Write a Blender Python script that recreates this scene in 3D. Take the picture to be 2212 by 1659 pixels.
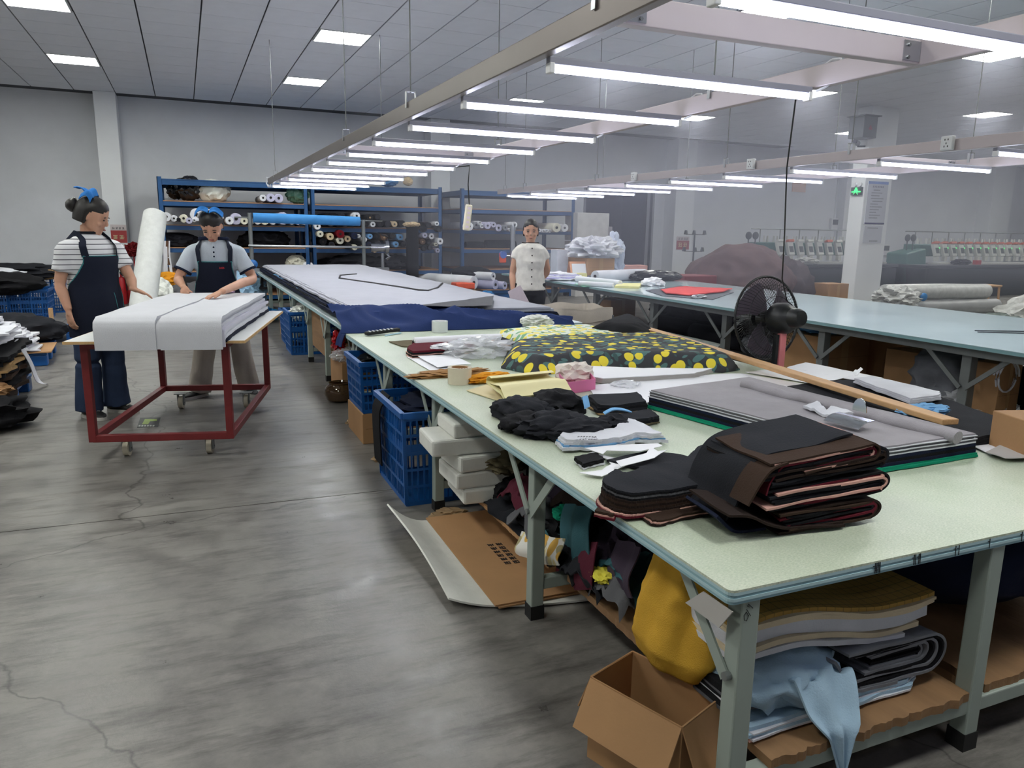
import bpy, bmesh, math, random
from mathutils import Vector, Matrix, noise

S = bpy.context.scene
for o in list(bpy.data.objects):
    bpy.data.objects.remove(o)
COL = S.collection

# ---------------------------------------------------------------- camera
FPX, CX, CY, CAMH = 1630.0, 1106.0, 829.5, 1.45
_Y = Vector((396 - CX, -(485 - CY), -FPX)).normalized()
_h = Vector((1, -0.0156, 0))
_U = _h.cross(_Y).normalized()
if _U.y < 0:
    _U = -_U
_X = _Y.cross(_U)
ROT = Matrix((_X, _Y, _U))
CAM = Vector((0, 0, CAMH))
cd = bpy.data.cameras.new('camera')
cd.sensor_width = 36.0
cd.lens = FPX / 2212.0 * 36.0
cd.clip_start = 0.05
cam = bpy.data.objects.new('camera', cd)
COL.objects.link(cam)
cam.matrix_world = Matrix.Translation(CAM) @ ROT.to_4x4()
S.camera = cam

# ---------------------------------------------------------------- world, exposure
w = bpy.data.worlds.new('world')
S.world = w
w.use_nodes = True
w.node_tree.nodes['Background'].inputs[0].default_value = (0.8, 0.85, 0.9, 1)
w.node_tree.nodes['Background'].inputs[1].default_value = 0.3
S.view_settings.view_transform = 'Standard'
S.view_settings.look = 'None'
S.view_settings.gamma = 1
S.view_settings.use_curve_mapping = False
S.view_settings.exposure = 0.25
TUBE_E, PANEL_E = 13.5, 38.0


# ---------------------------------------------------------------- pixel -> place
def _ray(px, py):
    return ROT @ Vector((px - CX, -(py - CY), -FPX))


def PZ(px, py, z=0.0):
    d = _ray(px, py)
    return CAM + d * ((z - CAMH) / d.z)


def PY(px, py, y):
    d = _ray(px, py)
    return CAM + d * (y / d.y)


def PX(px, py, x):
    d = _ray(px, py)
    return CAM + d * (x / d.x)


# ---------------------------------------------------------------- materials
def lin(c):
    r = []
    for v in c[:3]:
        v = v / 255.0
        r.append(v / 12.92 if v <= 0.04045 else ((v + 0.055) / 1.055) ** 2.4)
    return (r[0], r[1], r[2], 1)


MATS = {}


def nodes(name):
    m = bpy.data.materials.new(name)
    m.use_nodes = True
    nt = m.node_tree
    b = nt.nodes['Principled BSDF']
    return m, nt, b


def mixcol(nt, fac, a, b):
    n = nt.nodes.new('ShaderNodeMix')
    n.data_type = 'RGBA'
    for i, v in ((0, fac), (6, a), (7, b)):
        if hasattr(v, 'is_linked') or hasattr(v, 'links'):
            nt.links.new(v, n.inputs[i])
        elif i == 0:
            n.inputs[0].default_value = v
        else:
            n.inputs[i].default_value = v
    return n.outputs[2]


def texco(nt, scale=(1, 1, 1), rot=(0, 0, 0)):
    t = nt.nodes.new('ShaderNodeTexCoord')
    mp = nt.nodes.new('ShaderNodeMapping')
    mp.inputs['Scale'].default_value = scale
    mp.inputs['Rotation'].default_value = rot
    nt.links.new(t.outputs['Object'], mp.inputs[0])
    return mp.outputs[0]


def noise_n(nt, co, scale, detail=3, rough=0.5):
    n = nt.nodes.new('ShaderNodeTexNoise')
    n.inputs['Scale'].default_value = scale
    n.inputs['Detail'].default_value = detail
    n.inputs['Roughness'].default_value = rough
    nt.links.new(co, n.inputs['Vector'])
    return n.outputs[0]


def ramp(nt, fac, *stops):
    r = nt.nodes.new('ShaderNodeValToRGB')
    nt.links.new(fac, r.inputs[0])
    els = r.color_ramp.elements
    while len(els) < len(stops):
        els.new(0.5)
    for e, (p, c) in zip(els, stops):
        e.position = p
        e.color = c if len(c) == 4 else lin(c)
    return r.outputs[0]


def bumpit(nt, b, h, strength, dist=0.01):
    n = nt.nodes.new('ShaderNodeBump')
    n.inputs['Strength'].default_value = strength
    n.inputs['Distance'].default_value = dist
    nt.links.new(h, n.inputs['Height'])
    nt.links.new(n.outputs[0], b.inputs['Normal'])


def mat(name, col, rough=0.6, metal=0.0, var=0.12, scale=6.0, bump=0.0, bscale=60.0,
        spec=0.5, alpha=1.0, sheen=0.0, trans=0.0, stretch=(1, 1, 1), emit=0.0):
    if name in MATS:
        return MATS[name]
    m, nt, b = nodes(name)
    c = lin(col)
    co = texco(nt, stretch)
    if var > 0:
        f = noise_n(nt, co, scale, 4, 0.6)
        d = tuple(x * (1 - var) for x in c[:3]) + (1,)
        l = tuple(min(1, x * (1 + var)) for x in c[:3]) + (1,)
        nt.links.new(ramp(nt, f, (0.3, d), (0.7, l)), b.inputs['Base Color'])
    else:
        b.inputs['Base Color'].default_value = c
    b.inputs['Roughness'].default_value = rough
    b.inputs['Metallic'].default_value = metal
    b.inputs['Specular IOR Level'].default_value = spec
    if sheen:
        b.inputs['Sheen Weight'].default_value = sheen
    if trans:
        b.inputs['Transmission Weight'].default_value = trans
    if alpha < 1:
        b.inputs['Alpha'].default_value = alpha
    if bump:
        bumpit(nt, b, noise_n(nt, co, bscale, 3, 0.6), bump)
    if emit:
        b.inputs['Emission Color'].default_value = c
        b.inputs['Emission Strength'].default_value = emit
    MATS[name] = m
    return m


def cloth(name, col, var=0.1, sheen=0.0, rough=0.9, bump=0.25, bscale=180.0):
    return mat('cloth_' + name, col, rough=rough, var=var, scale=5, bump=bump, bscale=bscale, spec=0.15, sheen=sheen)


def emitter(name, col, e):
    m, nt, b = nodes(name)
    b.inputs['Base Color'].default_value = (0.8, 0.8, 0.8, 1)
    b.inputs['Emission Color'].default_value = lin(col)
    b.inputs['Emission Strength'].default_value = e
    MATS[name] = m
    return m


# ---------------------------------------------------------------- mesh helpers
WM = {}


def tag(o, label=None, cat=None, group=None, kind=None):
    if label:
        o['label'] = label
    if cat:
        o['category'] = cat
    if group:
        o['group'] = group
    if kind:
        o['kind'] = kind
    return o


def thing(name, label, cat, loc=(0, 0, 0), rotz=0.0, group=None, kind=None, parent=None):
    o = bpy.data.objects.new(name, None)
    o.empty_display_size = 0.1
    COL.objects.link(o)
    o.location = loc
    o.rotation_euler = (0, 0, rotz)
    WM[o.name] = Matrix.Translation(Vector(loc)) @ Matrix.Rotation(rotz, 4, 'Z')
    return tag(o, label, cat, group, kind)


class MB:
    def __init__(s):
        s.v = []
        s.f = []
        s.mi = []

    def add(s, vs, fs, mi=0):
        n = len(s.v)
        s.v += [Vector(p) for p in vs]
        s.f += [tuple(i + n for i in f) for f in fs]
        s.mi += [mi] * len(fs)
        return s

    def box(s, c, d, rot=None, mi=0):
        c = Vector(c)
        hx, hy, hz = d[0] / 2, d[1] / 2, d[2] / 2
        vs = [Vector((x, y, z)) for z in (-hz, hz) for y in (-hy, hy) for x in (-hx, hx)]
        if rot is not None:
            if not isinstance(rot, Matrix):
                rot = Matrix.Rotation(rot, 3, 'Z')
            vs = [rot @ v for v in vs]
        fs = [(0, 2, 3, 1), (4, 5, 7, 6), (0, 1, 5, 4), (2, 6, 7, 3), (0, 4, 6, 2), (1, 3, 7, 5)]
        return s.add([v + c for v in vs], fs, mi)

    def span(s, a, b, mi=0):
        a, b = Vector(a), Vector(b)
        return s.box((a + b) / 2, [abs(x) for x in (b - a)], None, mi)

    def bar(s, p, q, wd, ht, up=(0, 0, 1), mi=0):
        p, q = Vector(p), Vector(q)
        d = (q - p)
        L = d.length
        d.normalize()
        x = d.cross(Vector(up))
        if x.length < 1e-4:
            x = d.cross(Vector((1, 0, 0)))
        x.normalize()
        z = x.cross(d)
        R = Matrix((x, d, z)).transposed()
        return s.box((p + q) / 2, (wd, L, ht), R, mi)

    def rings(s, rs, cap=True, close=True, mi=0):
        n = len(rs[0])
        base = len(s.v)
        vs = [p for r in rs for p in r]
        fs = []
        for i in range(len(rs) - 1):
            for j in range(n if close else n - 1):
                k = (j + 1) % n
                fs.append((i * n + j, i * n + k, (i + 1) * n + k, (i + 1) * n + j))
        if cap and close:
            fs.append(tuple(reversed(range(n))))
            fs.append(tuple((len(rs) - 1) * n + j for j in range(n)))
        return s.add(vs, fs, mi)

    def tube(s, path, r, n=8, cap=True, mi=0, flat=1.0):
        path = [Vector(p) for p in path]
        rs = []
        up = Vector((0, 0, 1))
        for i, p in enumerate(path):
            d = (path[min(i + 1, len(path) - 1)] - path[max(i - 1, 0)])
            if d.length < 1e-6:
                d = Vector((0, 0, 1))
            d.normalize()
            x = d.cross(up)
            if x.length < 0.05:
                x = d.cross(Vector((1, 0, 0)))
            x.normalize()
            y = x.cross(d)
            rr = r[i] if isinstance(r, (list, tuple)) else r
            rs.append([p + (x * math.cos(a) + y * math.sin(a) * flat) * rr for a in [2 * math.pi * j / n for j in range(n)]])
        return s.rings(rs, cap, True, mi)

    def cyl(s, p, q, r, r2=None, n=16, mi=0):
        return s.tube([p, q], [r, r if r2 is None else r2], n, True, mi)

    def ell(s, c, r, n=14, m=8, mi=0, rot=None):
        c = Vector(c)
        rs = []
        for i in range(m + 1):
            t = math.pi * (i + 0.0) / m
            t = min(max(t, 0.02), math.pi - 0.02)
            ring = []
            for j in range(n):
                a = 2 * math.pi * j / n
                v = Vector((r[0] * math.sin(t) * math.cos(a), r[1] * math.sin(t) * math.sin(a), -r[2] * math.cos(t)))
                if rot is not None:
                    v = rot @ v
                ring.append(c + v)
            rs.append(ring)
        return s.rings(rs, True, True, mi)

    def lathe(s, prof, c, n=20, mi=0, cap=True):
        c = Vector(c)
        rs = [[c + Vector((r * math.cos(2 * math.pi * j / n), r * math.sin(2 * math.pi * j / n), z)) for j in range(n)] for r, z in prof]
        return s.rings(rs, cap, True, mi)

    def prism(s, pts, z0, z1, mi=0):
        a = 0.0
        for i in range(len(pts)):
            p, q = pts[i], pts[(i + 1) % len(pts)]
            a += p[0] * q[1] - q[0] * p[1]
        if a < 0:
            pts = list(reversed(pts))
        n = len(pts)
        lo = [(p[0], p[1], z0) for p in pts]
        hi = [(p[0], p[1], z1) for p in pts]
        fs = [tuple(reversed(range(n))), tuple(range(n, 2 * n))] + [(i, (i + 1) % n, n + (i + 1) % n, n + i) for i in range(n)]
        return s.add(lo + hi, fs, mi)

    def grid(s, fn, nu, nv, th=0.0, mi=0):
        top = [[Vector(fn(u / nu, v / nv)) for v in range(nv + 1)] for u in range(nu + 1)]
        W = nv + 1
        vs = [p for r in top for p in r]
        N = len(vs)
        fs = [(i * W + j, (i + 1) * W + j, (i + 1) * W + j + 1, i * W + j + 1) for i in range(nu) for j in range(nv)]
        if th:
            nor = []
            for i in range(nu + 1):
                for j in range(nv + 1):
                    a = top[min(i + 1, nu)][j] - top[max(i - 1, 0)][j]
                    b = top[i][min(j + 1, nv)] - top[i][max(j - 1, 0)]
                    c = a.cross(b)
                    nor.append(c.normalized() if c.length > 1e-9 else Vector((0, 0, 1)))
            vs = vs + [v - k * th for v, k in zip(vs, nor)]
            fs += [tuple(reversed([x + N for x in f])) for f in fs]
            edge = [i * W for i in range(nu + 1)] + [nu * W + j for j in range(1, nv + 1)] + [i * W + nv for i in range(nu - 1, -1, -1)] + [j for j in range(nv - 1, 0, -1)]
            for k in range(len(edge)):
                a, b = edge[k], edge[(k + 1) % len(edge)]
                fs.append((b, a, a + N, b + N))
        return s.add(vs, fs, mi)

    def jitter(s, amp, freq, seed=0, z=True, keep=None):
        o = Vector((seed * 3.7, seed * 1.3, seed * 7.1))
        for i, v in enumerate(s.v):
            if keep and keep(v):
                continue
            d = noise.noise_vector(v * freq + o) * amp
            if not z:
                d.z = 0
            s.v[i] = v + d
        return s

    def floor_at(s, z):
        for v in s.v:
            if v.z < z:
                v.z = z
        return s

    def build(s, name, m, parent=None, smooth=False, bevel=0.0, sub=0, local=False, label=None, cat=None, group=None, kind=None, angle=40):
        me = bpy.data.meshes.new(name)
        vs = s.v
        org = Vector((0, 0, 0))
        if parent is not None:
            if not local:
                inv = WM[parent.name].inverted()
                vs = [inv @ v for v in vs]
        else:
            lo = Vector((min(v.x for v in vs), min(v.y for v in vs), min(v.z for v in vs)))
            hi = Vector((max(v.x for v in vs), max(v.y for v in vs), max(v.z for v in vs)))
            org = Vector(((lo.x + hi.x) / 2, (lo.y + hi.y) / 2, lo.z))
            vs = [v - org for v in vs]
        me.from_pydata([tuple(v) for v in vs], [], s.f)
        ms = m if isinstance(m, (list, tuple)) else [m]
        for x in ms:
            me.materials.append(x)
        if len(ms) > 1:
            me.polygons.foreach_set('material_index', s.mi)
        bm = bmesh.new()
        bm.from_mesh(me)
        bmesh.ops.recalc_face_normals(bm, faces=bm.faces)
        bm.to_mesh(me)
        bm.free()
        if smooth:
            me.polygons.foreach_set('use_smooth', [True] * len(me.polygons))
            if smooth != 'all':
                me.set_sharp_from_angle(angle=math.radians(angle))
        me.update()
        o = bpy.data.objects.new(name, me)
        COL.objects.link(o)
        if parent is not None:
            o.parent = parent
            WM[o.name] = WM[parent.name]
        else:
            o.location = org
            WM[o.name] = Matrix.Translation(org)
        if bevel:
            b = o.modifiers.new('bevel', 'BEVEL')
            b.width = bevel
            b.segments = 2
            b.limit_method = 'ANGLE'
        if sub:
            b = o.modifiers.new('sub', 'SUBSURF')
            b.levels = sub
            b.render_levels = sub
        return tag(o, label, cat, group, kind)


def dup(o, loc=None, rotz=None, label=None, group=None, parent=None, mats=None):
    c = o.copy()
    COL.objects.link(c)
    if parent is not None:
        c.parent = parent
    M = WM[o.name]
    if loc is not None:
        c.location = loc
        if rotz is not None:
            c.rotation_euler = (0, 0, rotz)
        M = Matrix.Translation(Vector(loc)) @ Matrix.Rotation(c.rotation_euler.z, 4, 'Z')
    if parent is not None:
        M = WM[parent.name]
    WM[c.name] = M
    if label:
        c['label'] = label
    if group:
        c['group'] = group
    for ch in list(o.children):
        dup(ch, parent=c)
    return c


def remesh(objs_mb, name, m, parent, voxel, smooth_it=6, sub=0):
    """several closed pieces of one MB grown together into one skin"""
    o = objs_mb.build(name, m, parent, smooth='all')
    r = o.modifiers.new('r', 'REMESH')
    r.mode = 'VOXEL'
    r.voxel_size = voxel
    if smooth_it:
        sm = o.modifiers.new('s', 'SMOOTH')
        sm.iterations = smooth_it
        sm.factor = 0.5
    dg = bpy.context.evaluated_depsgraph_get()
    me = bpy.data.meshes.new_from_object(o.evaluated_get(dg))
    o.modifiers.clear()
    old = o.data
    o.data = me
    bpy.data.meshes.remove(old)
    if not me.materials:
        me.materials.append(m if not isinstance(m, (list, tuple)) else m[0])
    me.polygons.foreach_set('use_smooth', [True] * len(me.polygons))
    return o


# polygon sheet with waves, given world xy outline
def sheet(pts, z, th=0.003, wave=0.0, freq=6.0, seed=1, cuts=3, up=None):
    bm = bmesh.new()
    vs = [bm.verts.new((p[0], p[1], 0)) for p in pts]
    f = bm.faces.new(vs)
    if wave:
        bmesh.ops.triangulate(bm, faces=[f])
        for _ in range(cuts):
            bmesh.ops.subdivide_edges(bm, edges=bm.edges[:], cuts=1, use_grid_fill=True)
    mb = MB()
    o = Vector((seed * 2.1, seed * 5.3, 0))
    bm.verts.ensure_lookup_table()
    top = []
    for v in bm.verts:
        zz = z + th
        if wave:
            zz += wave * (0.5 + 0.5 * noise.noise(v.co * freq + o)) + wave * 0.35 * noise.noise(v.co * freq * 2.7 + o)
        if up:
            zz += up(v.co.x, v.co.y)
        top.append(Vector((v.co.x, v.co.y, zz)))
    n = len(top)
    bm.verts.index_update()
    fs = []
    for f in bm.faces:
        if f.normal.z < 0:
            f.normal_flip()
        fs.append(tuple(v.index for v in f.verts))
    bnd = [e for e in bm.edges if len(e.link_faces) == 1]
    sides = []
    for e in bnd:
        a, b = [v.index for v in e.verts]
        sides.append((a, b, b + n, a + n))
    bot = [p - Vector((0, 0, th)) for p in top]
    mb.add(top + bot, fs + [tuple(reversed([i + n for i in f])) for f in fs] + sides)
    bm.free()
    return mb


def pxs(pts, z):
    return [tuple(PZ(x, y, z))[:2] for x, y in pts]


def lump(c, r, amp=0.25, freq=2.2, seed=1, base=None, sub=4, ridge=True, rot=0.0):
    bm = bmesh.new()
    bmesh.ops.create_icosphere(bm, subdivisions=sub, radius=1.0)
    mb = MB()
    o = Vector((seed * 4.1, seed * 2.3, seed * 1.7))
    vs = []
    R = Matrix.Rotation(rot, 3, 'Z')
    for v in bm.verts:
        n = noise.noise(v.co * freq + o)
        if ridge:
            n = 1 - 2 * abs(n) - 0.4
            n += 0.5 * (0.5 - abs(noise.noise(v.co * freq * 2.3 + o)) * 2)
        k = 1 + amp * n
        p = R @ Vector((v.co.x * r[0] * k, v.co.y * r[1] * k, v.co.z * r[2] * k)) + Vector(c)
        if base is not None and p.z < base:
            p.z = base + (p.z - base) * 0.0
        vs.append(p)
    mb.add(vs, [tuple(v.index for v in f.verts) for f in bm.faces])
    bm.free()
    return mb


def ribbon(path, th, org, uax, vax, depth, nv=8, amp=0.0, seed=1, shear=None):
    """cloth following a 2d path (u along uax, w up), drawn out along vax; closed solid"""
    u0, v0 = Vector(uax), Vector(vax)
    org = Vector(org)
    P = []
    # smooth path with catmull-rom
    n = len(path)
    for i in range(n - 1):
        p0, p1, p2, p3 = path[max(i - 1, 0)], path[i], path[i + 1], path[min(i + 2, n - 1)]
        for k in range(6):
            t = k / 6
            q = []
            for a in (0, 1):
                q.append(0.5 * (2 * p1[a] + (p2[a] - p0[a]) * t + (2 * p0[a] - 5 * p1[a] + 4 * p2[a] - p3[a]) * t * t + (3 * p1[a] - p0[a] - 3 * p2[a] + p3[a]) * t ** 3))
            P.append(q)
    P.append(list(path[-1]))
    mb = MB()

    def fn(a, b):
        q = P[min(int(round(a * (len(P) - 1))), len(P) - 1)]
        v = b * depth
        p = org + u0 * q[0] + v0 * v + Vector((0, 0, q[1]))
        if amp:
            p += noise.noise_vector(p * 7 + Vector((seed, 0, 0))) * amp
        if shear:
            p += shear(a, b)
        return p
    mb.grid(fn, len(P) - 1, nv, th)
    return mb


random.seed(7)
# ================================================================ the room
def concrete():
    m, nt, b = nodes('polished_concrete')
    co = texco(nt)
    big = noise_n(nt, co, 0.9, 5, 0.65)
    mid = noise_n(nt, co, 4.5, 6, 0.7)
    fine = noise_n(nt, co, 60, 3, 0.7)
    c1 = ramp(nt, big, (0.32, (92, 89, 86)), (0.55, (118, 115, 111)), (0.72, (140, 136, 130)))
    c2 = ramp(nt, mid, (0.3, (78, 75, 73)), (0.6, (134, 130, 125)))
    c = mixcol(nt, 0.55, c1, c2)
    # dark scuffs
    st = texco(nt, (1.2, 6, 1), (0, 0, 0.5))
    sc = ramp(nt, noise_n(nt, st, 1.7, 6, 0.75), (0.34, (0.35, 0.34, 0.33, 1)), (0.52, (1, 1, 1, 1)))
    mul = nt.nodes.new('ShaderNodeMix')
    mul.data_type = 'RGBA'
    mul.blend_type = 'MULTIPLY'
    mul.inputs[0].default_value = 0.75
    nt.links.new(c, mul.inputs[6])
    nt.links.new(sc, mul.inputs[7])
    # cracks
    vo = nt.nodes.new('ShaderNodeTexVoronoi')
    vo.feature = 'DISTANCE_TO_EDGE'
    vo.inputs['Scale'].default_value = 0.42
    wob = nt.nodes.new('ShaderNodeVectorMath')
    wob.operation = 'MULTIPLY_ADD'
    nn = nt.nodes.new('ShaderNodeTexNoise')
    nn.inputs['Scale'].default_value = 3.0
    nn.inputs['Detail'].default_value = 5
    nt.links.new(co, nn.inputs['Vector'])
    nt.links.new(nn.outputs['Color'], wob.inputs[0])
    wob.inputs[1].default_value = (0.35, 0.35, 0.0)
    nt.links.new(co, wob.inputs[2])
    nt.links.new(wob.outputs[0], vo.inputs['Vector'])
    ck = ramp(nt, vo.outputs['Distance'], (0.0, (0.3, 0.3, 0.3, 1)), (0.0035, (1, 1, 1, 1)))
    m2 = nt.nodes.new('ShaderNodeMix')
    m2.data_type = 'RGBA'
    m2.blend_type = 'MULTIPLY'
    m2.inputs[0].default_value = 0.8
    nt.links.new(mul.outputs[2], m2.inputs[6])
    nt.links.new(ck, m2.inputs[7])
    nt.links.new(m2.outputs[2], b.inputs['Base Color'])
    rr = ramp(nt, mid, (0.3, (0.26, 0.26, 0.26, 1)), (0.7, (0.5, 0.5, 0.5, 1)))
    nt.links.new(rr, b.inputs['Roughness'])
    b.inputs['Specular IOR Level'].default_value = 0.45
    bumpit(nt, b, fine, 0.06)
    MATS['concrete'] = m
    return m


M_CON = concrete()
M_WALL = mat('plaster_white', (222, 224, 228), 0.85, var=0.05, scale=1.3, bump=0.05, bscale=30)
M_COLM = mat('column_paint', (230, 232, 234), 0.6, var=0.03, scale=2)
M_TILE = mat('ceiling_tile', (226, 228, 234), 0.9, var=0.03, scale=3, bump=0.08, bscale=220)
M_DARK = mat('dark_void', (30, 30, 34), 0.9, var=0)
M_SLAB = mat('ceiling_slab', (70, 72, 76), 0.9, var=0)

fl = thing('floor', 'grey polished concrete factory floor with scuffs and joints', 'floor', kind='structure')
MB().span((-7, -4, -0.2), (29, 20, -0.012)).build('joint_bed', M_DARK, fl)
# saw-cut joints follow the one seen left of the long table
ja, jb = PZ(0, 1150), PZ(790, 1078)
jy = lambda x, k: ja.y + (jb.y - ja.y) / (jb.x - ja.x) * 0.35 * (x - ja.x) + k
xs = [-7, -1.75, 5.0, 11.5, 18, 29]
ks = [-8, 0, 5.6, 11.2, 18]
for i in range(len(xs) - 1):
    for j in range(len(ks) - 1):
        g = 0.004
        a, c = xs[i] + g, xs[i + 1] - g
        MB().prism([(a, jy(a, ks[j]) + g), (c, jy(c, ks[j]) + g), (c, jy(c, ks[j + 1]) - g), (a, jy(a, ks[j + 1]) - g)], -0.1, 0.0).build('slab', M_CON, fl)

WY = lambda x: 17.02 + 0.042 * x          # inner face of the back wall
HC = 3.82
wb = thing('wall_back', 'grey white plastered back wall', 'wall', kind='structure')


def wallseg(x0, x1, z0, z1):
    return MB().prism([(x0, WY(x0)), (x1, WY(x1)), (x1, WY(x1) + 0.25), (x0, WY(x0) + 0.25)], z0, z1)


D0, D1, DH = 9.45, 11.5, 2.55
for a in ((-7, D0, 0, 4), (D1, 29, 0, 4), (D0, D1, DH, 4)):
    wallseg(*a).build('wall_panel', M_WALL, wb)
for nm, a, c in (('wall_left', (-7.2, -4, 0), (-7, 17, 4)), ('wall_right', (28.8, -4, 0), (29, 18.6, 4)), ('wall_front', (-7, -4.2, 0), (29, -4, 4))):
    MB().span(a, c).build(nm, M_WALL, kind='structure')
d1 = thing('door_1', 'dark open doorway in the back wall', 'doorway', (10.4, WY(10.4), 0), kind='structure')
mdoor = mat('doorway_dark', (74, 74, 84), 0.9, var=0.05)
mb = MB()
mb.span((D0, WY(D0) + 1.6, 0), (D1, WY(D1) + 1.7, DH))
mb.span((D0 - 0.1, WY(D0) + 0.26, 0), (D0, WY(D0) + 1.7, DH)).span((D1, WY(D1) + 0.26, 0), (D1 + 0.1, WY(D1) + 1.7, DH))
mb.span((D0, WY(D0) + 0.26, DH), (D1, WY(D1) + 1.7, DH + 0.1))
mb.build('recess', mdoor, d1)
mb = MB()
mb.span((D0 - 0.06, WY(D0) - 0.02, 0), (D0, WY(D0) + 0.1, DH + 0.06)).span((D1, WY(D1) - 0.02, 0), (D1 + 0.06, WY(D1) + 0.1, DH + 0.06)).span((D0, WY(D0) - 0.02, DH), (D1, WY(D0) + 0.1, DH + 0.06))
mb.build('door_frame', mat('door_frame_grey', (140, 142, 148), 0.5), d1)

n = 0
for x0, x1, dy in ((-1.37, -1.0, 0.56), (5.15, 5.6, 0.5), (11.9, 12.5, 0.5), (24.9, 25.9, 0.5), (18.3, 18.8, 0.3)):
    n += 1
    MB().span((x0, WY(x0) - dy, 0), (x1, WY(x0) + 0.02, HC)).build('trim_%d' % n, M_COLM, bevel=0.01, kind='structure', label='square white pilaster standing out from the back wall')
MB().span((11.97, 11.0, 0), (12.66, 11.34, HC)).build('trim_6', M_COLM, bevel=0.012, kind='structure', label='free standing white square column near the embroidery machines')

# ---------------------------------------------------------------- ceiling
ce = thing('ceiling', 'suspended ceiling of square grey white tiles', 'ceiling', kind='structure')
MB().span((-7, -4, HC + 0.02), (29, 19, HC + 0.2)).build('ceiling_slab', M_SLAB, ce)
TX, TY = 0.67, 0.655
tx0, ty0 = -0.33, 9.97
sh = 0.03
PANELS = [(-2, 0), (-2, 5), (3, 0), (3, 5), (9, -5), (9, 0), (9, 5), (15, -5), (15, 0), (15, 5), (22, 0), (22, -5), (22, 5), (3, -5), (-2, -5), (9, -10), (15, -10), (-2, -10), (-7, -10), (-7, -5), (-7, 0), (15, -15), (-2, -15), (9, -15), (3, -15),  (28, 0), (28, 5), (28, -5), (35, 0), (35, 5)]  # near-end, left and far-right panels are added to brighten the hall
tiles = []
for i in range(-8, 42):
    for j in range(-10, 12):
        x, y = tx0 + i * TX, ty0 + j * TY
        yy = y + sh * (x + TX / 2)
        if yy + TY > WY(x) - 0.02 or x + TX > 28.7 or (i, j) in PANELS:
            continue
        c = Vector((x + TX / 2, yy + TY / 2, HC))
        q = ROT.transposed() @ (c - CAM)
        if q.z > -0.5:
            continue
        u, v = CX + FPX * q.x / -q.z, CY - FPX * q.y / -q.z
        vis = -140 < u < 2350 and v > -160
        tiles.append((0 if vis else 1, (c - CAM).length, x, yy))


def tile_mb(x, y):
    g, h = 0.009, 0.004
    mb = MB()
    a, bb = x + g, x + TX - g
    s0, s1 = sh * g, sh * (TX - g)
    mb.prism([(a, y + s0 + h), (bb, y + s1 + h), (bb, y + s1 + TY - h), (a, y + s0 + TY - h)], HC, HC + 0.015)
    return mb


tiles.sort()
proto = None
for k, (v, d, x, y) in enumerate(tiles):
    if k < 290:
        if proto is None:
            proto = tile_mb(0, 0).build('ceiling_tile', M_TILE, ce)
            proto.location = (x, y, 0)
        else:
            c = proto.copy()
            COL.objects.link(c)
            c.location = (x, y, 0)
    else:
        if k == 290:
            rest = MB()
        t = tile_mb(x, y)
        rest.add(t.v, t.f)
rest.build('far_ceiling_tiles', M_TILE, ce, kind='stuff')

M_PAN = emitter('panel_glow', (250, 252, 245), PANEL_E)
M_WHT = mat('white_enamel', (225, 226, 228), 0.35, var=0)
M_ALU = mat('aluminium', (170, 172, 176), 0.3, 0.9, var=0.04)
pan = None
rowname = {0: 'over the middle of the hall', 5: 'nearest the back wall', -5: 'over the near tables', -10: 'added out of view, near end', -15: 'added out of view, near end', -19: 'added out of view, near end'}
for (i, j) in PANELS:
    x, y = tx0 + i * TX + TX / 2, ty0 + j * TY + TY / 2
    y += sh * x
    loc = (x, y, HC - 0.012)
    lab = 'square white glowing panel light set into the tiled ceiling ' + rowname[j]
    if pan is None:
        pan = thing('panel_light', lab, 'ceiling light', loc, 0, 'square ceiling panel lights')
        mb = MB()
        a, e = 0.318, 0.305
        for sx in (-1, 1):
            mb.span((sx * e, -a, 0), (sx * a, a, 0.03)).span((-e, sx * e, 0), (e, sx * a, 0.03))
        mb.build('frame', M_WHT, pan, local=True)
        MB().span((-e, -e, 0.004), (e, e, 0.02)).build('diffuser', M_PAN, pan, local=True)
    else:
        dup(pan, loc, 0, lab)

# ---------------------------------------------------------------- hanging light tracks
M_BEAM_SHADED = mat('beam_steel_shaded', (118, 110, 106), 0.38, 0.6, var=0.06, scale=2)  # darker steel, shade of the unlit left beam put into the colour
M_TUBE = emitter('tube_glow', (224, 229, 255), TUBE_E)
M_BATT = mat('batten_grey', (150, 150, 164), 0.5, var=0)
M_BEAM_LIT = mat('beam_steel_lit', (186, 176, 178), 0.45, 0.25, var=0.05, scale=2)  # same steel paler, tube light on the beams put into the colour
M_STEEL0 = mat('bolt_steel', (120, 122, 124), 0.4, 0.8, var=0)
M_CABW = mat('white_cable', (215, 216, 222), 0.5, var=0)
M_CABK = mat('black_cable', (22, 22, 24), 0.5, var=0)


def tube_proto(L):
    t = thing('tube_light', 'x', 'tube light')
    MB().span((0, -0.016, 0.024), (L, 0.016, 0.05)).build('batten', M_BATT, t, local=True, bevel=0.004)
    mb = MB()
    mb.cyl((0.02, 0, 0.012), (L - 0.02, 0, 0.012), 0.0135, n=12)
    mb.build('tube', M_TUBE, t, local=True, smooth=True)
    for x in (0, L - 0.02):
        MB().span((x, -0.018, -0.005), (x + 0.02, 0.018, 0.03)).build('end_cap', M_WHT, t, local=True, bevel=0.003)
    return t


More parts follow.
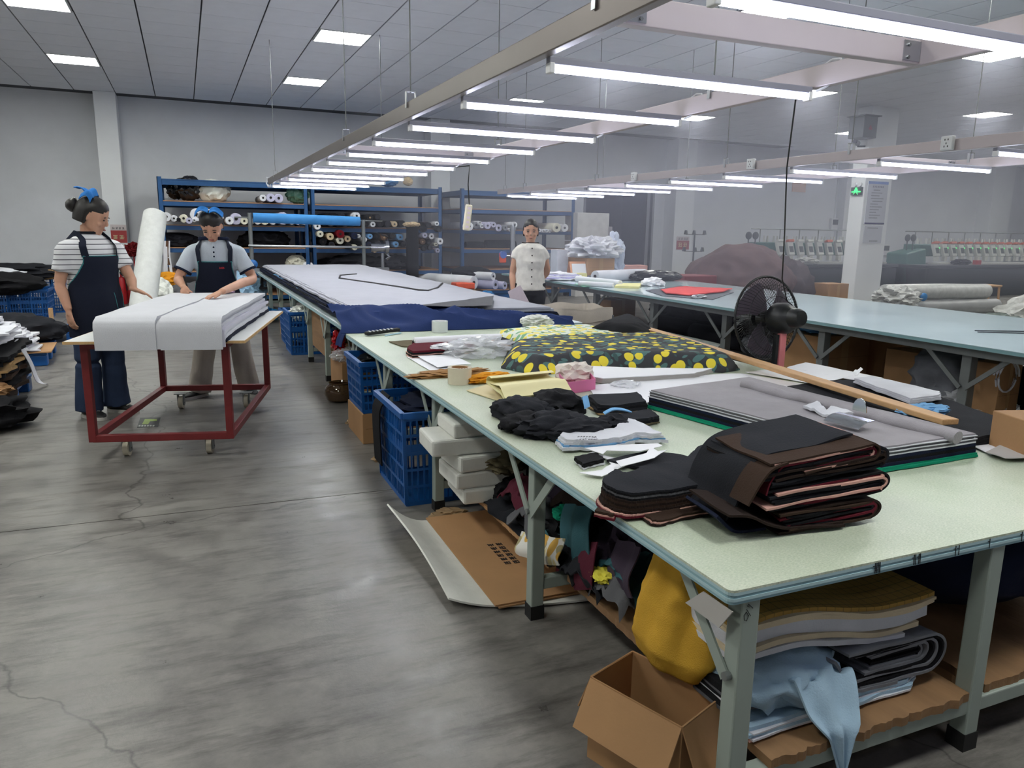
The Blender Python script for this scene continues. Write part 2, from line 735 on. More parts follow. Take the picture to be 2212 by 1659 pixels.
def track(name, label, x0, x1, y0, y1, zb, crosses, rods, hh=0.085):
    t = thing(name, label, 'light track', ((x0 + x1) / 2, (y0 + y1) / 2, zb))
    for x in (x0, x1):
        mb = MB()
        s = 1 if x == x0 else -1
        mb.span((x - 0.02, y0, zb), (x + 0.02, y1, zb + hh))
        mb.build('long_beam', M_BEAM_SHADED if (x == x0 and x < 2) else M_BEAM_LIT, t, bevel=0.004)
    for y in crosses:
        MB().span((x0 + 0.02, y - 0.02, zb + 0.002), (x1 - 0.02, y + 0.02, zb + hh - 0.002)).build('cross_beam', M_BEAM_LIT, t, bevel=0.003)
        for x, s in ((x0, 1), (x1, -1)):
            br = MB().span((x + s * 0.021, y - 0.024, zb + 0.01), (x + s * 0.1, y - 0.0195, zb + hh - 0.01)).build('corner_bracket', M_ALU, t)
            for dz in (0.02, 0.06):
                MB().cyl((x + s * 0.08, y - 0.03, zb + dz), (x + s * 0.08, y - 0.02, zb + dz), 0.006, n=6).build('bolt', M_STEEL0, br)
    for (x, y) in rods:
        r = MB().cyl((x, y, zb + hh + 0.05), (x, y, HC - 0.002), 0.004, n=6).build('hanger_rod', M_STEEL0, t)
        mb = MB()
        for s in (-1, 1):
            mb.span((x + s * 0.024, y - 0.012, zb + hh - 0.03), (x + s * 0.028, y + 0.012, zb + hh + 0.055))
        mb.span((x - 0.028, y - 0.012, zb + hh + 0.052), (x + 0.028, y + 0.012, zb + hh + 0.056))
        mb.build('hanger_clip', M_ALU, r)
    return t


ZB = 2.035
trk = track('light_track', 'long hanging steel ladder frame carrying tube lights above the long cutting table', 1.18, 2.42, -0.8, 11.75, ZB, (2.05, 6.55, 10.6),
            [(1.18, y) for y in (2.12, 4.2, 6.0, 10.9)] + [(2.42, y) for y in (3.2, 6.0, 10.0)])
tp = tube_proto(1.2)
for k in range(-3, 11):  # nearest tubes are out of view, added to brighten the near table end
    loc = (1.2, 2.52 + 0.9 * k + (0.04 if k > 6 else 0), 1.99)
    lab = 'glowing white tube light slung under the ladder frame above the long cutting table'
    if k == -3:
        tp.location = loc
        WM[tp.name] = Matrix.Translation(Vector(loc))
        tag(tp, lab, 'tube light', 'tube lights over the long cutting table')
    else:
        dup(tp, loc, 0.012, lab, 'tube lights over the long cutting table')
# cable loops from the right beam down to tubes
for k in range(0, 6):
    y = 2.52 + 0.9 * k
    p = [(2.445, y + 0.03, 2.06)] + [(2.43 + 0.03 * math.sin(a), y - 0.045 + 0.075 * math.cos(a), 2.075 + 0.07 * math.sin(a)) for a in [0.2, 0.8, 1.4, 2.0, 2.6, 3.1]] + [(2.41, y - 0.06, 2.03), (2.40, y - 0.02, 2.02)]
    MB().tube(p, 0.0055, 6).build('lamp_lead', M_CABW, trk, smooth=True)
mb = MB()
for q in range(3):
    mb.tube([(1.18 + 0.03 * q, 11.74, 2.11), (1.16 + 0.03 * q, 11.85, 2.14), (1.15, 11.86, 2.06), (1.17 + 0.02 * q, 11.8, 2.0), (1.2, 11.72, 2.03)], 0.006, 6)
mb.build('loose_wire', M_CABW, trk, smooth=True)

trk2 = track('light_track', 'hanging steel ladder frame carrying tube lights above the glass topped table', 4.98, 6.38, 1.6, 12.3, ZB, (4.9, 9.5),
             [(4.98, y) for y in (2.4, 4.75, 6.3, 8.9, 11.2, 12.0)] + [(6.38, y) for y in (2.4, 4.75, 6.3, 8.9, 11.2)], 0.08)
tp2 = tube_proto(1.34)
for k in range(0, 11):
    loc = (5.0, 2.62 + 0.935 * k, 1.985)
    lab = 'glowing white tube light slung under the ladder frame above the glass topped table'
    if k == 0:
        tp2.location = loc
        WM[tp2.name] = Matrix.Translation(Vector(loc))
        tag(tp2, lab, 'tube light', 'tube lights over the glass topped table')
    else:
        dup(tp2, loc, 0.03, lab, 'tube lights over the glass topped table')
for (px, py) in ((2046, 318), (1622, 355), (1369, 383)):
    y = PX(px, py, 4.94).y
    s = thing('wall_socket', 'white five-hole power socket fixed on the steel light track', 'socket', (4.95, y, ZB + 0.01), 0, 'sockets on the light track')
    MB().span((4.925, y - 0.045, ZB + 0.005), (4.959, y + 0.045, ZB + 0.1)).build('socket_box', M_WHT, s, bevel=0.006)
    mb = MB()
    for dy, dz in ((-0.012, 0.075), (0.012, 0.075), (0, 0.05), (-0.013, 0.03), (0.013, 0.03)):
        mb.span((4.9235, y + dy - 0.003, ZB + dz - 0.006), (4.9255, y + dy + 0.003, ZB + dz + 0.006))
    mb.build('socket_hole', M_DARK, s)
# ================================================================ tables
T = 0.666


def laminate():
    m, nt, b = nodes('pale_green_laminate')
    co = texco(nt)
    w1 = texco(nt, (1, 3.0, 1), (0, 0, 0.35))
    fine = noise_n(nt, w1, 120, 2, 0.6)
    big = noise_n(nt, co, 2.2, 4, 0.6)
    c = ramp(nt, fine, (0.36, (158, 176, 146)), (0.64, (214, 220, 198)))
    c2 = ramp(nt, big, (0.35, (182, 194, 172)), (0.65, (208, 212, 198)))
    nt.links.new(mixcol(nt, 0.5, c, c2), b.inputs['Base Color'])
    b.inputs['Roughness'].default_value = 0.33
    bumpit(nt, b, fine, 0.4, 0.004)
    return m


M_LAM = laminate()
M_EDGE1 = mat('edge_blue', (172, 200, 206), 0.5, var=0.04)
M_EDGE2 = mat('edge_blue_dark', (138, 172, 182), 0.55, var=0.05)
M_LEG = mat('grey_green_paint', (146, 156, 148), 0.45, var=0.05, scale=3)
M_RUB = mat('black_rubber', (16, 16, 17), 0.7, var=0)
M_STEEL = mat('galvanised_steel', (128, 132, 132), 0.45, 0.6, var=0.1)
M_PLY = mat('plywood', (132, 100, 68), 0.75, var=0.22, scale=9, bump=0.3, bscale=30, stretch=(1, 0.2, 1))
M_CARD = mat('cardboard', (168, 128, 88), 0.8, var=0.08, scale=3, bump=0.08, bscale=40)
M_CARD2 = mat('cardboard_inside', (140, 103, 70), 0.85, var=0.08, scale=3)
M_BLUELAM = mat('pale_blue_laminate', (186, 200, 202), 0.3, var=0.04, scale=2)


def rrect(x0, y0, x1, y1, r, n=4):
    p = []
    for cx, cy, a in ((x1 - r, y1 - r, 0), (x0 + r, y1 - r, 90), (x0 + r, y0 + r, 180), (x1 - r, y0 + r, 270)):
        for k in range(n + 1):
            t = math.radians(a + 90 * k / n)
            p.append((cx + r * math.cos(t), cy + r * math.sin(t)))
    return p


def cutting_table(name, label, x0, x1, y0, y1, legs_y, legs_x, top_m, th=0.036):
    t = thing(name, label, 'table', ((x0 + x1) / 2, (y0 + y1) / 2, 0))
    MB().prism(rrect(x0, y0, x1, y1, 0.018), T - 0.006, T).build('table_top', top_m, t)
    for k in range(4):
        h = (th - 0.006) / 4
        z = T - 0.006 - h * k
        i = 0.0 if k % 2 == 0 else 0.0018
        MB().prism(rrect(x0 + i, y0 + i, x1 - i, y1 - i, 0.018), z - h, z).build('edge_ply', (M_EDGE1, M_EDGE2)[k % 2], t)
    zu = T - th
    for li, y in enumerate(legs_y):
        for x in legs_x:
            lg = MB().span((x - 0.026, y - 0.026, 0.05), (x + 0.026, y + 0.026, zu)).build('leg', M_LEG, t, bevel=0.005)
            MB().span((x - 0.028, y - 0.028, 0.0), (x + 0.028, y + 0.028, 0.055)).build('foot_cap', M_RUB, lg)
            fx = x - 0.031 if x < (x0 + x1) / 2 else x + 0.031
            for s in ((-1, 1) if x != legs_x[1] else ()):
                ye = y + s * 0.2
                if ye < y0 + 0.01 or ye > y1 - 0.01:
                    continue
                mb = MB().bar((fx, y + s * 0.008, zu - 0.21), (fx, ye, zu - 0.006), 0.034, 0.006, (1, 0, 0))
                mb.build('brace', M_LEG, lg)
            if x != legs_x[1]:
              MB().cyl((fx - 0.012, y, zu - 0.2), (fx + 0.012, y, zu - 0.2), 0.011, n=10).build('bolt', M_STEEL, lg)
        MB().span((legs_x[0], y - 0.02, 0.115), (legs_x[-1], y + 0.02, 0.16)).build('lower_rail', M_LEG, t, bevel=0.004)
        if li:
          MB().span((legs_x[0], y - 0.02, zu - 0.045), (legs_x[-1], y + 0.02, zu - 0.001)).build('upper_rail', M_LEG, t)
    for x in legs_x:
        MB().span((x - 0.012, y0 + 0.06, zu - 0.03), (x + 0.012, y1 - 0.06, zu - 0.001)).build('side_rail', M_LEG, t)
    return t


tab = cutting_table('cutting_table', 'long pale green cutting table with ribbed blue edge, heaped with cut cloth and papers', 1.07, 3.13, 1.235, 5.685,
                    (1.268, 2.4, 3.61, 4.66, 5.63), (1.14, 1.985, 3.06), M_LAM)
# pen marks on the front edge
mb = MB()
for px, w in ((1893, 8), (1903, 3), (1975, 5), (1985, 4), (2062, 2), (2069, 2), (2133, 2), (2200, 2)):
    p = PY(px, 1200, 1.234)
    for q in range(max(1, w // 2)):
        x = p.x + 0.005 * q
        mb.bar((x, 1.2335, T - 0.004), (x + 0.002, 1.2335, T - 0.032), 0.0012, 0.0016, (0, 1, 0))
        mb.box((x - 0.004, 1.2335, T - 0.012 - 0.006 * (q % 3)), (0.006, 0.001, 0.0015))
mb.build('pen_mark', M_DARK, tab)
mb = MB()
mb.tube([(1.118, 1.2405, T - 0.07), (1.124, 1.2405, T - 0.062), (1.131, 1.2405, T - 0.072), (1.127, 1.2405, T - 0.085), (1.12, 1.2405, T - 0.082), (1.118, 1.2405, T - 0.07)], 0.0009, 5)
mb.tube([(1.124, 1.2405, T - 0.056), (1.137, 1.2405, T - 0.074)], 0.0009, 5)
mb.tube([(1.125, 1.2405, T - 0.047), (1.131, 1.2405, T - 0.052), (1.129, 1.2405, T - 0.044), (1.142, 1.2405, T - 0.056)], 0.0009, 5)
mb.build('pen_writing', M_DARK, tab)
far = cutting_table('spreading_table', 'long pale blue spreading table covered by layers of white cloth', 1.12, 3.15, 5.78, 14.3,
                    (5.9, 7.22, 8.34, 9.6, 10.98, 12.4, 13.9), (1.19, 2.1, 3.08), M_BLUELAM)

# glass topped table on the right
M_GLASS = mat('pale_blue_glass', (196, 214, 220), 0.08, var=0.03, scale=1.5, spec=0.6)
M_GEDGE = mat('green_glass_edge', (140, 178, 182), 0.15, var=0.03)
t2 = thing('glass_table', 'long work table with a glossy pale blue glass top and grey steel legs', 'table', (6.45, 7.3, 0))
GX0, GX1, GY0, GY1 = 5.3, 7.62, 1.8, 12.9
MB().prism(rrect(GX0, GY0, GX1, GY1, 0.01), T - 0.004, T).build('glass_top', M_GLASS, t2)
MB().prism(rrect(GX0 + 0.002, GY0 + 0.002, GX1 - 0.002, GY1 - 0.002, 0.01), T - 0.03, T - 0.004).build('glass_edge', M_GEDGE, t2)
for a, c in (((GX0 + 0.1, GY0 + 0.05), (GX0 + 0.15, GY1 - 0.05)), ((GX1 - 0.15, GY0 + 0.05), (GX1 - 0.1, GY1 - 0.05))):
    MB().span((a[0], a[1], T - 0.1), (c[0], c[1], T - 0.03)).build('apron_rail', M_STEEL, t2)
for y in (2.4, 3.88, 5.34, 6.76, 8.2, 9.7, 11.1, 12.6):
    MB().span((GX0 + 0.12, y - 0.03, T - 0.09), (GX1 - 0.12, y + 0.03, T - 0.031)).build('cross_rail', M_STEEL, t2)
    for x in (GX0 + 0.2, GX1 - 0.2):
        lg = MB().span((x - 0.04, y - 0.04, 0.0), (x + 0.04, y + 0.04, T - 0.09)).build('leg', M_STEEL, t2, bevel=0.005)
        for s in (-1, 1):
            if y + s * 0.34 < GY1:
                MB().bar((x - 0.05, y + s * 0.02, T - 0.36), (x - 0.05, y + s * 0.34, T - 0.09), 0.035, 0.012, (1, 0, 0)).build('brace', M_STEEL, lg)

# ---------------------------------------------------------------- lower shelves of the long table
def board(name, label, x0, x1, y0, y1, z, th, m, seed, rough=0.012):
    mb = MB()
    rr = random.Random(seed)
    pts = []
    n = 60
    for k in range(n + 1):
        pts.append((x0 + (x1 - x0) * k / n, y0 + rr.uniform(-rough, rough) * 0.6 + rough * 2.2 * noise.noise(Vector((k * 0.21, seed, 0)))))
    for k in range(1, n):
        pts.append((x1, y0 + (y1 - y0) * k / n))
    for k in range(n + 1):
        pts.append((x1 - (x1 - x0) * k / n, y1 + rr.uniform(-rough, rough) * 0.3))
    for k in range(1, n):
        pts.append((x0 + rr.uniform(-rough, rough) * 0.35, y1 - (y1 - y0) * k / n))
    mb.prism(pts, z, z + th)
    return mb.build(name, m, label=label, cat='board')


SH = 0.16
board('plywood_board', 'splintered plywood board lying as the lower shelf under the front end of the table', 1.24, 1.96, 1.24, 2.33, SH, 0.026, M_PLY, 3, 0.007)
board('plywood_board', 'second splintered plywood board behind the middle front leg of the table', 2.04, 3.0, 1.26, 2.33, SH, 0.026, M_PLY, 4, 0.007)
board('cardboard_sheet', 'brown cardboard sheet shelf below the table carrying cloth scraps and foam', 1.22, 2.95, 2.45, 3.56, SH, 0.018, M_CARD, 5, 0.008)
# ================================================================ cart with cloth stacks
M_RED = mat('oxide_red_paint', (112, 34, 36), 0.45, var=0.12, scale=12)
M_BRDW = mat('white_board', (214, 216, 216), 0.4, var=0.03)
M_CHIP = mat('chipboard_edge', (190, 156, 108), 0.8, var=0.15, scale=40)
CA = math.radians(-14)
CC = Vector((-0.02, 5.785, 0))
CR = Matrix.Rotation(CA, 3, 'Z')
CZ = 0.765


def cw(x, y, z):
    return CC + CR @ Vector((x, y, z))


cart = thing('trolley', 'dark red steel frame trolley on castors with a white board top', 'trolley', CC, CA)
hw, hl = 0.405, 0.755
z0, z1 = 0.125, CZ - 0.018
MB().span((-0.48, -0.86, CZ - 0.018), (0.54, 0.83, CZ)).build('board_top', M_BRDW, cart, local=True)
MB().span((-0.485, -0.863, CZ - 0.017), (0.545, 0.833, CZ - 0.001)).build('board_edge', M_CHIP, cart, local=True)
for sx in (-1, 1):
    for sy in (-1, 1):
        MB().span((sx * hw - 0.022, sy * hl - 0.022, z0), (sx * hw + 0.022, sy * hl + 0.022, z1)).build('post', M_RED, cart, local=True, bevel=0.003)
for z in (z0 + 0.02, z1 - 0.02):
    for s in (-1, 1):
        mb = MB().span((-hw, s * hl - 0.02, z - 0.022), (hw, s * hl + 0.02, z + 0.022))
        mb.build('end_rail', M_RED, cart, local=True, bevel=0.003)
        mb = MB().span((s * hw - 0.02, -hl, z - 0.022), (s * hw + 0.02, hl, z + 0.022))
        mb.build('side_rail', M_RED, cart, local=True, bevel=0.003)
M_WHEEL = mat('castor_wheel', (188, 180, 160), 0.6, var=0.1)
for sx in (-0.62, 0.62):
    for sy in (-0.86, 0.86):
        x, y = sx * hw, sy * hl
        c = MB().span((x - 0.045, y - 0.035, z0 - 0.006), (x + 0.045, y + 0.035, z0)).build('castor_plate', M_STEEL, cart, local=True)
        mb = MB()
        for s in (-1, 1):
            mb.span((x + s * 0.022 - 0.003, y - 0.024, 0.03), (x + s * 0.022 + 0.003, y + 0.02, z0 - 0.004))
        mb.cyl((x - 0.03, y, 0.05), (x + 0.03, y, 0.05), 0.006, n=8)
        mb.build('fork', M_STEEL, c, local=True)
        mb = MB()
        mb.cyl((x - 0.016, y, 0.05), (x + 0.016, y, 0.05), 0.05, n=20)
        mb.build('wheel', M_WHEEL, c, local=True, smooth=True)
        MB().cyl((x - 0.019, y, 0.05), (x + 0.019, y, 0.05), 0.024, n=14).build('hub', M_STEEL, c, local=True, smooth=True)

# two thick folded stacks of white cloth, nose hanging over the front edge
M_WCL = cloth('white', (202, 203, 209), var=0.03)
M_WCL2 = cloth('white_lilac', (204, 202, 214), var=0.04)
M_NAVY = cloth('navy', (26, 30, 46), var=0.15)


def cloth_stack(label, x0, x1, h, seed):
    t = thing('cloth_stack', label, 'cloth stack', cw((x0 + x1) / 2, 0, CZ), CA)
    ox, rr = (x0 + x1) / 2, random.Random(seed)
    nl = 7
    yb = 0.80
    hk = h / nl
    for k in range(nl):
        zt = hk * (k + 1)
        f = (k + 1) / nl
        front = -0.885 - 0.045 * f
        drop = -0.03 * f if k > 1 else 0.0
        dx0, dx1 = rr.uniform(-0.012, 0.012), rr.uniform(-0.014, 0.014) + 0.03 * (1 - f)
        path = [(yb - rr.uniform(0, 0.03), zt), (0.4, zt + 0.004), (0.0, zt), (-0.45, zt + 0.003), (front + 0.07, zt - 0.002), (front + 0.012, zt - 0.03 * f), (front, zt - 0.05 * f - 0.01)]
        if k > 1:
            path += [(front + 0.002, drop * 0.3), (front + 0.004, drop - 0.015)]
        mm = M_NAVY if k == 0 else (M_WCL2 if k == 3 else M_WCL)
        mb = MB()
        P = path

        def fn(a, b_, P=P, k=k):
            q = a * (len(P) - 1)
            i = min(int(q), len(P) - 2)
            s = q - i
            y = P[i][0] * (1 - s) + P[i + 1][0] * s
            z = P[i][1] * (1 - s) + P[i + 1][1] * s
            x = (x0 - ox + dx0) * (1 - b_) + (x1 - ox + dx1) * b_
            n = noise.noise(Vector((x * 5, y * 5, k * 3.3 + seed)))
            xe = 0.012 * noise.noise(Vector((y * 9, k * 2.1, seed))) if b_ in (0, 1) else 0
            return Vector((x + xe, y, max(z + 0.004 * n, 0.0095) if y > -0.86 else z + 0.003 * n))
        mb.grid(fn, (len(P) - 1) * 3, 8, hk * 0.9 if k else hk * 0.95)
        mb.build('cloth_layer', mm, t, smooth=True, local=True, angle=60)
    return t


cloth_stack('thick white folded cloth stack on the red trolley, beside the striped shirt worker', -0.285, 0.06, 0.15, 2)
cs2 = cloth_stack('thick white cloth stack over navy cloth on the trolley, before the polo shirt worker', 0.078, 0.41, 0.15, 5)
mb = sheet([tuple(cw(*p, 0))[:2] for p in ((0.05, 0.62), (0.16, 0.64), (0.19, 0.76), (0.08, 0.79))], CZ + 0.156, 0.002, 0.012, 12, 3)
mb.build('paper_slip', mat('lilac_paper', (206, 176, 206), 0.8, var=0.1, scale=20), label='crumpled lilac paper slip on the white cloth stack by the writing hand', cat='paper')
# sticker lying on the floor below the trolley
pp = pxs([(303, 903), (347, 902), (342, 922), (296, 924)], 0.0)
fs = thing('floor_sticker', 'dark floor sticker with a green sign seen under the red trolley', 'sticker', (pp[0][0], pp[0][1], 0))
MB().prism(pp, 0.0005, 0.002).build('sheet', mat('sticker_dark', (58, 60, 60), 0.5, var=0.1), fs)
MB().prism(pxs([(313, 906), (339, 906), (339, 910), (324, 911), (320, 917), (307, 917)], 0), 0.0022, 0.003).build('sign_shape', mat('sticker_green', (150, 178, 74), 0.5, var=0.1), fs)
mb = MB()
for k in range(6):
    mb.prism(pxs([(300 + 6 * k, 919), (304 + 6 * k, 919), (303 + 6 * k, 922), (299 + 6 * k, 922)], 0), 0.0022, 0.003)
mb.build('lettering', mat('sticker_print', (190, 196, 186), 0.5, var=0), fs)
# ================================================================ blue racks along the back wall
M_RACK = mat('rack_blue', (22, 74, 124), 0.45, var=0.08, scale=4)
M_RACKD = mat('rack_board', (168, 126, 92), 0.8, var=0.12, scale=5)
LEV = (0.16, 0.6, 1.03, 1.43, 1.85, 2.22)
RY = lambda x: 15.0 + 0.03 * x


def rack(label, x0, x1):
    y0 = RY((x0 + x1) / 2)
    y1 = y0 + 1.5
    t = thing('storage_rack', label, 'rack', ((x0 + x1) / 2, (y0 + y1) / 2, 0))
    for x in (x0, x1):
        s = 1 if x == x0 else -1
        for y, d in ((y0, 1), (y1, -1)):
            mb = MB().span((x, y, 0), (x + s * 0.075, y + d * 0.012, 2.27)).span((x, y, 0), (x + s * 0.012, y + d * 0.075, 2.27))
            mb.build('post', M_RACK, t)
    for i, z in enumerate(LEV):
        h = 0.075 if i < 5 else 0.085
        for y in (y0 + 0.013, y1 - 0.043):
            MB().span((x0 + 0.013, y, z - h), (x1 - 0.013, y + 0.03, z)).build('beam', M_RACK, t)
        for x in (x0 + 0.013, x1 - 0.043):
            MB().span((x, y0 + 0.08, z - h), (x + 0.03, y1 - 0.08, z)).build('side_beam', M_RACK, t)
        MB().span((x0 + 0.015, y0 + 0.005, z + 0.001), (x1 - 0.015, y1 - 0.01, z + 0.016)).build('shelf_board', M_RACKD if i < 5 else M_RACK, t)
    return t


R1 = (-0.38, 2.2)
R2 = (2.26, 4.88)
R3 = (5.32, 7.98)
rack('blue steel storage rack with white rolls and bin bags, behind the polo shirt worker', *R1)
rack('blue steel storage rack crammed with dark rolls, behind the spreading table', *R2)
rack('blue steel storage rack behind the worker in the white blouse', *R3)

RC = {}
for k, c in dict(white=(218, 219, 224), cream=(216, 212, 194), lilac=(186, 184, 208), black=(24, 24, 28), charcoal=(44, 44, 50), beige=(206, 184, 152), red=(110, 18, 30),
                 blue=(104, 150, 196), navy=(30, 38, 66), grey=(130, 132, 138), brown=(96, 70, 54), teal=(40, 96, 90)).items():
    RC[k] = cloth(k + '_roll', c, var=0.08)
M_CORE = mat('paper_core', (44, 40, 38), 0.9, var=0)
M_CORET = mat('paper_core_tan', (196, 168, 128), 0.9, var=0.05)


def roll(p, q, r, m, name='cloth_roll', label=None, group=None, rc=None, core=None, n=22, wob=0.03, seed=0, cat='cloth roll', film=None):
    p, q = Vector(p), Vector(q)
    d = (q - p).normalized()
    rc = rc or r * 0.28
    x = d.cross(Vector((0, 0, 1)))
    if x.length < 0.05:
        x = d.cross(Vector((1, 0, 0)))
    x.normalize()
    y = x.cross(d)
    L = (q - p).length
    t = thing(name, label, cat, p - Vector((0, 0, r)), 0, group)

    def ring(s, rr, w=wob):
        out = []
        for j in range(n):
            a = 2 * math.pi * j / n
            k = rr * (1 + w * noise.noise(Vector((math.cos(a) * 1.5, math.sin(a) * 1.5, s * 2 + seed * 3.1))))
            out.append(p + d * s + (x * math.cos(a) + y * math.sin(a)) * k)
        return out
    rs = [ring(0.012, rc, 0), ring(0.0, r * 0.6, wob), ring(0.004, r * 0.95)]
    rs += [ring(L * k / 5, r) for k in range(1, 5)] + [ring(L - 0.004, r * 0.95), ring(L, r * 0.6), ring(L - 0.012, rc, 0)]
    MB().rings(rs, True).build('cloth_wrap', m, t, smooth=True, angle=50)
    mb = MB()
    a0, b0 = [p + d * -0.004 + (x * math.cos(2 * math.pi * j / 14) + y * math.sin(2 * math.pi * j / 14)) * rc for j in range(14)], None
    a1 = [v + (p - v) * 0.35 + d * 0.0 for v in a0]
    a2 = [v + d * 0.02 for v in a1]
    mb.rings([a0, a1, a2], False)
    mb.add([v + d * 0.012 for v in a0], [tuple(range(14))])
    mb.build('core', core or M_CORE, t, smooth=True)
    return t


def rolls_px(lst, o, sc, rackname, yoff=-0.16, L=1.25):
    k = 0
    for (x, y, r, c, lev) in lst:
        k += 1
        px, py = o[0] + x * sc, o[1] + y * sc
        q = PY(px, py, 15.05 + yoff)
        yf = RY(q.x) + yoff + 0.03 * ((k * 7) % 5 - 2)
        q = PY(px, py, yf)
        rr = r * sc / FPX * (q - CAM).length * 0.93
        lab = '%s roll on %s' % (c, rackname % lev)
        roll(q, q + Vector((0.02, L, 0.0)), rr, RC[c], 'cloth_roll', lab, c + ' rolls on ' + rackname % lev, core=M_CORET if c in ('black', 'brown') and k % 3 == 0 else M_CORE, seed=k)


Z2 = (320, 350)
s2 = 680 / 2212
U, Mi, Lo = 'third shelf up', 'middle shelf', 'low shelf'
rolls_px([(128, 384, 31, 'white', U), (181, 396, 23, 'white', U), (214, 404, 14, 'charcoal', U), (249, 396, 29, 'cream', U), (288, 412, 22, 'lilac', U), (324, 409, 13, 'white', U), (340, 370, 44, 'white', U),
          (572, 412, 28, 'white', U), (618, 399, 41, 'lilac', U), (676, 414, 26, 'cream', U), (722, 414, 26, 'grey', U), (770, 412, 28, 'white', U), (820, 412, 30, 'cream', U), (876, 414, 27, 'white', U), (948, 396, 45, 'lilac', U), (1010, 414, 26, 'white', U), (1052, 420, 22, 'lilac', U), (1096, 420, 22, 'white', U),
          (808, 252, 24, 'white', 'upper shelf'), (862, 250, 30, 'lilac', 'upper shelf'), (918, 254, 32, 'lilac', 'upper shelf')], Z2, s2, 'the %s of the white roll rack')
dark = [(1190, 452, 24, 'white', U), (1238, 428, 22, 'black', U), (1285, 432, 24, 'charcoal', U), (1335, 432, 24, 'black', U), (1385, 432, 24, 'charcoal', U), (1432, 430, 22, 'black', U), (1478, 432, 22, 'brown', U),
        (1532, 436, 22, 'black', U), (1580, 438, 20, 'white', U), (1632, 430, 26, 'black', U), (1686, 434, 24, 'charcoal', U), (1732, 437, 22, 'beige', U), (1786, 434, 26, 'black', U), (1925, 442, 22, 'black', U), (1972, 444, 22, 'charcoal', U), (2030, 434, 17, 'white', U),
        (1262, 384, 24, 'black', U), (1312, 384, 26, 'black', U), (1364, 384, 24, 'charcoal', U), (1466, 378, 26, 'white', U), (1560, 390, 24, 'black', U), (1615, 388, 22, 'charcoal', U),
        (1210, 506, 24, 'cream', Mi), (1280, 524, 27, 'beige', Mi), (1352, 506, 30, 'red', Mi), (1350, 552, 27, 'cream', Mi), (1402, 540, 24, 'beige', Mi), (1452, 520, 24, 'navy', Mi), (1480, 520, 14, 'white', Mi), (1522, 545, 18, 'white', Mi), (1560, 522, 20, 'blue', Mi), (1608, 520, 24, 'black', Mi), (1660, 530, 26, 'brown', Mi), (1720, 520, 24, 'black', Mi), (1772, 528, 24, 'blue', Mi), (1742, 578, 22, 'blue', Mi), (1800, 575, 22, 'black', Mi), (1230, 560, 26, 'black', Mi), (1290, 580, 22, 'charcoal', Mi), (1410, 590, 24, 'black', Mi), (1452, 600, 22, 'cream', Mi), (1500, 590, 22, 'black', Mi), (1594, 618, 20, 'beige', Mi), (1550, 580, 22, 'navy', Mi), (1620, 575, 22, 'charcoal', Mi),
        (1945, 515, 20, 'lilac', Mi), (1992, 522, 22, 'white', Mi), (1930, 560, 22, 'brown', Mi), (1975, 560, 22, 'black', Mi), (2052, 557, 25, 'white', Mi), (2022, 580, 14, 'cream', Mi), (1940, 605, 22, 'black', Mi), (1985, 602, 20, 'charcoal', Mi), (2034, 622, 18, 'lilac', Mi), (2048, 470, 24, 'black', U), (1940, 470, 24, 'charcoal', U)]
rolls_px(dark, Z2, s2, 'the %s of the dark roll rack')
Z3 = (880, 380)
s3 = 600 / 2212
rolls_px([(495, 402, 36, 'white', U), (548, 392, 30, 'grey', U), (578, 374, 17, 'white', U), (594, 400, 19, 'white', U), (640, 396, 30, 'lilac', U), (686, 388, 24, 'lilac', U), (728, 414, 30, 'lilac', U), (780, 414, 22, 'grey', U), (818, 430, 14, 'white', U), (856, 390, 25, 'white', U), (1052, 434, 16, 'white', U), (1082, 437, 15, 'white', U), (1110, 438, 15, 'white', U), (1136, 440, 14, 'white', U), (1190, 412, 40, 'cream', U), (1254, 414, 34, 'white', U)],
         Z3, s3, 'the %s of the rack behind the blouse worker')

# ---------------------------------------------------------------- bags and dark cloth on the racks
M_BLKFILM = mat('black_plastic_film', (20, 20, 24), 0.22, var=0.1, spec=0.8)
M_WHTFILM = mat('white_plastic_film', (222, 224, 216), 0.4, var=0.05)


def bag_px(name, label, px, py, rx, rz, y, m, seed, amp=0.16, ry=None, base=None, group=None, cat='bag', freq=2.2):
    c = PY(px, py, y)
    k = (c - CAM).length / FPX
    return lump(c, (rx * k, ry or rx * k * 0.8, rz * k), amp, freq, seed, base).build(name, m, None, True, label=label, cat=cat, group=group)


zs = 1.868
bag_px('bin_bag', 'shiny black bin bag bulging on the upper shelf of the white roll rack', 408, 407, 25, 22, 15.35, M_BLKFILM, 3, 0.2, base=zs)
bag_px('bin_bag', 'small dark bin bag pressed behind the shiny black one on the upper shelf', 380, 412, 16, 15, 15.55, M_BLKFILM, 9, 0.2, base=zs)
bag_px('plastic_sack', 'big white plastic sack bulging on the upper rack shelf beside the black bin bag', 461, 413, 31, 22, 15.35, M_WHTFILM, 5, 0.14, base=zs)
bag_px('plastic_sack', 'green tinged plastic sack on the upper rack shelf near the blue post', 642, 420, 22, 17, 15.35, mat('green_film', (92, 138, 120), 0.3, var=0.2), 6, 0.2, base=zs)
bag_px('cloth_bundle', 'loose dark cloth heaped in the middle shelf of the white roll rack', 570, 520, 46, 22, 15.4, RC['black'], 21, 0.25, base=1.05)
bag_px('cloth_bundle', 'dark folded cloth at the left end of the middle shelf of the white roll rack', 380, 520, 40, 15, 15.5, RC['charcoal'], 22, 0.2, base=1.05)
bag_px('cloth_bundle', 'white bundle sitting on the low shelf behind the cloth spreader', 640, 570, 20, 17, 15.2, RC['cream'], 23, 0.18, base=0.62)
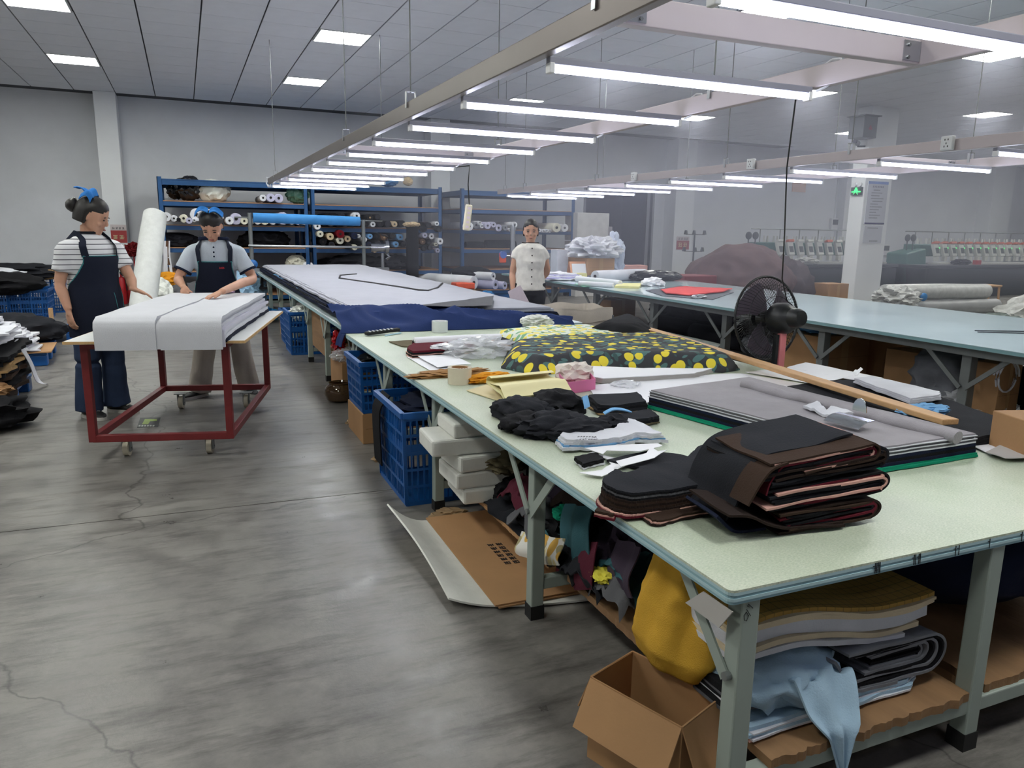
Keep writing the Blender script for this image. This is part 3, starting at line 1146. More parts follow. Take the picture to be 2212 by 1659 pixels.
bag_px('cloth_bundle', 'small white bundle beside the larger one on the low rack shelf', 665, 574, 10, 8, 15.1, RC['white'], 24, 0.18, base=0.62)
bag_px('cloth_bundle', 'black cloth mass filling the low shelf of the dark roll rack', 760, 578, 70, 26, 15.4, RC['black'], 25, 0.22, base=0.62)
bag_px('cloth_bundle', 'second black cloth mass on the low shelf of the dark roll rack', 850, 575, 50, 22, 15.5, RC['charcoal'], 26, 0.22, base=0.62)
bag_px('cloth_bundle', 'blue scarf like cloth and straw hat on top of the dark roll rack', 838, 392, 20, 10, 15.5, RC['blue'], 27, 0.2, base=2.238)
bag_px('straw_disc', 'round straw coloured coil on top of the dark roll rack', 881, 392, 10, 9, 15.3, RC['beige'], 28, 0.12, base=2.238, cat='coil')
for i, (px, py, rx, rz, nm) in enumerate(((1080, 532, 34, 13, 'long black bolt lying on the middle shelf behind the blouse worker'), (1024, 532, 20, 10, 'short black bolt lying on the middle shelf by the rack post'))):
    c = PY(px, py, 15.9)
    k = (c - CAM).length / FPX
    roll(c - Vector((rx * k, 0, 0)), c + Vector((rx * k, 0, 0)), rz * k, RC['black'], 'cloth_roll', nm, None, seed=i + 40)
# floor rolls beside rack three
for i, (px, py, r, L, c, nm) in enumerate(((1024, 611, 15, 1.6, 'white', 'large white roll on the floor with a dark core, beside the rack post'), (1066, 597, 8.5, 1.2, 'white', 'small white roll lying on top of the floor rolls by the rack'),
                                          (1071, 615, 11, 1.2, 'lilac', 'lilac white roll on the floor next to the large white one'), (1091, 617, 9, 1.0, 'lilac', 'thin lilac roll at the end of the row of floor rolls'))):
    q = PY(px, py, 14.1)
    rr = r / FPX * (q - CAM).length
    roll(q, q + Vector((-0.45 * L, 0.75 * L, 0)), rr, RC[c], 'cloth_roll', nm, None, seed=i + 60)
q = PY(1010, 587, 14.9)
bag_px('cloth_bundle', 'big black padded roll heaped behind the white floor rolls', 1018, 590, 42, 15, 14.9, RC['black'], 31, 0.08, ry=0.5)
q = PY(1052, 620, 13.6)
lump((q.x, 13.6, 0.19), (0.14, 0.13, 0.1), 0.2, 2.2, 33, 0.141).build('cloth_bundle', mat('blue_film', (28, 116, 178), 0.4, var=0.15), None, True, label='bright blue plastic bundle on the pallet between the white rolls', cat='bag')
q = PZ(1070, 640, 0.12)
MB().span((q.x - 0.55, 13.3, 0), (q.x + 0.65, 14.5, 0.14)).build('plastic_pallet', M_RACK, bevel=0.02, label='blue plastic pallet on the floor under the white rolls', cat='pallet')

# standing rolls and leaning things
q = PY(890, 600, 14.7)
t = roll((q.x, 14.7, 0.02), (q.x + 0.02, 14.7, 1.5), 0.125, RC['black'], 'standing_roll', 'tall black roll standing on end with a tan paper cap, against the dark roll rack', None, seed=70)
lump((q.x, 14.68, 1.52), (0.16, 0.15, 0.05), 0.2, 3, 8).build('paper_cap', RC['beige'], t, True)
a = PZ(300, 738, 0.0)
b_ = PY(334, 465, a.y + 1.2)
roll(a + Vector((0, 0, 0.05)), b_, 0.16, mat('foam_wrap', (206, 208, 206), 0.7, var=0.06, scale=14, bump=0.3, bscale=20), 'foam_roll', 'long white foam sheet roll leaning upright near the striped shirt worker', None, rc=0.05, seed=71, wob=0.08)
# red extinguishers and red brush heads by the pilaster
M_REDP = mat('red_plastic', (170, 26, 34), 0.4, var=0.05)
for i, px in enumerate((262, 276)):
    q = PZ(px, 645, 0)
    t = thing('fire_extinguisher', ('red fire extinguisher on the floor beside the back wall pilaster', 'second red fire extinguisher standing by the first one')[i], 'extinguisher', (q.x, 15.6 + 0.2 * i, 0))
    c = PY(px, 600, 15.6 + 0.2 * i)
    MB().lathe([(0.07, 0), (0.075, 0.02), (0.075, 0.42), (0.06, 0.47), (0.025, 0.5), (0.025, 0.55)], (c.x, c.y, 0), 16).build('cylinder', M_REDP, t, smooth=True)
    MB().span((c.x - 0.02, c.y - 0.07, 0.55), (c.x + 0.02, c.y + 0.05, 0.59)).build('handle', M_DARK, t)
    MB().tube([(c.x, c.y - 0.05, 0.55), (c.x + 0.07, c.y - 0.08, 0.5), (c.x + 0.085, c.y - 0.05, 0.25)], 0.012, 6).build('hose', M_DARK, t, smooth=True)
q = PY(288, 539, 15.9)
t = thing('red_mop', 'red fringed duster head on a thin pole beside the pilaster', 'duster', (q.x, 15.9, 0))
MB().cyl((q.x, 15.9, 0), (q.x, 15.9, q.z), 0.012, n=8).build('pole', M_REDP, t)
lump(q, (0.13, 0.13, 0.11), 0.5, 5, 3).build('fringe', cloth('red_fringe', (112, 30, 34)), t)
# strips of cloth hanging at the rack end
t = thing('hanging_straps', 'white and brown cloth straps hanging at the end of the white roll rack', 'straps', (-0.42, 14.9, 0.6))
for i, (dx, L, c) in enumerate(((-0.07, 0.75, 'white'), (-0.02, 0.86, 'white'), (0.03, 0.5, 'brown'), (0.07, 0.8, 'white'))):
    q = PY(352 + i * 4, 522, 14.9)
    w = 0.045

    def fn(u, v, q=q, L=L, i=i):
        return Vector((q.x + (v - 0.5) * w + 0.01 * math.sin(u * 5 + i), 14.992 - 0.008 * (1 + math.sin(u * 4 + i)) * u, 1.16 - L * u * 0.85))
    MB().grid(fn, 10, 2, 0.006).build('strap', RC[c], t, True)

# ---------------------------------------------------------------- cloth spreader frame at the far end of the table
xa, xb = PY(541, 500, 13.95).x, PY(785, 500, 13.95).x
zt = PY(541, 470, 13.95).z
zl = PY(650, 531, 13.95).z
t = thing('cloth_spreader', 'steel frame with two posts and cross bars at the far end of the spreading table', 'spreader frame', ((xa + xb) / 2, 13.95, T))
for x, zz in ((xa, zt + 0.08), (xb, zt)):
    MB().cyl((x, 13.95, T + 0.055), (x, 13.95, zz), 0.035, n=12).build('post', M_STEEL, t, smooth=True)
MB().cyl((xa - 0.25, 13.95, zt), (xb + 0.35, 13.95, zt - 0.02), 0.012, n=8).build('top_bar', M_STEEL, t)
MB().cyl((xa - 0.05, 13.9, zl), (xb + 0.25, 13.9, zl - 0.02), 0.02, n=8).build('lower_bar', M_ALU, t)
MB().span((xa - 0.15, 13.88, T + 0.001), (xb + 0.45, 14.02, T + 0.06)).build('base_rail', M_ALU, t)
m = mat('motor_blue', (20, 90, 160), 0.4)
MB().ell((xa, 13.88, T + 0.13), (0.09, 0.07, 0.08)).build('motor', m, t, smooth=True)
MB().span((xa + 0.12, 13.83, T - 0.28), (xa + 0.16, 13.87, T + 0.0)).span((xa + 0.1, 13.8, T - 0.3), (xa + 0.22, 13.87, T - 0.26)).build('clamp', M_DARK, t)
roll((xa + 0.05, 13.95, zt), (xb - 0.06, 13.95, zt - 0.03), 0.085, cloth('sky_blue', (72, 138, 200)), 'blue_cloth_roll', 'long bright blue cloth roll mounted on the top bar of the spreader frame', None, seed=80)
c = PY(826, 535, 13.9)
t = thing('cloth_cutter', 'shiny chrome end cutter on a stand at the far corner of the spreading table', 'cutter', (c.x, 13.9, T))
M_CHR = mat('chrome', (210, 212, 216), 0.12, 1.0, var=0)
MB().cyl((c.x, 13.9, T + 0.06), (c.x, 13.9, c.z - 0.1), 0.03, n=10).build('stem', M_ALU, t, smooth=True)
MB().cyl((c.x - 0.22, 13.9, c.z), (c.x + 0.04, 13.9, c.z), 0.075, n=18).build('motor_drum', M_CHR, t, smooth=True)
MB().cyl((c.x + 0.04, 13.9, c.z + 0.01), (c.x + 0.1, 13.9, c.z + 0.01), 0.13, n=22).build('cutter_disc', M_CHR, t, smooth=True)
MB().tube([(c.x + 0.07, 13.9, c.z - 0.1), (c.x + 0.12, 13.86, c.z - 0.16), (c.x + 0.06, 13.86, c.z - 0.22)], 0.03, 8).build('guard', M_CHR, t, smooth=True)
MB().tube([(c.x + 0.06, 13.9, c.z + 0.12), (c.x + 0.1, 13.9, c.z + 0.2), (c.x - 0.02, 13.9, c.z + 0.24)], 0.018, 8).build('handle', M_DARK, t, smooth=True)
# ================================================================ things lying on the long cutting table
def seg_dist(p, a, b):
    ab = (b[0] - a[0], b[1] - a[1])
    L = ab[0] ** 2 + ab[1] ** 2 or 1e-9
    t = max(0, min(1, ((p[0] - a[0]) * ab[0] + (p[1] - a[1]) * ab[1]) / L))
    return math.hypot(p[0] - a[0] - ab[0] * t, p[1] - a[1] - ab[1] * t)


def mound(pts, z, h, edge, wave=0.0, freq=6, seed=1, cuts=4, power=1.0):
    def up(x, y):
        d = min(seg_dist((x, y), pts[i], pts[(i + 1) % len(pts)]) for i in range(len(pts)))
        t = min(1, d / edge)
        return h * (math.sin(t * math.pi / 2) ** power)
    mb = sheet(pts, z, 0.004, max(wave, 1e-5), freq, seed, cuts, up)
    n = len(mb.v) // 2
    for i in range(n, 2 * n):
        mb.v[i].z = z
    return mb


def rough_outline(pts, amp, seed, n=6):
    rr = random.Random(seed)
    out = []
    for i in range(len(pts)):
        a, b = pts[i], pts[(i + 1) % len(pts)]
        for k in range(n):
            t = k / n
            out.append((a[0] + (b[0] - a[0]) * t + rr.uniform(-amp, amp), a[1] + (b[1] - a[1]) * t + rr.uniform(-amp, amp)))
    return out


def curvy(pts, n=4):
    out = []
    m = len(pts)
    for i in range(m):
        p0, p1, p2, p3 = [Vector(pts[(i + d) % m][:2]) for d in (-1, 0, 1, 2)]
        for k in range(n):
            t = k / n
            q = 0.5 * (2 * p1 + (p2 - p0) * t + (2 * p0 - 5 * p1 + 4 * p2 - p3) * t * t + (3 * p1 - p0 - 3 * p2 + p3) * t ** 3)
            out.append((q.x, q.y))
    return out


def layers(name, label, cat, pts, z, spec, amp=0.008, seed=1, wave=0.006, freq=5, cuts=2, part='cloth_layer', top_part=None, group=None, up=None):
    cx = sum(p[0] for p in pts) / len(pts)
    cy = sum(p[1] for p in pts) / len(pts)
    t = thing(name, label, cat, (cx, cy, z), 0, group)
    for k, (m, th, sc) in enumerate(spec):
        o = [(cx + (p[0] - cx) * sc, cy + (p[1] - cy) * sc) for p in pts]
        mb = sheet(rough_outline(o, amp, seed + k), z, th * 0.96, wave, freq, seed, cuts, up)
        mb.build(part, m, t, True)
        z += th
    return t


def lemon(name, base, leaf, yel):
    m, nt, b = nodes(name)
    co = texco(nt, (1, 1.0, 0.6), (0, 0, 0.4))
    co2 = texco(nt, (1.0, 2.6, 1), (0.2, 0.1, 0.9))
    co3 = texco(nt, (2.6, 1.0, 1), (0.1, 0.3, 0.2))

    def vor(c, s, thr):
        v = nt.nodes.new('ShaderNodeTexVoronoi')
        v.inputs['Scale'].default_value = s
        v.inputs['Randomness'].default_value = 0.75
        nt.links.new(c, v.inputs['Vector'])
        return ramp(nt, v.outputs['Distance'], (thr, (1, 1, 1, 1)), (thr + 0.03, (0, 0, 0, 1)))
    c = mixcol(nt, vor(co2, 9, 0.38), lin(base), lin(leaf))
    c = mixcol(nt, vor(co3, 8, 0.30), c, lin(tuple(int(x * 0.75) for x in leaf)))
    c = mixcol(nt, vor(co, 13, 0.36), c, lin(yel))
    nt.links.new(c, b.inputs['Base Color'])
    b.inputs['Roughness'].default_value = 0.85
    return m


M_LEMD = lemon('dark_lemon_print', (52, 54, 58), (78, 112, 110), (232, 212, 62))
M_LEMW = lemon('white_lemon_print', (214, 218, 206), (124, 170, 130), (230, 212, 90))
K = {}
for k, c in dict(black=(26, 26, 29), ink=(36, 37, 42), brown=(58, 44, 36), choc=(42, 32, 28), maroon=(92, 28, 40), pink=(206, 160, 148), grey=(150, 146, 150), dgrey=(92, 92, 96), green=(22, 140, 108), navy=(40, 55, 98), navyd=(24, 30, 50),
                 white=(208, 209, 216), sky=(120, 170, 214), orange=(216, 146, 40), tan=(178, 146, 104), teal=(58, 96, 104), wine=(84, 34, 48), purple=(66, 56, 70), yellow=(226, 214, 80), olive=(96, 88, 68), mustard=(196, 150, 44), ltblue=(162, 188, 208)).items():
    K[k] = cloth('dyed_' + k, c, var=0.1, sheen=0.0)
M_PAPER = mat('paper_white', (228, 228, 232), 0.7, var=0.02)
M_PAPERG = mat('paper_grey', (176, 172, 168), 0.8, var=0.04)
M_MANILA = mat('manila', (214, 200, 158), 0.7, var=0.05)
M_YPAD = mat('yellow_pad', (226, 216, 164), 0.7, var=0.03)
M_FILM = mat('clear_film', (226, 228, 232), 0.18, var=0.05, alpha=0.45, spec=0.8)
Z = T + 0.001

# --- the big folded bundle at the near end
def u_path(x0, x1, zc, h, tilt, n=7, x0b=None):
    pts = [(x0, zc + h + tilt * x0)]
    for k in range(1, 4):
        x = x0 + (x1 - h - x0) * k / 3
        pts.append((x, zc + h + tilt * x))
    for k in range(1, n):
        a = math.pi / 2 - math.pi * k / n
        x = x1 - h + h * 1.1 * math.cos(a)
        pts.append((x, zc + h * math.sin(a) + tilt * x))
    x0b = x0 if x0b is None else x0b
    for k in range(3, -1, -1):
        x = x0b + (x1 - h - x0b) * k / 3
        pts.append((x, zc - h + tilt * x))
    return pts


org = Vector((1.295, 1.445, Z))
BZ = 0.80
_rib = ribbon


def ribbon_b(path, *a):
    a = list(a)
    if len(a) > 6:
        a[6] = a[6] * 1.7
    return _rib([(u, w_ * BZ) for u, w_ in path], *a)


bun = thing('cloth_bundle', 'tall folded bundle of brown, black, pink and maroon cloth near the table corner', 'cloth bundle', (1.48, 1.56, Z))
ua, va = Vector((0.997, -0.07, 0)), Vector((0.10, 0.995, 0))
rr = random.Random(3)
for bi, (zc, hmax, cols, x0, x1, tl) in enumerate((
        (0.042, 0.038, ('choc', 'brown', 'black', 'maroon', 'black'), 0.10, 0.43, 0.04),
        (0.122, 0.037, ('black', 'maroon', 'pink', 'black', 'ink', 'choc'), 0.06, 0.445, 0.06),
        (0.196, 0.034, ('ink', 'black', 'ink', 'choc', 'black'), 0.04, 0.44, 0.10))):
    for k, c in enumerate(cols):
        h = hmax - 0.0066 * k
        if h < 0.004:
            break
        p = u_path(x0 + rr.uniform(-0.01, 0.02), x1 - 0.004 * k + rr.uniform(-0.006, 0.006), zc, h, tl, x0b=x0 + rr.uniform(-0.02, 0.03))
        ribbon_b(p, 0.0064, org + va * rr.uniform(-0.004, 0.006), ua, va, 0.26 + rr.uniform(-0.01, 0.02), 8, 0.005, bi * 9 + k).floor_at(Z).build('cloth_layer', K[c], bun, True)
# upper fold opened to the right with the pink and maroon lining
for k, c in enumerate(('brown', 'pink', 'maroon', 'choc')):
    h = 0.028 - 0.006 * k
    p = u_path(0.05 + 0.015 * k, 0.40 - 0.004 * k, 0.222, h, 0.11, x0b=0.16)
    ribbon_b(p, 0.0058, org + va * (0.002 * k), ua, va, 0.25, 8, 0.006, 50 + k).build('cloth_layer', K[c], bun, True)
ribbon_b([(0.36, 0.296), (0.28, 0.286), (0.18, 0.272), (0.10, 0.258), (0.045, 0.225), (0.012, 0.16), (-0.005, 0.09), (-0.03, 0.04)], 0.006, org + va * 0.06, ua, va, 0.24, 8, 0.006, 61).build('cloth_layer', K['ink'], bun, True)
ribbon_b([(0.10, 0.252), (0.05, 0.232), (0.02, 0.19), (0.0, 0.145), (-0.01, 0.12)], 0.006, org + va * -0.006, ua, va, 0.085, 4, 0.003, 62).build('cloth_flap', K['brown'], bun, True)
ribbon_b([(0.13, 0.25), (0.09, 0.235), (0.06, 0.19), (0.05, 0.15)], 0.005, org + va * 0.0, ua, va, 0.07, 4, 0.003, 63).build('cloth_flap', K['maroon'], bun, True)
ribbon_b([(0.30, 0.012), (0.2, 0.02), (0.12, 0.03), (0.05, 0.055), (-0.01, 0.09), (-0.07, 0.10)], 0.006, org + va * -0.012, ua, va, 0.2, 6, 0.005, 64).floor_at(Z).build('cloth_flap', K['choc'], bun, True)
ribbon_b([(0.08, 0.008), (0.0, 0.015), (-0.04, 0.04), (-0.08, 0.08)], 0.008, org + va * 0.03, ua, va, 0.16, 6, 0.006, 65).floor_at(Z).build('cloth_flap', K['navyd'], bun, True)

# --- stack of dark cut panels beside it
def gl(pts):
    return pxs(pts, T)


op = rough_outline(curvy(gl([(1286, 1102), (1316, 1066), (1345, 1076), (1395, 1052), (1470, 1046), (1510, 1012), (1560, 1008), (1610, 1030), (1660, 1028), (1690, 1060), (1580, 1092), (1460, 1112), (1350, 1128)]), 3), 0.003, 2, 2)
spec = [(K['maroon'], 0.006, 1.0), (K['pink'], 0.004, 0.99), (K['choc'], 0.008, 0.97)] + [(K[c], 0.007, 0.95) for c in ('brown', 'choc', 'brown', 'choc')] + [(K[c], 0.006, 0.94) for c in ('black', 'dgrey', 'black', 'ink')]
layers('cut_cloth_stack', 'thick stack of dark brown and black cut garment panels at the table edge', 'cloth stack', op, Z, spec, 0.0015, 4, 0.022, 4, 3)
layers('cut_cloth_pile', 'small notched pile of brown panels with pink edges poking out below the dark stack', 'cloth stack', gl([(1370, 1112), (1440, 1098), (1470, 1112), (1560, 1098), (1578, 1108), (1480, 1124), (1425, 1140), (1405, 1138)]), Z, [(K['choc'], 0.006, 1), (K['pink'], 0.004, 0.97), (K['brown'], 0.006, 0.93)], 0.003, 9, 0.003)
layers('cut_cloth_pile', 'brown cloth tabs with maroon lining hanging over the table edge', 'cloth stack', gl([(1283, 1118), (1300, 1092), (1345, 1098), (1325, 1128)]), Z, [(K['maroon'], 0.006, 1), (K['pink'], 0.004, 0.95), (K['brown'], 0.008, 0.9)], 0.003, 12, 0.003)

# --- paper templates and black pieces
def piece(name, label, cat, px, m, z, th=0.003, wave=0.008, seed=1, freq=5, cuts=3, amp=0.0, up=None, group=None):
    o = gl(px)
    if amp:
        o = rough_outline(o, amp, seed)
    return sheet(o, z, th, wave, freq, seed, cuts, up).build(name, m, None, True, label=label, cat=cat, group=group)


piece('cut_cloth', 'single charcoal cut cloth panel spread under the white paper templates', 'cloth piece', [(1310, 1002), (1400, 982), (1470, 990), (1530, 1008), (1480, 1030), (1380, 1018)], K['ink'], Z, 0.01, 0.01, 3)
piece('paper_template', 'white curved paper template with a long rounded arm over the charcoal panel', 'paper template', [(1262, 985), (1330, 978), (1420, 974), (1430, 980), (1380, 992), (1310, 990), (1302, 998)], M_PAPER, Z + 0.024, 0.0015, 0.006, 5)
piece('paper_template', 'white hook shaped paper template lying on the table beside black panels', 'paper template', [(1250, 1028), (1300, 1022), (1320, 1008), (1310, 998), (1270, 985), (1280, 981), (1318, 994), (1345, 998), (1356, 1008), (1330, 1022), (1300, 1037)], M_PAPER, Z + 0.004, 0.0015, 0.008, 6)
piece('paper_template', 'white star pointed paper template over the dark panel stack', 'paper template', [(1330, 1018), (1395, 1000), (1405, 985), (1420, 996), (1440, 992), (1412, 1010), (1340, 1030)], M_PAPER, Z + 0.03, 0.0015, 0.006, 7)
layers('cut_cloth_pile', 'small pile of black cloth pieces with white fleece edge beside the hook template', 'cloth stack', gl([(1240, 1000), (1290, 990), (1305, 1005), (1262, 1016), (1255, 1012)]), Z, [(K['white'], 0.006, 1.03), (K['black'], 0.008, 1), (K['black'], 0.006, 0.97)], 0.004, 15, 0.005)
wp = layers('cut_cloth_pile', 'pile of white fleece cut pieces with a light blue layer and ink notes', 'cloth stack', gl([(1200, 965), (1225, 950), (1330, 945), (1352, 925), (1375, 930), (1440, 960), (1380, 962), (1340, 972), (1260, 978), (1215, 980)]), Z,
            [(K['white'], 0.012, 1), (K['sky'], 0.006, 0.97), (K['white'], 0.01, 0.95), (K['white'], 0.01, 0.92)], 0.006, 17, 0.014, 6)
mb = MB()
rr = random.Random(5)
for r_ in range(2):
    for k in range(7):
        q = PZ(1248 + k * 6 + r_ * 4, 944 + r_ * 5, Z + 0.052)
        mb.bar(q, q + Vector((rr.uniform(0.004, 0.01), rr.uniform(-0.01, 0.01), 0)), 0.0016, 0.001)
        mb.bar(q + Vector((0.003, 0.004, 0)), q + Vector((0.009, 0.002, 0)), 0.0016, 0.001)
mb.build('ink_note', M_DARK, wp)

# --- black clumps
t = thing('cloth_heap', 'heap of folded black cut cloth tied with blue strips, by the table edge', 'cloth heap', PZ(1180, 930, T))
for i, (x, y, rx, ry, rz, a) in enumerate(((1130, 905, 0.10, 0.14, 0.055, 0.5), (1200, 890, 0.12, 0.12, 0.06, 0.3), (1190, 935, 0.15, 0.10, 0.05, 0.2), (1140, 930, 0.1, 0.1, 0.04, 0.8), (1250, 945, 0.13, 0.09, 0.04, 0.1))):
    q = PZ(x, y, T)
    lump((q.x, q.y, Z + 0.03), (rx, ry, rz), 0.28, 1.8, i + 31, Z, 4, True, a).build('folded_cloth', K['black'] if i % 2 else K['ink'], t, True, angle=70)
for i, px in enumerate(([(1076, 925), (1110, 910), (1120, 918), (1080, 935)], [(1085, 905), (1140, 885), (1150, 893), (1090, 912)])):
    sheet(rough_outline(gl(px), 0.006, i), Z + 0.006 + 0.03 * i, 0.008, 0.006, 9, i).build('cut_strip', K['black'], t, True)
a_, b2 = PZ(1255, 872, T + 0.05), PZ(1275, 900, T + 0.05)
ribbon([(0, 0.02), (0.03, 0.035), (0.07, 0.02), (0.1, 0.0)], 0.004, a_, (b2 - a_).normalized(), Vector((0.8, 0.6, 0)), 0.05, 4, 0.004, 3).build('blue_tie', K['sky'], t, True)
a_ = PZ(1305, 895, T + 0.03)
ribbon([(0, 0.0), (0.04, 0.02), (0.09, 0.015), (0.13, 0.0)], 0.004, a_, Vector((0.95, -0.3, 0)), Vector((0.3, 0.95, 0)), 0.035, 4, 0.004, 4).build('blue_tie', K['sky'], t, True)
layers('cut_cloth_pile', 'long black folded strips with a frayed tan edge behind the black heap', 'cloth stack', gl([(1262, 872), (1380, 866), (1400, 890), (1330, 900), (1290, 898)]), Z, [(K['tan'], 0.006, 1.0), (K['ink'], 0.012, 1), (K['black'], 0.012, 0.96), (K['ink'], 0.012, 0.9)], 0.006, 19, 0.01)
layers('cut_cloth_pile', 'short glossy black folded pieces with a khaki edge beside the blue ties', 'cloth stack', gl([(1325, 912), (1405, 898), (1424, 916), (1400, 922), (1345, 925)]), Z, [(K['olive'], 0.006, 1.0), (K['black'], 0.012, 0.97), (K['ink'], 0.012, 0.92)], 0.005, 21, 0.008)
lump(PZ(1325, 915, T + 0.03), (0.06, 0.06, 0.035), 0.3, 2, 44, Z).build('cloth_wad', K['ink'], None, True, label='charcoal cloth wad squeezed between the black heap and the folded strips', cat='cloth wad')

# --- folders, pads, tape, boxes
t = thing('note_folder', 'open manila folder holding loose papers, on the table near the clear tape', 'folder', PZ(1120, 855, T))
sheet(gl([(1008, 846), (1060, 832), (1230, 862), (1232, 872), (1115, 880)]), Z, 0.004, 0.006, 4, 3).build('folder_cover', M_MANILA, t, True)
for k, (m, px) in enumerate(((M_PAPER, [(1110, 872), (1215, 850), (1236, 858), (1130, 880)]), (mat('lilac_edge', (196, 176, 214), 0.7), [(1112, 868), (1214, 846), (1236, 853), (1128, 875)]), (M_PAPER, [(1105, 866), (1210, 842), (1236, 850), (1124, 872)]))):
    sheet(gl(px), Z + 0.006 + 0.004 * k, 0.003, 0.004, 6, k).build('loose_paper', m, t, True)
pa, pb, pc = PZ(1088, 866, Z + 0.03), PZ(1232, 850, Z + 0.03), PZ(1050, 832, Z + 0.03)
u_, v_ = (pb - pa), (pc - pa)
t = thing('writing_pad', 'thick yellow writing pad with its curled cover page folded back', 'note pad', pa)
ribbon([(0, 0.012), (0.06, 0.022), (0.14, 0.02), (v_.length, 0.016)], 0.012, pa + Vector((0, 0, -0.006)), v_.normalized(), u_.normalized(), u_.length * 0.95, 6).build('pad_block', M_YPAD, t, True)
ribbon([(-0.02, 0.016), (0.02, 0.03), (0.08, 0.05), (0.14, 0.042), (v_.length * 0.9, 0.02), (v_.length * 0.98, 0.035), (v_.length * 0.86, 0.055), (v_.length * 0.7, 0.056)], 0.002, pa, v_.normalized(), u_.normalized(), u_.length, 6).build('curled_page', M_YPAD, t, True)
q = PZ(1055, 825, T)
lump((q.x, q.y, Z + 0.02), (0.13, 0.05, 0.028), 0.25, 2, 5, Z, 4, True, 0.25).build('cloth_pouch', K['orange'], None, True, label='crumpled orange cloth pouch behind the yellow writing pad', cat='pouch')


def tape(label, px, py, R, h, m, core):
    q = PZ(px, py, T)
    t = thing('tape_roll', label, 'tape roll', (q.x, q.y, Z))
    MB().lathe([(R * 0.72, 0), (R, 0), (R, h), (R * 0.72, h), (R * 0.72, 0)], (q.x, q.y, Z), 32, 0, False).build('tape', m, t, True)
    MB().lathe([(R * 0.66, 0.001), (R * 0.72, 0.001), (R * 0.72, h - 0.001), (R * 0.66, h - 0.001), (R * 0.66, 0.001)], (q.x, q.y, Z), 32, 0, False).build('core', core, t, True)
    return t


M_TAPE = mat('clear_tape', (222, 212, 190), 0.25, var=0.02, alpha=0.85)
tp_ = tape('wide clear tape roll standing flat beside the orange pouch, printed letters on its rim', 993, 828, 0.062, 0.085, M_TAPE, M_CARD)
mb = MB()
q = PZ(993, 828, T)
for k, s in enumerate(((-0.03, 'Y'), (-0.01, 'N'), (0.012, 'X'), (0.032, 'A'))):
    c = Vector((q.x + s[0] * 0.7, q.y + math.sqrt(max(0.0, 0.0525 ** 2 - (s[0] * 0.7) ** 2)) * 0.0 - 0.053, Z + 0.0855))
    mb.box(c, (0.007, 0.004, 0.0006), 0.3 * k)
mb.build('print_mark', K['maroon'], tp_)
tape('white translucent tape roll standing by the navy cloth', 950, 717, 0.062, 0.085, mat('white_tape', (216, 220, 218), 0.3, var=0.02), M_PAPER)
q = PZ(985, 815, T)
lump((q.x - 0.02, q.y + 0.06, Z + 0.01), (0.2, 0.05, 0.02), 0.5, 3, 7, Z, 4, True, 0.1).build('brown_paper', mat('kraft_paper', (158, 116, 66), 0.8, var=0.15), None, True, label='crumpled brown kraft paper behind the wide clear tape roll', cat='paper')
a_, b2, c2, d2 = PZ(1225, 852, T), PZ(1285, 843, T), PZ(1262, 815, T), PZ(1200, 822, T)
t = thing('pink_box', 'small open pink cardboard tray stuffed with tissue', 'tray', (a_ + c2) / 2)
mb = MB()
for p, q in ((a_, b2), (b2, c2), (c2, d2), (d2, a_)):
    mb.bar(p + Vector((0, 0, 0.03)), q + Vector((0, 0, 0.03)), 0.004, 0.058)
mb.build('tray_wall', mat('pink_card', (214, 116, 160), 0.6, var=0.05), t)
MB().prism([tuple(p)[:2] for p in (a_, b2, c2, d2)], Z, Z + 0.004).build('tray_floor', MATS['pink_card'], t)
q = PZ(1240, 828, T)
lump((q.x, q.y, Z + 0.055), (0.09, 0.07, 0.05), 0.5, 2.4, 11, Z + 0.006, 3).build('tissue_paper', mat('tissue', (222, 212, 202), 0.8, var=0.04), None, False, label='crumpled off-white tissue paper in the pink tray', cat='tissue')

# --- lemon print cloths and neighbours
t = mound(gl([(1082, 796), (1095, 762), (1180, 748), (1430, 742), (1520, 765), (1598, 800), (1560, 806), (1380, 798), (1270, 800), (1160, 812)]), Z, 0.085, 0.10, 0.014, 7, 4, 5)
t.build('printed_cloth', M_LEMD, None, True, label='thick folded dark cloth printed with yellow lemons and teal leaves', cat='cloth pile', angle=70)
mound(gl([(1068, 728), (1180, 716), (1340, 722), (1362, 742), (1240, 752), (1160, 750)]), Z, 0.055, 0.06, 0.01, 7, 8, 4).build('printed_cloth', M_LEMW, None, True, label='folded white cloth printed with yellow lemons and green leaves', cat='cloth pile', angle=70)
mound(gl([(1250, 728), (1300, 706), (1330, 697), (1390, 700), (1428, 728), (1400, 742), (1320, 738)]), Z, 0.10, 0.2, 0.012, 14, 3, 4).build('cloth_heap', K['black'], None, True, label='frayed black cloth mound heaped behind the lemon print cloths', cat='cloth heap', angle=70)
mound(gl([(1040, 748), (1075, 738), (1135, 758), (1110, 768)]), Z, 0.05, 0.05, 0.01, 8, 6, 4).build('cloth_fold', K['black'], None, True, label='black folded cloth with an orange stripe beside the lemon print', cat='cloth', angle=70)
a_, b2 = PZ(1062, 735, Z + 0.05), PZ(1100, 748, Z + 0.055)
MB().bar(a_, b2, 0.012, 0.006).build('orange_strip', K['orange'], None, label='thin orange strip lying along the black folded cloth', cat='strip')
layers('paper_stack', 'pale grey paper stack sticking out under the dark lemon cloth', 'paper stack', gl([(1212, 812), (1250, 800), (1390, 806), (1540, 806), (1500, 818), (1300, 830)]), Z, [(M_PAPERG, 0.008, 1), (M_PAPERG, 0.008, 0.995), (M_PAPERG, 0.008, 0.99), (M_PAPER, 0.003, 0.985)], 0.004, 4, 0.004, part='paper_sheet')
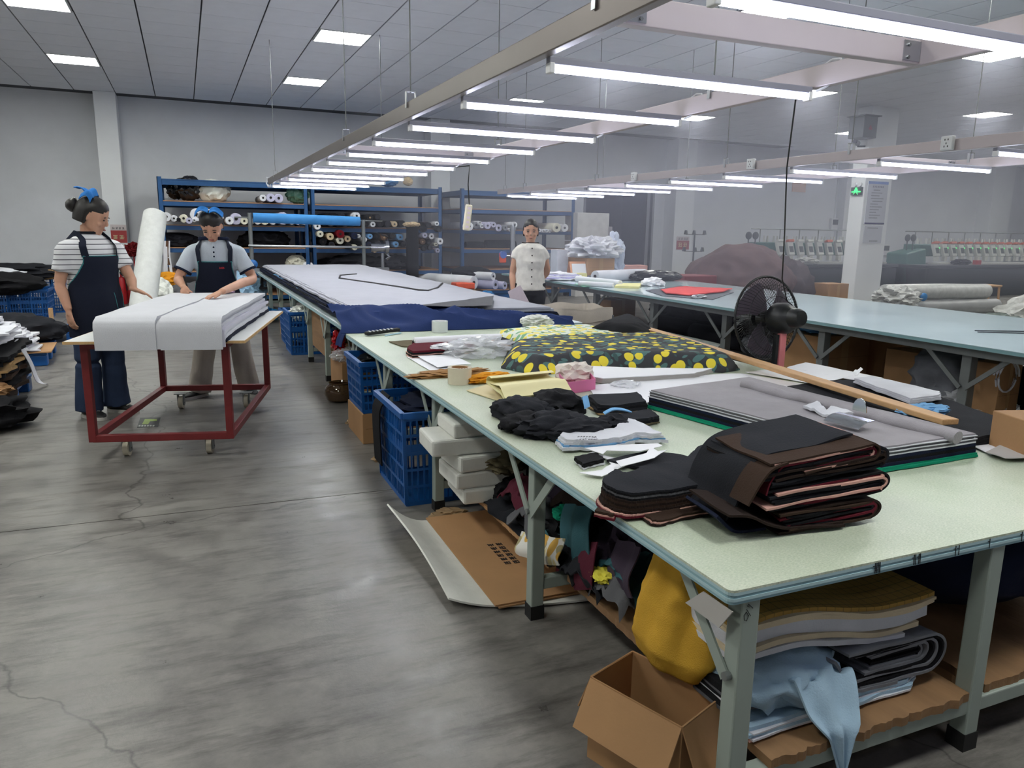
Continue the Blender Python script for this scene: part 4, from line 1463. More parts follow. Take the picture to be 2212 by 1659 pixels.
piece('paper_sheet', 'broad white paper sheet spread across the middle of the cutting table', 'paper', [(1285, 860), (1270, 835), (1500, 812), (1600, 808), (1740, 832), (1560, 862), (1400, 872)], M_PAPER, Z, 0.002, 0.004, 4)
piece('paper_sheet', 'second white paper sheet under the wooden batten', 'paper', [(1610, 806), (1740, 792), (1850, 812), (1760, 832)], M_PAPER, Z, 0.002, 0.006, 5)
piece('paper_sheet', 'narrow white paper strip beyond the wooden batten', 'paper', [(1700, 795), (1740, 784), (1905, 818), (1880, 830)], M_PAPER, Z, 0.002, 0.006, 6)
lump(PZ(1352, 830, Z + 0.012), (0.07, 0.05, 0.016), 0.5, 3, 3, Z + 0.002, 3).build('plastic_bag', M_FILM, None, False, label='tiny clear plastic bag flat on the white paper sheet', cat='bag')
q = PZ(1030, 770, T)
lump((q.x + 0.02, q.y, Z + 0.05), (0.21, 0.13, 0.06), 0.5, 2.6, 13, Z, 4).build('plastic_bag', M_FILM, None, False, label='crumpled clear plastic bag between the papers and the lemon cloth', cat='bag')
piece('paper_sheet', 'white printed sheet at the table edge below the clear plastic bag', 'paper', [(890, 768), (960, 762), (1018, 792), (945, 800)], M_PAPER, Z + 0.01, 0.0015, 0.01, 7)
piece('paper_sheet', 'tilted white sheet beneath the printed one at the table edge', 'paper', [(878, 772), (930, 764), (985, 800), (930, 803)], M_PAPER, Z, 0.0015, 0.006, 8)
layers('cut_cloth_pile', 'layered maroon, black and pink cut cloth beside the white papers', 'cloth stack', gl([(876, 768), (890, 756), (1000, 748), (1030, 762), (960, 772), (890, 776)]), Z, [(K['pink'], 0.006, 1), (K['choc'], 0.012, 0.99), (K['pink'], 0.004, 0.98), (K['black'], 0.012, 0.97), (K['maroon'], 0.012, 0.95)], 0.005, 23, 0.006)
lump(PZ(970, 748, Z + 0.06), (0.1, 0.05, 0.02), 0.4, 3, 17, Z + 0.045, 3).build('lace_trim', M_PAPER, None, False, label='bunched white lace trim on the maroon cloth layers', cat='trim')
roll(PZ(893, 742, Z + 0.04), PZ(1082, 733, Z + 0.04), 0.042, M_PAPER, 'paper_roll', 'white pattern paper roll lying across the table near the navy cloth', None, rc=0.02, seed=9, cat='paper roll')
piece('cloth_piece', 'flat dark brown cloth piece poking from under the white paper roll', 'cloth', [(840, 740), (890, 737), (902, 752), (868, 750)], K['olive'], Z, 0.006, 0.004, 9)

# --- grey stack with rolled edge, clip, scrap
A, B, C, D = PZ(1395, 882, T), PZ(1905, 1024, T), PZ(2112, 988, T), PZ(1612, 850, T)
g = [tuple(p)[:2] for p in (A, B, C, D)]
spec = [(K['green'], 0.009, 1.0), (K['green'], 0.006, 0.99), (K['navyd'], 0.012, 0.985), (K['black'], 0.012, 0.98), (K['navyd'], 0.012, 0.98), (K['white'], 0.005, 0.985), (K['dgrey'], 0.008, 0.98), (K['white'], 0.003, 0.985), (K['dgrey'], 0.009, 0.975), (K['white'], 0.003, 0.98), (K['grey'], 0.006, 0.97)]
gs = layers('cloth_lay', 'flat lay of grey cloth over white, navy and green layers, clipped at its rolled edge', 'cloth stack', g, Z, spec, 0.003, 31, 0.004, 3, 3)
zt_ = Z + sum(s[1] for s in spec)
D2, C2 = PZ(1605, 832, zt_ + 0.008), PZ(2068, 946, zt_ + 0.008)
n_ = 24
path = [D2 + (C2 - D2) * (k / n_) + Vector((0.008 * math.sin(k * 0.9), 0, 0.004 * math.sin(k * 1.7))) for k in range(n_ + 1)]
MB().tube(path, 0.024, 12).build('rolled_edge', K['grey'], gs, True)
q = PZ(1825, 885, zt_ + 0.045)
t = thing('bulldog_clip', 'steel bulldog clip gripping the rolled grey cloth edge', 'clip', q - Vector((0, 0, 0.04)))
dr = (C2 - D2).normalized()
sd = Vector((-dr.y, dr.x, 0))
ribbon([(-0.085, -0.03), (-0.05, -0.012), (0.0, -0.008)], 0.003, q + sd * -0.03, sd, dr, 0.15, 3).build('clip_jaw', M_CHR, t)
pts = []
for k in range(9):
    a = math.pi * k / 8
    pts.append((0.0 + 0.03 * math.cos(a), 0.012 + 0.05 * math.sin(a)))
mb = MB()
c0 = q + dr * 0.075 - sd * 0.02
ring = [c0 + dr * x + Vector((0, 0, z)) for x, z in pts]
ring2 = [p + sd * 0.004 for p in ring]
mb.rings([ring, ring2], True, True)
mb.build('clip_grip', M_CHR, t)
piece('cloth_scrap', 'torn white fleece scrap lying on the grey cloth lay', 'scrap', [(1730, 930), (1760, 920), (1780, 938), (1800, 925), (1842, 942), (1800, 958), (1762, 945)], M_WCL, zt_ + 0.001, 0.01, 0.018, 9, 12)
# black lay behind
bl = layers('cloth_lay', 'flat lay of black cloth under the wooden batten', 'cloth stack', gl([(1695, 850), (1790, 836), (1900, 836), (2010, 866), (2200, 938), (2205, 950), (2088, 972), (1950, 930)]), Z, [(K['black'], 0.012, 1), (K['black'], 0.012, 0.99), (K['ink'], 0.012, 0.98)], 0.006, 37, 0.006, 3, 3)
a_, b2 = PZ(1375, 704, T + 0.05), PZ(2054, 912, T + 0.075)
t = thing('wooden_batten', 'long straight pale wooden batten lying diagonally across the cut cloth', 'batten', (a_ + b2) / 2)
MB().bar(a_, b2, 0.075, 0.024).build('batten', mat('pale_wood', (196, 154, 108), 0.6, var=0.14, scale=7, stretch=(12, 1, 12)), t, bevel=0.004)
layers('white_package', 'folded white cloth package with blue cloth under it on the black lay', 'cloth stack', gl([(1840, 848), (1880, 842), (2028, 878), (2030, 888), (1962, 896)]), Z + 0.044, [(K['white'], 0.008, 1), (K['white'], 0.008, 0.98), (K['white'], 0.008, 0.96)], 0.004, 41, 0.012, 5)
q = PZ(1985, 884, Z + 0.06)
lump((q.x, q.y - 0.02, Z + 0.06), (0.12, 0.06, 0.022), 0.4, 2.5, 19, Z + 0.045, 4).build('cloth_wad', K['sky'], None, True, label='crumpled sky blue cloth tucked at the end of the white package', cat='cloth wad')
piece('paper_strip', 'small curled white paper strip by the wooden batten', 'paper', [(1838, 828), (1856, 818), (1862, 820), (1848, 836)], M_PAPER, Z + 0.05, 0.0015, 0.02, 3, 12)
piece('paper_sheet', 'white paper sheet with grey fold lines at the right of the grey lay', 'paper', [(2085, 962), (2180, 935), (2260, 940), (2250, 970), (2140, 985)], M_PAPER, Z, 0.002, 0.008, 12)
piece('paper_template', 'white paper template with black arrow marks beside the right table edge', 'paper template', [(2128, 985), (2170, 968), (2240, 975), (2240, 1000), (2170, 1000)], M_PAPERG, Z + 0.012, 0.002, 0.01, 13)
q = PZ(2204, 1012, T)
MB().box((q.x + 0.23, q.y + 0.1, Z + 0.07), (0.2, 0.22, 0.14), -0.3).build('carton', M_CARD, None, bevel=0.004, label='brown carton standing on the cutting table beside the white template', cat='box')

# --- navy cloth, remote, pen
t = thing('draped_cloth', 'crumpled navy cloth lying across the gap between the two long tables', 'cloth', PZ(950, 705, T))


def navy(u, v):
    # front hem on the near table, thrown back over the near end of the white lay
    a_, b_ = PZ(738, 722, T), PZ(1245, 706, T)
    c = a_ + (b_ - a_) * u
    back = 0.60 - 0.52 * u ** 1.5 + 0.06 * math.sin(u * 9)
    y = c.y + 0.02 + back * v + 0.025 * noise.noise(Vector((u * 8, v, 9)))
    prof = math.sin(min(1, v * 1.9) * math.pi / 2) ** 0.8
    base = (0.145 - 0.085 * max(0, (u - 0.45) / 0.55)) * prof
    fold = 0.5 - abs(noise.noise(Vector((u * 7 + v * 1.2, v * 2.2, 2.2)))) * 1.6
    f2 = noise.noise(Vector((u * 16 + v * 3, v * 3, 5.2)))
    amp = math.sin(math.pi * min(1, max(0, v))) ** 0.6
    z = Z + max(0.004, base + amp * (0.095 * fold + 0.025 * f2) * (1.0 - 0.55 * u))
    if y > 5.9:
        z = max(z, ZTOP + 0.012)
    x = c.x + 0.03 * noise.noise(Vector((u * 6, v * 4, 3)))
    return Vector((x, y, z))


ZTOP = Z + 0.116
MB().grid(navy, 110, 30, 0.006).build('cloth_main', K['navy'], t, True)
fl_ = PZ(752, 712, T)


def flap(u, v):
    # falls over the table edge into the gap
    x = fl_.x - 0.035 - 0.03 * math.sin(u * 2.6) - 0.01 * math.sin(v * 9)
    return Vector((x + (0.11 * (1 - u)), fl_.y + 0.02 + v * 0.22, Z + 0.06 - 0.2 * u ** 1.2 - 0.015 * v))


MB().grid(flap, 12, 10, 0.006).build('cloth_corner', K['navy'], t, True)
piece('cloth_piece', 'grey triangular cloth offcut lying on the navy cloth', 'cloth', [(905, 703), (1000, 688), (1066, 676), (1062, 702), (980, 706)], K['dgrey'], Z + 0.155, 0.004, 0.012, 14)
q, q2 = PZ(790, 726, T), PZ(862, 720, T)
t = thing('remote_control', 'black remote control with white buttons at the table corner', 'remote', (q + q2) / 2)
MB().bar(q + Vector((0, 0, 0.018)), q2 + Vector((0, 0, 0.03)), 0.05, 0.026).build('remote_body', M_RUB, t, bevel=0.008)
for r_ in range(3):
    for k in range(7):
        c = q + (q2 - q) * (0.1 + 0.11 * k) + Vector((0.004, 0.018 * (r_ - 1), 0.0325 + 0.0013 * k))
        MB().box(c, (0.012, 0.008, 0.005)).build('button', M_WHT, t)
MB().cyl(PZ(832, 725, T + 0.006), PZ(866, 719, T + 0.006), 0.005, n=8).build('pen', mat('pen_blue', (180, 216, 232), 0.3), None, label='light blue pen lying beside the remote control', cat='pen')

# ================================================================ far table: spread white cloth
t = thing('cloth_lay', 'wide lay of white cloth layers spread along the far table over navy cloth', 'cloth stack', (2.1, 9.8, T))
zz = Z
M_LAYW = cloth('lay_white', (170, 171, 181), var=0.03)


def lay(z, th, m, inset, seed, nm='cloth_layer', y0=5.95, y1=13.75, xr=0.0):
    def fn(u, v):
        y = y0 + (y1 - y0) * u
        xl = 1.15 + inset + 0.02 * noise.noise(Vector((y * 3.1, seed, 0)))
        xrr = 3.02 - inset - 0.02 - xr + 0.03 * noise.noise(Vector((y * 2.3, seed, 4)))
        x = xl + (xrr - xl) * v
        yy = y + (0.03 * noise.noise(Vector((x * 4, seed, 8))) if u in (0, 1) else 0)
        return Vector((x, yy, z + th + 0.006 * noise.noise(Vector((x * 3, y * 2, seed)))))
    MB().grid(fn, 90, 14, th * 0.95).build(nm, m, t, True)


for k, (m, th, i) in enumerate(((K['navyd'], 0.03, 0.0), (K['black'], 0.02, 0.012), (K['navyd'], 0.014, 0.02), (K['sky'], 0.006, 0.04), (M_LAYW, 0.02, 0.055), (M_LAYW, 0.016, 0.085), (M_LAYW, 0.01, 0.11))):
    lay(zz, th, m, i, k * 3.3 + 1)
    zz += th
ZL = zz
pts = [PZ(x, y, ZL + 0.012) for x, y in ((770, 592), (735, 595), (733, 601), (760, 605), (810, 612), (870, 621), (905, 627), (925, 628), (945, 622), (956, 612))]
MB().tube(pts, 0.012, 6).build('power_cable', M_CABK, None, True, label='black power cable lying in a loop on the white cloth lay', cat='cable')
lump(PZ(1160, 694, T + 0.06), (0.12, 0.1, 0.045), 0.4, 2.4, 23, Z, 4).build('plastic_bag', M_WHTFILM, None, False, label='crumpled white plastic at the near corner of the white cloth lay', cat='bag')
# ================================================================ below the long table
M_CRATE = mat('crate_blue', (16, 82, 150), 0.4, var=0.08, scale=5)
M_FOAM = mat('white_foam', (214, 214, 208), 0.9, var=0.05, scale=12, bump=0.2, bscale=50)


def crate(label, c, sx, sy, h, z0=0.0, rot=0.0, group=None, name='plastic_crate'):
    t = thing(name, label, 'crate', (c[0], c[1], z0), rot, group)
    tp_ = 0.94

    def P_(u, v, z):
        k = tp_ + (1 - tp_) * z / h
        return Vector((u * sx / 2 * k, v * sy / 2 * k, z))
    MB().prism([tuple(P_(u, v, 0))[:2] for u, v in ((-1, -1), (1, -1), (1, 1), (-1, 1))], 0.0, 0.008).build('base', M_CRATE, t, local=True)
    for (a, b_) in (((-1, -1), (1, -1)), ((1, -1), (1, 1)), ((1, 1), (-1, 1)), ((-1, 1), (-1, -1))):
        L = sx if a[1] == b_[1] else sy
        out = Vector(((a[0] + b_[0]) / 2, (a[1] + b_[1]) / 2, 0))
        up = tuple(out)
        mb = MB()

        def pt(s, z):
            p, q = P_(a[0], a[1], z), P_(b_[0], b_[1], z)
            return p + (q - p) * s
        nb = 5
        for k in range(nb + 1):
            z = 0.012 + (h - 0.03) * k / nb
            hh = 0.026 if k in (0, nb) else 0.014
            mb.bar(pt(0, z), pt(1, z), hh, 0.01, up)
        ns = max(6, int(L / 0.034))
        for k in range(ns + 1):
            s = k / ns
            w_ = 0.02 if k % 4 == 0 else 0.008
            mb.bar(pt(s, 0.01), pt(s, h - 0.01), w_, 0.007, up)
        # solid upper band as on moulded crates
        mb.bar(pt(0, h * 0.62), pt(1, h * 0.62), h * 0.12, 0.004, up)
        mb.build('side_wall', M_CRATE, t, local=True)
    mb = MB()
    for (a, b_) in (((-1, -1), (1, -1)), ((1, -1), (1, 1)), ((1, 1), (-1, 1)), ((-1, 1), (-1, -1))):
        mb.bar(P_(a[0] * 1.02, a[1] * 1.02, h), P_(b_[0] * 1.02, b_[1] * 1.02, h), 0.026, 0.03, (0, 0, 1))
    mb.build('rim', M_CRATE, t, local=True)
    return t


def carton(label, c, s, rot=0.0, z=0.0, name='carton', m=None, tape=True, group=None):
    t = thing(name, label, 'box', (c[0], c[1], z), rot, group)
    MB().box((0, 0, s[2] / 2), s).build('box_body', m or M_CARD, t, local=True, bevel=0.004)
    if tape:
        MB().box((0, 0, s[2] / 2), (s[0] * 0.14, s[1] + 0.002, s[2] + 0.002)).build('tape_band', mat('parcel_tape', (176, 140, 96), 0.3, var=0.03), t, local=True)
    MB().box((0, -s[1] / 2 - 0.0005, s[2] * 0.5), (s[0] * 0.9, 0.001, 0.004)).build('seam', M_CARD2, t, local=True)
    return t


crate('tall blue plastic crate of dark cloth beneath the table edge beside white foam', (1.26, 3.99), 0.56, 0.6, 0.5)
lump((1.27, 3.99, 0.46), (0.23, 0.26, 0.07), 0.35, 2.2, 3, 0.3).build('cloth_heap', K['navyd'], None, True, label='dark navy cloth filling the tall blue crate under the table', cat='cloth heap')


def drp(u, v):
    return Vector((0.955 - 0.012 * math.sin(u * 3) + 0.05 * (1 - min(1, u * 6)), 4.05 + v * 0.17 + 0.01 * math.sin(u * 7), 0.525 - 0.4 * u))


MB().grid(drp, 14, 6, 0.008).build('cloth_strip', K['black'], None, True, label='black cloth strip hanging down the side of the tall blue crate', cat='cloth')
carton('brown taped carton under the table carrying a blue crate', (1.26, 5.2), (0.46, 0.5, 0.21))
crate('blue plastic crate of black bags standing on a brown carton', (1.26, 5.2), 0.46, 0.5, 0.34, 0.212)
lump((1.26, 5.2, 0.53), (0.18, 0.19, 0.05), 0.35, 2.2, 5, 0.4).build('bin_bag', M_BLKFILM, None, False, label='dark plastic bag inside the crate on the brown carton', cat='bag')
crate('dark shaded blue crate deeper beneath the table behind the leg', (1.85, 4.9), 0.5, 0.55, 0.34, 0.0)
crate('blue crate with mesh sides lying behind the tall crate below the table', (1.86, 3.95), 0.5, 0.56, 0.42, 0.0)
crate('tall blue crate under the far part of the spreading table', (1.24, 9.1), 0.4, 0.55, 0.48)
crate('dark blue crate under the spreading table beside the leg', (1.7, 8.7), 0.5, 0.55, 0.32)
crate('blue crate below the spreading table behind the tall one', (1.3, 9.9), 0.45, 0.55, 0.4)
lump((1.24, 9.1, 0.46), (0.15, 0.2, 0.08), 0.4, 2.2, 8, 0.3).build('plastic_bag', M_WHTFILM, None, False, label='white plastic bag stuffed in the tall far crate', cat='bag')
carton('brown carton under the far end of the spreading table', (1.28, 10.55), (0.3, 0.35, 0.36))
carton('brown carton of rubbish under the spreading table by the glass bowl', (1.3, 6.65), (0.28, 0.36, 0.3), 0.1)
lump((1.26, 6.62, 0.34), (0.13, 0.15, 0.06), 0.4, 2.4, 6, 0.302).build('plastic_bag', M_FILM, None, False, label='grey see-through plastic bag on the brown carton under the spreading table', cat='bag')
q = PZ(722, 862, 0)
t = thing('glass_bowl', 'round smoky glass bowl on the floor under the tables', 'bowl', (1.13, 6.32, 0))
MB().lathe([(0.06, 0.0), (0.11, 0.02), (0.135, 0.075), (0.12, 0.13), (0.09, 0.155), (0.095, 0.165), (0.088, 0.165), (0.08, 0.15), (0.11, 0.12), (0.12, 0.075), (0.1, 0.03), (0.05, 0.012)], (1.13, 6.32, 0), 28).build('bowl_glass', mat('smoky_glass', (96, 74, 52), 0.08, var=0.1, trans=0.35, spec=0.8), t, True)
MB().span((1.2, 7.4, 0.2), (1.225, 8.25, 0.62)).build('plywood_board', M_PLY, None, label='upright plywood panel under the spreading table', cat='board')
MB().span((1.2, 6.5, 0.52), (1.215, 7.1, 0.6)).build('plywood_strip', M_PLY, None, label='narrow plywood strip under the near end of the spreading table', cat='board') if False else None
q = PX(732, 762, 1.2)
lump((1.2, q.y, 0.45), (0.05, 0.1, 0.09), 0.5, 2.5, 4).build('snack_bag', mat('red_foil', (180, 24, 34), 0.2, 0.3, var=0.3), None, False, label='shiny red foil packet tucked beside the table leg', cat='packet')
board('wood_shelf', 'wooden plank shelf under the near end of the spreading table', 1.2, 3.0, 6.0, 7.15, 0.34, 0.02, M_PLY, 12)
carton('long brown box lying on the plank shelf under the spreading table', (1.6, 7.9), (0.5, 0.6, 0.3), 0, 0.0)

# cloth wrapped feet scraps
for i, (x, y) in enumerate(((1.16, 3.56), (1.1, 4.6), (1.11, 5.6))):
    lump((x, y - 0.06, 0.012), (0.08, 0.05, 0.022), 0.5, 3, i + 60, 0.0, 3).build('paper_wad', mat('tan_paper', (150, 124, 92), 0.85, var=0.15), None, False, label='crushed tan paper wad at the foot of ' + ('the leg by the tall crate', 'the leg by the carton crate', 'the last leg of the cutting table')[i], cat='paper')

# foam sheet and flattened carton on the floor
fm = [PZ(*p) for p in ((850, 1118), (1110, 1098), (1300, 1288), (968, 1316))]


def foam(u, v):
    # u from far to near, v from aisle side to table side
    l = PZ(838, 1098, 0.11).lerp(PZ(968, 1314, 0.0), u)
    a_ = Vector((l.x, l.y, 0))
    r_ = PZ(1110, 1096).lerp(PZ(1310, 1296), u)
    p = a_.lerp(r_, v)
    curl = max(0, 0.30 - v) / 0.30
    p.z = 0.010 + 0.12 * (curl ** 2) * (1 - 0.75 * u) + 0.004
    p.x += 0.02 * curl * math.sin(u * 3)
    bow = 0.03 * math.sin(math.pi * v) if u > 0.95 else 0
    return p - Vector((0, bow, 0))


MB().grid(foam, 24, 24, 0.008).build('foam_sheet', M_FOAM, None, True, label='white foam sheet with a curled edge on the floor beside the table leg', cat='foam sheet')
t = thing('flat_carton', 'flattened brown carton with black print lying on the white foam sheet', 'cardboard', fm[0])
cp = [(920, 1122), (1104, 1098), (1292, 1272), (1070, 1312)]
for k in range(2):
    o = [tuple(PZ(x, y, 0.02))[:2] for x, y in cp]
    if k == 0:
        o = [(x + 0.012, y - 0.008) for x, y in o]
    MB().prism(o, 0.0155 + 0.007 * k, 0.022 + 0.007 * k).build('card_sheet', M_CARD, t)
rg = random.Random(8)


def glyphs(mb, org, u, v, nrm, cols, rows, size, gap, rnd, th=0.0016, h=0.0006):
    """block strokes like printed characters"""
    for r_ in range(rows):
        for c_ in range(cols):
            o = org + u * (c_ * (size + gap)) + v * (r_ * (size + gap))
            for k in range(3):
                s = size * (0.1 + 0.38 * k)
                mb.bar(o + v * s + nrm * h, o + v * s + u * size * rnd.uniform(0.7, 1) + nrm * h, th, h, nrm)
            for k in range(2):
                s = size * rnd.uniform(0.1 + 0.4 * k, 0.4 + 0.45 * k)
                mb.bar(o + u * s + nrm * h, o + u * s + v * size * 0.9 + nrm * h, th, h, nrm)
            mb.bar(o + nrm * h, o + (u + v) * size * 0.5 + nrm * h, th, h, nrm)
    return mb


p0, pu, pv = PZ(1052, 1176, 0.031), PZ(1082, 1208, 0.031), PZ(1070, 1174, 0.031)
uu, vv = (pu - p0).normalized(), (pv - p0).normalized()
mb = MB()
glyphs(mb, p0, uu, vv, Vector((0, 0, 1)), 6, 2, 0.028, 0.012, rg, 0.004)
mb.build('printed_characters', M_DARK, t)

# white foam blocks
t0 = [((0.98, 1.5), 3.30, 0.30, 0.475, 0.07, 'second'), ]
zz = SH + 0.019
fb = [(1.30, 3.30, 0.34, 0.30, 0.075, 'lowest foam block, sitting on the cardboard shelf'), (1.27, 3.31, 0.36, 0.28, 0.08, 'second foam block up in the white foam pile'), (1.25, 3.30, 0.30, 0.26, 0.075, 'middle foam block of the white foam pile'),
      (1.20, 3.33, 0.42, 0.27, 0.08, 'protruding upper foam slab of the white foam pile'), (1.24, 3.34, 0.30, 0.26, 0.07, 'topmost foam block just below the table top')]
for i, (x, y, sx, sy, h, nm) in enumerate(fb):
    MB().box((x, y, zz + h / 2), (sx, sy, h), 0.06 * (i % 3 - 1)).jitter(0.004, 6, i).build('foam_block', M_FOAM, None, bevel=0.012, label=nm, cat='foam block')
    zz += h + 0.001
for i, (a_, b_) in enumerate((((985, 982), (1070, 974)), ((1016, 1000), (1068, 993)))):
    MB().cyl(PX(*a_, 1.23 - 0.02 * i), PX(*b_, 1.33), 0.013, n=10).build('cardboard_tube', mat('ivory_tube', (206, 196, 178), 0.6), None, True, label=('long thin ivory tube lying before the foam blocks', 'short ivory tube below the long thin one')[i], cat='tube')
# scraps on the cardboard shelf
def scrap(label, px, py, x, r, m, seed, amp=0.35, rot=0.0, base=SH + 0.02, name='cloth_scrap', sub=4):
    q = PX(px, py, x)
    return lump(q, r, amp, 1.9, seed, base, sub, True, rot).build(name, m, None, True, label=label, cat='cloth scrap', angle=65)


scrap('khaki folded scraps heaped in front of the foam blocks', 1080, 990, 1.34, (0.10, 0.16, 0.055), K['olive'], 71)
scrap('woolly black scrap heap on the cardboard shelf behind the middle leg', 1075, 1040, 1.36, (0.14, 0.20, 0.10), K['black'], 72)
scrap('second black cloth heap beside the middle leg on the cardboard shelf', 1120, 1060, 1.5, (0.16, 0.2, 0.12), K['ink'], 73)
scrap('maroon cloth heap under the table between black scraps', 1195, 1075, 1.5, (0.14, 0.16, 0.10), K['wine'], 74)
scrap('grey black knit heap under the dark panel stack', 1250, 1090, 1.62, (0.18, 0.2, 0.13), K['black'], 75)
scrap('large black scrap heap at the middle of the lower shelf', 1215, 1130, 1.55, (0.17, 0.22, 0.12), K['ink'], 76)
scrap('small green scrap among the black cloth scraps', 1225, 1110, 1.36, (0.05, 0.06, 0.03), K['green'], 77)
scrap('black leaf shaped offcuts spread on the shelf edge', 1190, 1130, 1.36, (0.10, 0.2, 0.05), K['black'], 78, 0.5)
scrap('black fur trimmed heap hanging below the table corner stack', 1330, 1170, 1.5, (0.18, 0.2, 0.15), K['black'], 79)
scrap('dark plum cloth folds beside the yellow sack', 1350, 1200, 1.38, (0.10, 0.12, 0.11), K['purple'], 80)
scrap('flat black cloth at the shelf edge by the yellow sack', 1310, 1275, 1.34, (0.08, 0.16, 0.04), K['ink'], 81, 0.2)
scrap('red fringed scrap between maroon and black cloth', 1290, 1185, 1.42, (0.06, 0.09, 0.05), cloth('crimson', (120, 20, 36)), 82, 0.6)


def hang(name, label, p0, p1, w, L, m, seed, out=0.04, cat='cloth scrap'):
    p0, p1 = Vector(p0), Vector(p1)

    def fn(u, v):
        p = p0.lerp(p1, v)
        return p + Vector((-out * math.sin(u * 2.2) + 0.012 * math.sin(v * 9 + seed), 0.012 * math.sin(u * 5 + seed) - 0.03 * u, -L * u * (1 - 0.25 * abs(v - 0.4))))
    return MB().grid(fn, 12, 8, 0.004).build(name, m, None, True, label=label, cat=cat)


a_ = PX(1282, 1098, 1.26)
b_ = PX(1228, 1090, 1.34)
hang('cloth_scrap', 'teal cloth piece hanging under the table edge', a_, b_, 0.2, 0.2, K['teal'], 1)
a_ = PX(1290, 1175, 1.24)
b_ = PX(1222, 1168, 1.34)
hang('cloth_scrap', 'wine red cloth flap hanging over the shelf edge', a_, b_, 0.2, 0.17, K['wine'], 2)
a_ = PX(1222, 1165, 1.24)
b_ = PX(1132, 1148, 1.24)
hang('cloth_scrap', 'white cloth with coloured dots hanging over the shelf edge by the middle leg', a_, b_, 0.2, 0.1, lemon('dot_print', (220, 218, 212), (214, 200, 150), (206, 160, 70)), 3)
a_ = PX(1388, 1180, 1.24)
b_ = PX(1330, 1160, 1.34)
hang('cloth_scrap', 'plum grey cloth hanging with a rolled hem beside the yellow sack', a_, b_, 0.2, 0.17, K['purple'], 4)
scrap('small bright yellow offcut on the shelf edge', 1305, 1243, 1.25, (0.035, 0.05, 0.02), K['yellow'], 84, 0.5)

rs_ = random.Random(21)
nm_ = ['black', 'charcoal', 'maroon', 'grey', 'plum', 'dark teal', 'brown']
ck_ = ['black', 'ink', 'wine', 'dgrey', 'purple', 'teal', 'choc']
for i, (px, py, x) in enumerate(((1050, 1010, 1.3), (1100, 1085, 1.3), (1145, 1045, 1.34), (1160, 1100, 1.3), (1205, 1040, 1.42), (1215, 1160, 1.32), (1265, 1060, 1.46), (1275, 1135, 1.4), (1290, 1215, 1.28), (1310, 1120, 1.45), (1340, 1250, 1.28), (1370, 1160, 1.4), (1372, 1225, 1.32), (1180, 1075, 1.38), (1240, 1190, 1.3), (1140, 1125, 1.3))):
    c_ = i % 7
    q = PX(px, py, x)
    w_ = rs_.uniform(0.1, 0.17)

    def fn(u, v, q=q, w_=w_, i=i):
        a, b_ = (u - 0.5) * 2, (v - 0.5) * 2
        n_ = noise.noise(Vector((u * 3.1 + i, v * 2.7, i * 1.7)))
        n2 = abs(noise.noise(Vector((u * 6 + i, v * 6, i * 0.7))))
        return Vector((q.x + b_ * w_ * 0.6 + 0.03 * n_, q.y + a * w_, max(SH + 0.022, q.z - 0.05 * (a * a + b_ * b_) + 0.05 * n_ + 0.05 * n2)))
    MB().grid(fn, 14, 12, 0.005).build('cloth_scrap', K[ck_[c_]], None, True, label='crumpled %s cloth offcut in the scrap heap under the table' % nm_[c_], cat='cloth scrap', group='%s offcuts under the table' % nm_[c_], angle=60)

# yellow sack tucked under the table edge
def sackf(u, v):
    a = 2 * math.pi * v
    z = T - 0.05 - 0.40 * u
    prof = [(0, 0.07), (0.25, 0.10), (0.5, 0.13), (0.75, 0.14), (0.9, 0.11), (1, 0.02)]
    for i in range(len(prof) - 1):
        if prof[i][0] <= u <= prof[i + 1][0]:
            s = (u - prof[i][0]) / (prof[i + 1][0] - prof[i][0])
            r_ = prof[i][1] * (1 - s) + prof[i + 1][1] * s
            break
    fold = 1 + 0.10 * math.sin(a * 7 + u * 3) * (1 - u * 0.5) + 0.10 * (0.5 - abs(noise.noise(Vector((math.cos(a) * 3.5, math.sin(a) * 3.5, u * 6))))) + 0.16 * noise.noise(Vector((math.cos(a) * 1.6, math.sin(a) * 1.6, u * 3)))
    return Vector((1.225 + 0.03 * (1 - u) + r_ * fold * math.cos(a) * 0.8, 1.62 + r_ * fold * math.sin(a) * 1.15, z))


mb = MB()
mb.rings([[sackf(i / 40, j / 60) for j in range(60)] for i in range(41)], True)
mb.build('woven_sack', cloth('woven_mustard', (206, 160, 58), var=0.16, bump=0.5, bscale=300), None, True, label='mustard yellow woven sack hanging under the table edge by the corner leg', cat='sack', angle=80)
p = [PX(1480, 1302, 1.08), PX(1518, 1278, 1.08), PX(1582, 1322, 1.08), PX(1553, 1356, 1.08)]
mb = MB()
mb.add([q for q in p] + [q + Vector((0.003, 0, 0)) for q in p], [(0, 1, 2, 3), (7, 6, 5, 4), (0, 4, 5, 1), (1, 5, 6, 2), (2, 6, 7, 3), (3, 7, 4, 0)])
mb.build('paper_tag', M_PAPERG, None, label='grey white card tag taped under the table corner', cat='tag')

# ---------------------------------------------------------------- folded cloth between the two front legs
zb = SH + 0.028
layers('cloth_lay', 'folded light blue cloth with white and pink edges lying on the front plywood shelf', 'cloth stack', [(1.22, 1.30), (1.80, 1.31), (1.9, 1.36), (1.9, 1.75), (1.22, 1.75)], zb, [(K['pink'], 0.005, 0.97), (K['white'], 0.006, 0.98), (K['ltblue'], 0.01, 0.985), (K['white'], 0.004, 0.97), (K['ltblue'], 0.012, 0.95)], 0.006, 51, 0.006, 5)
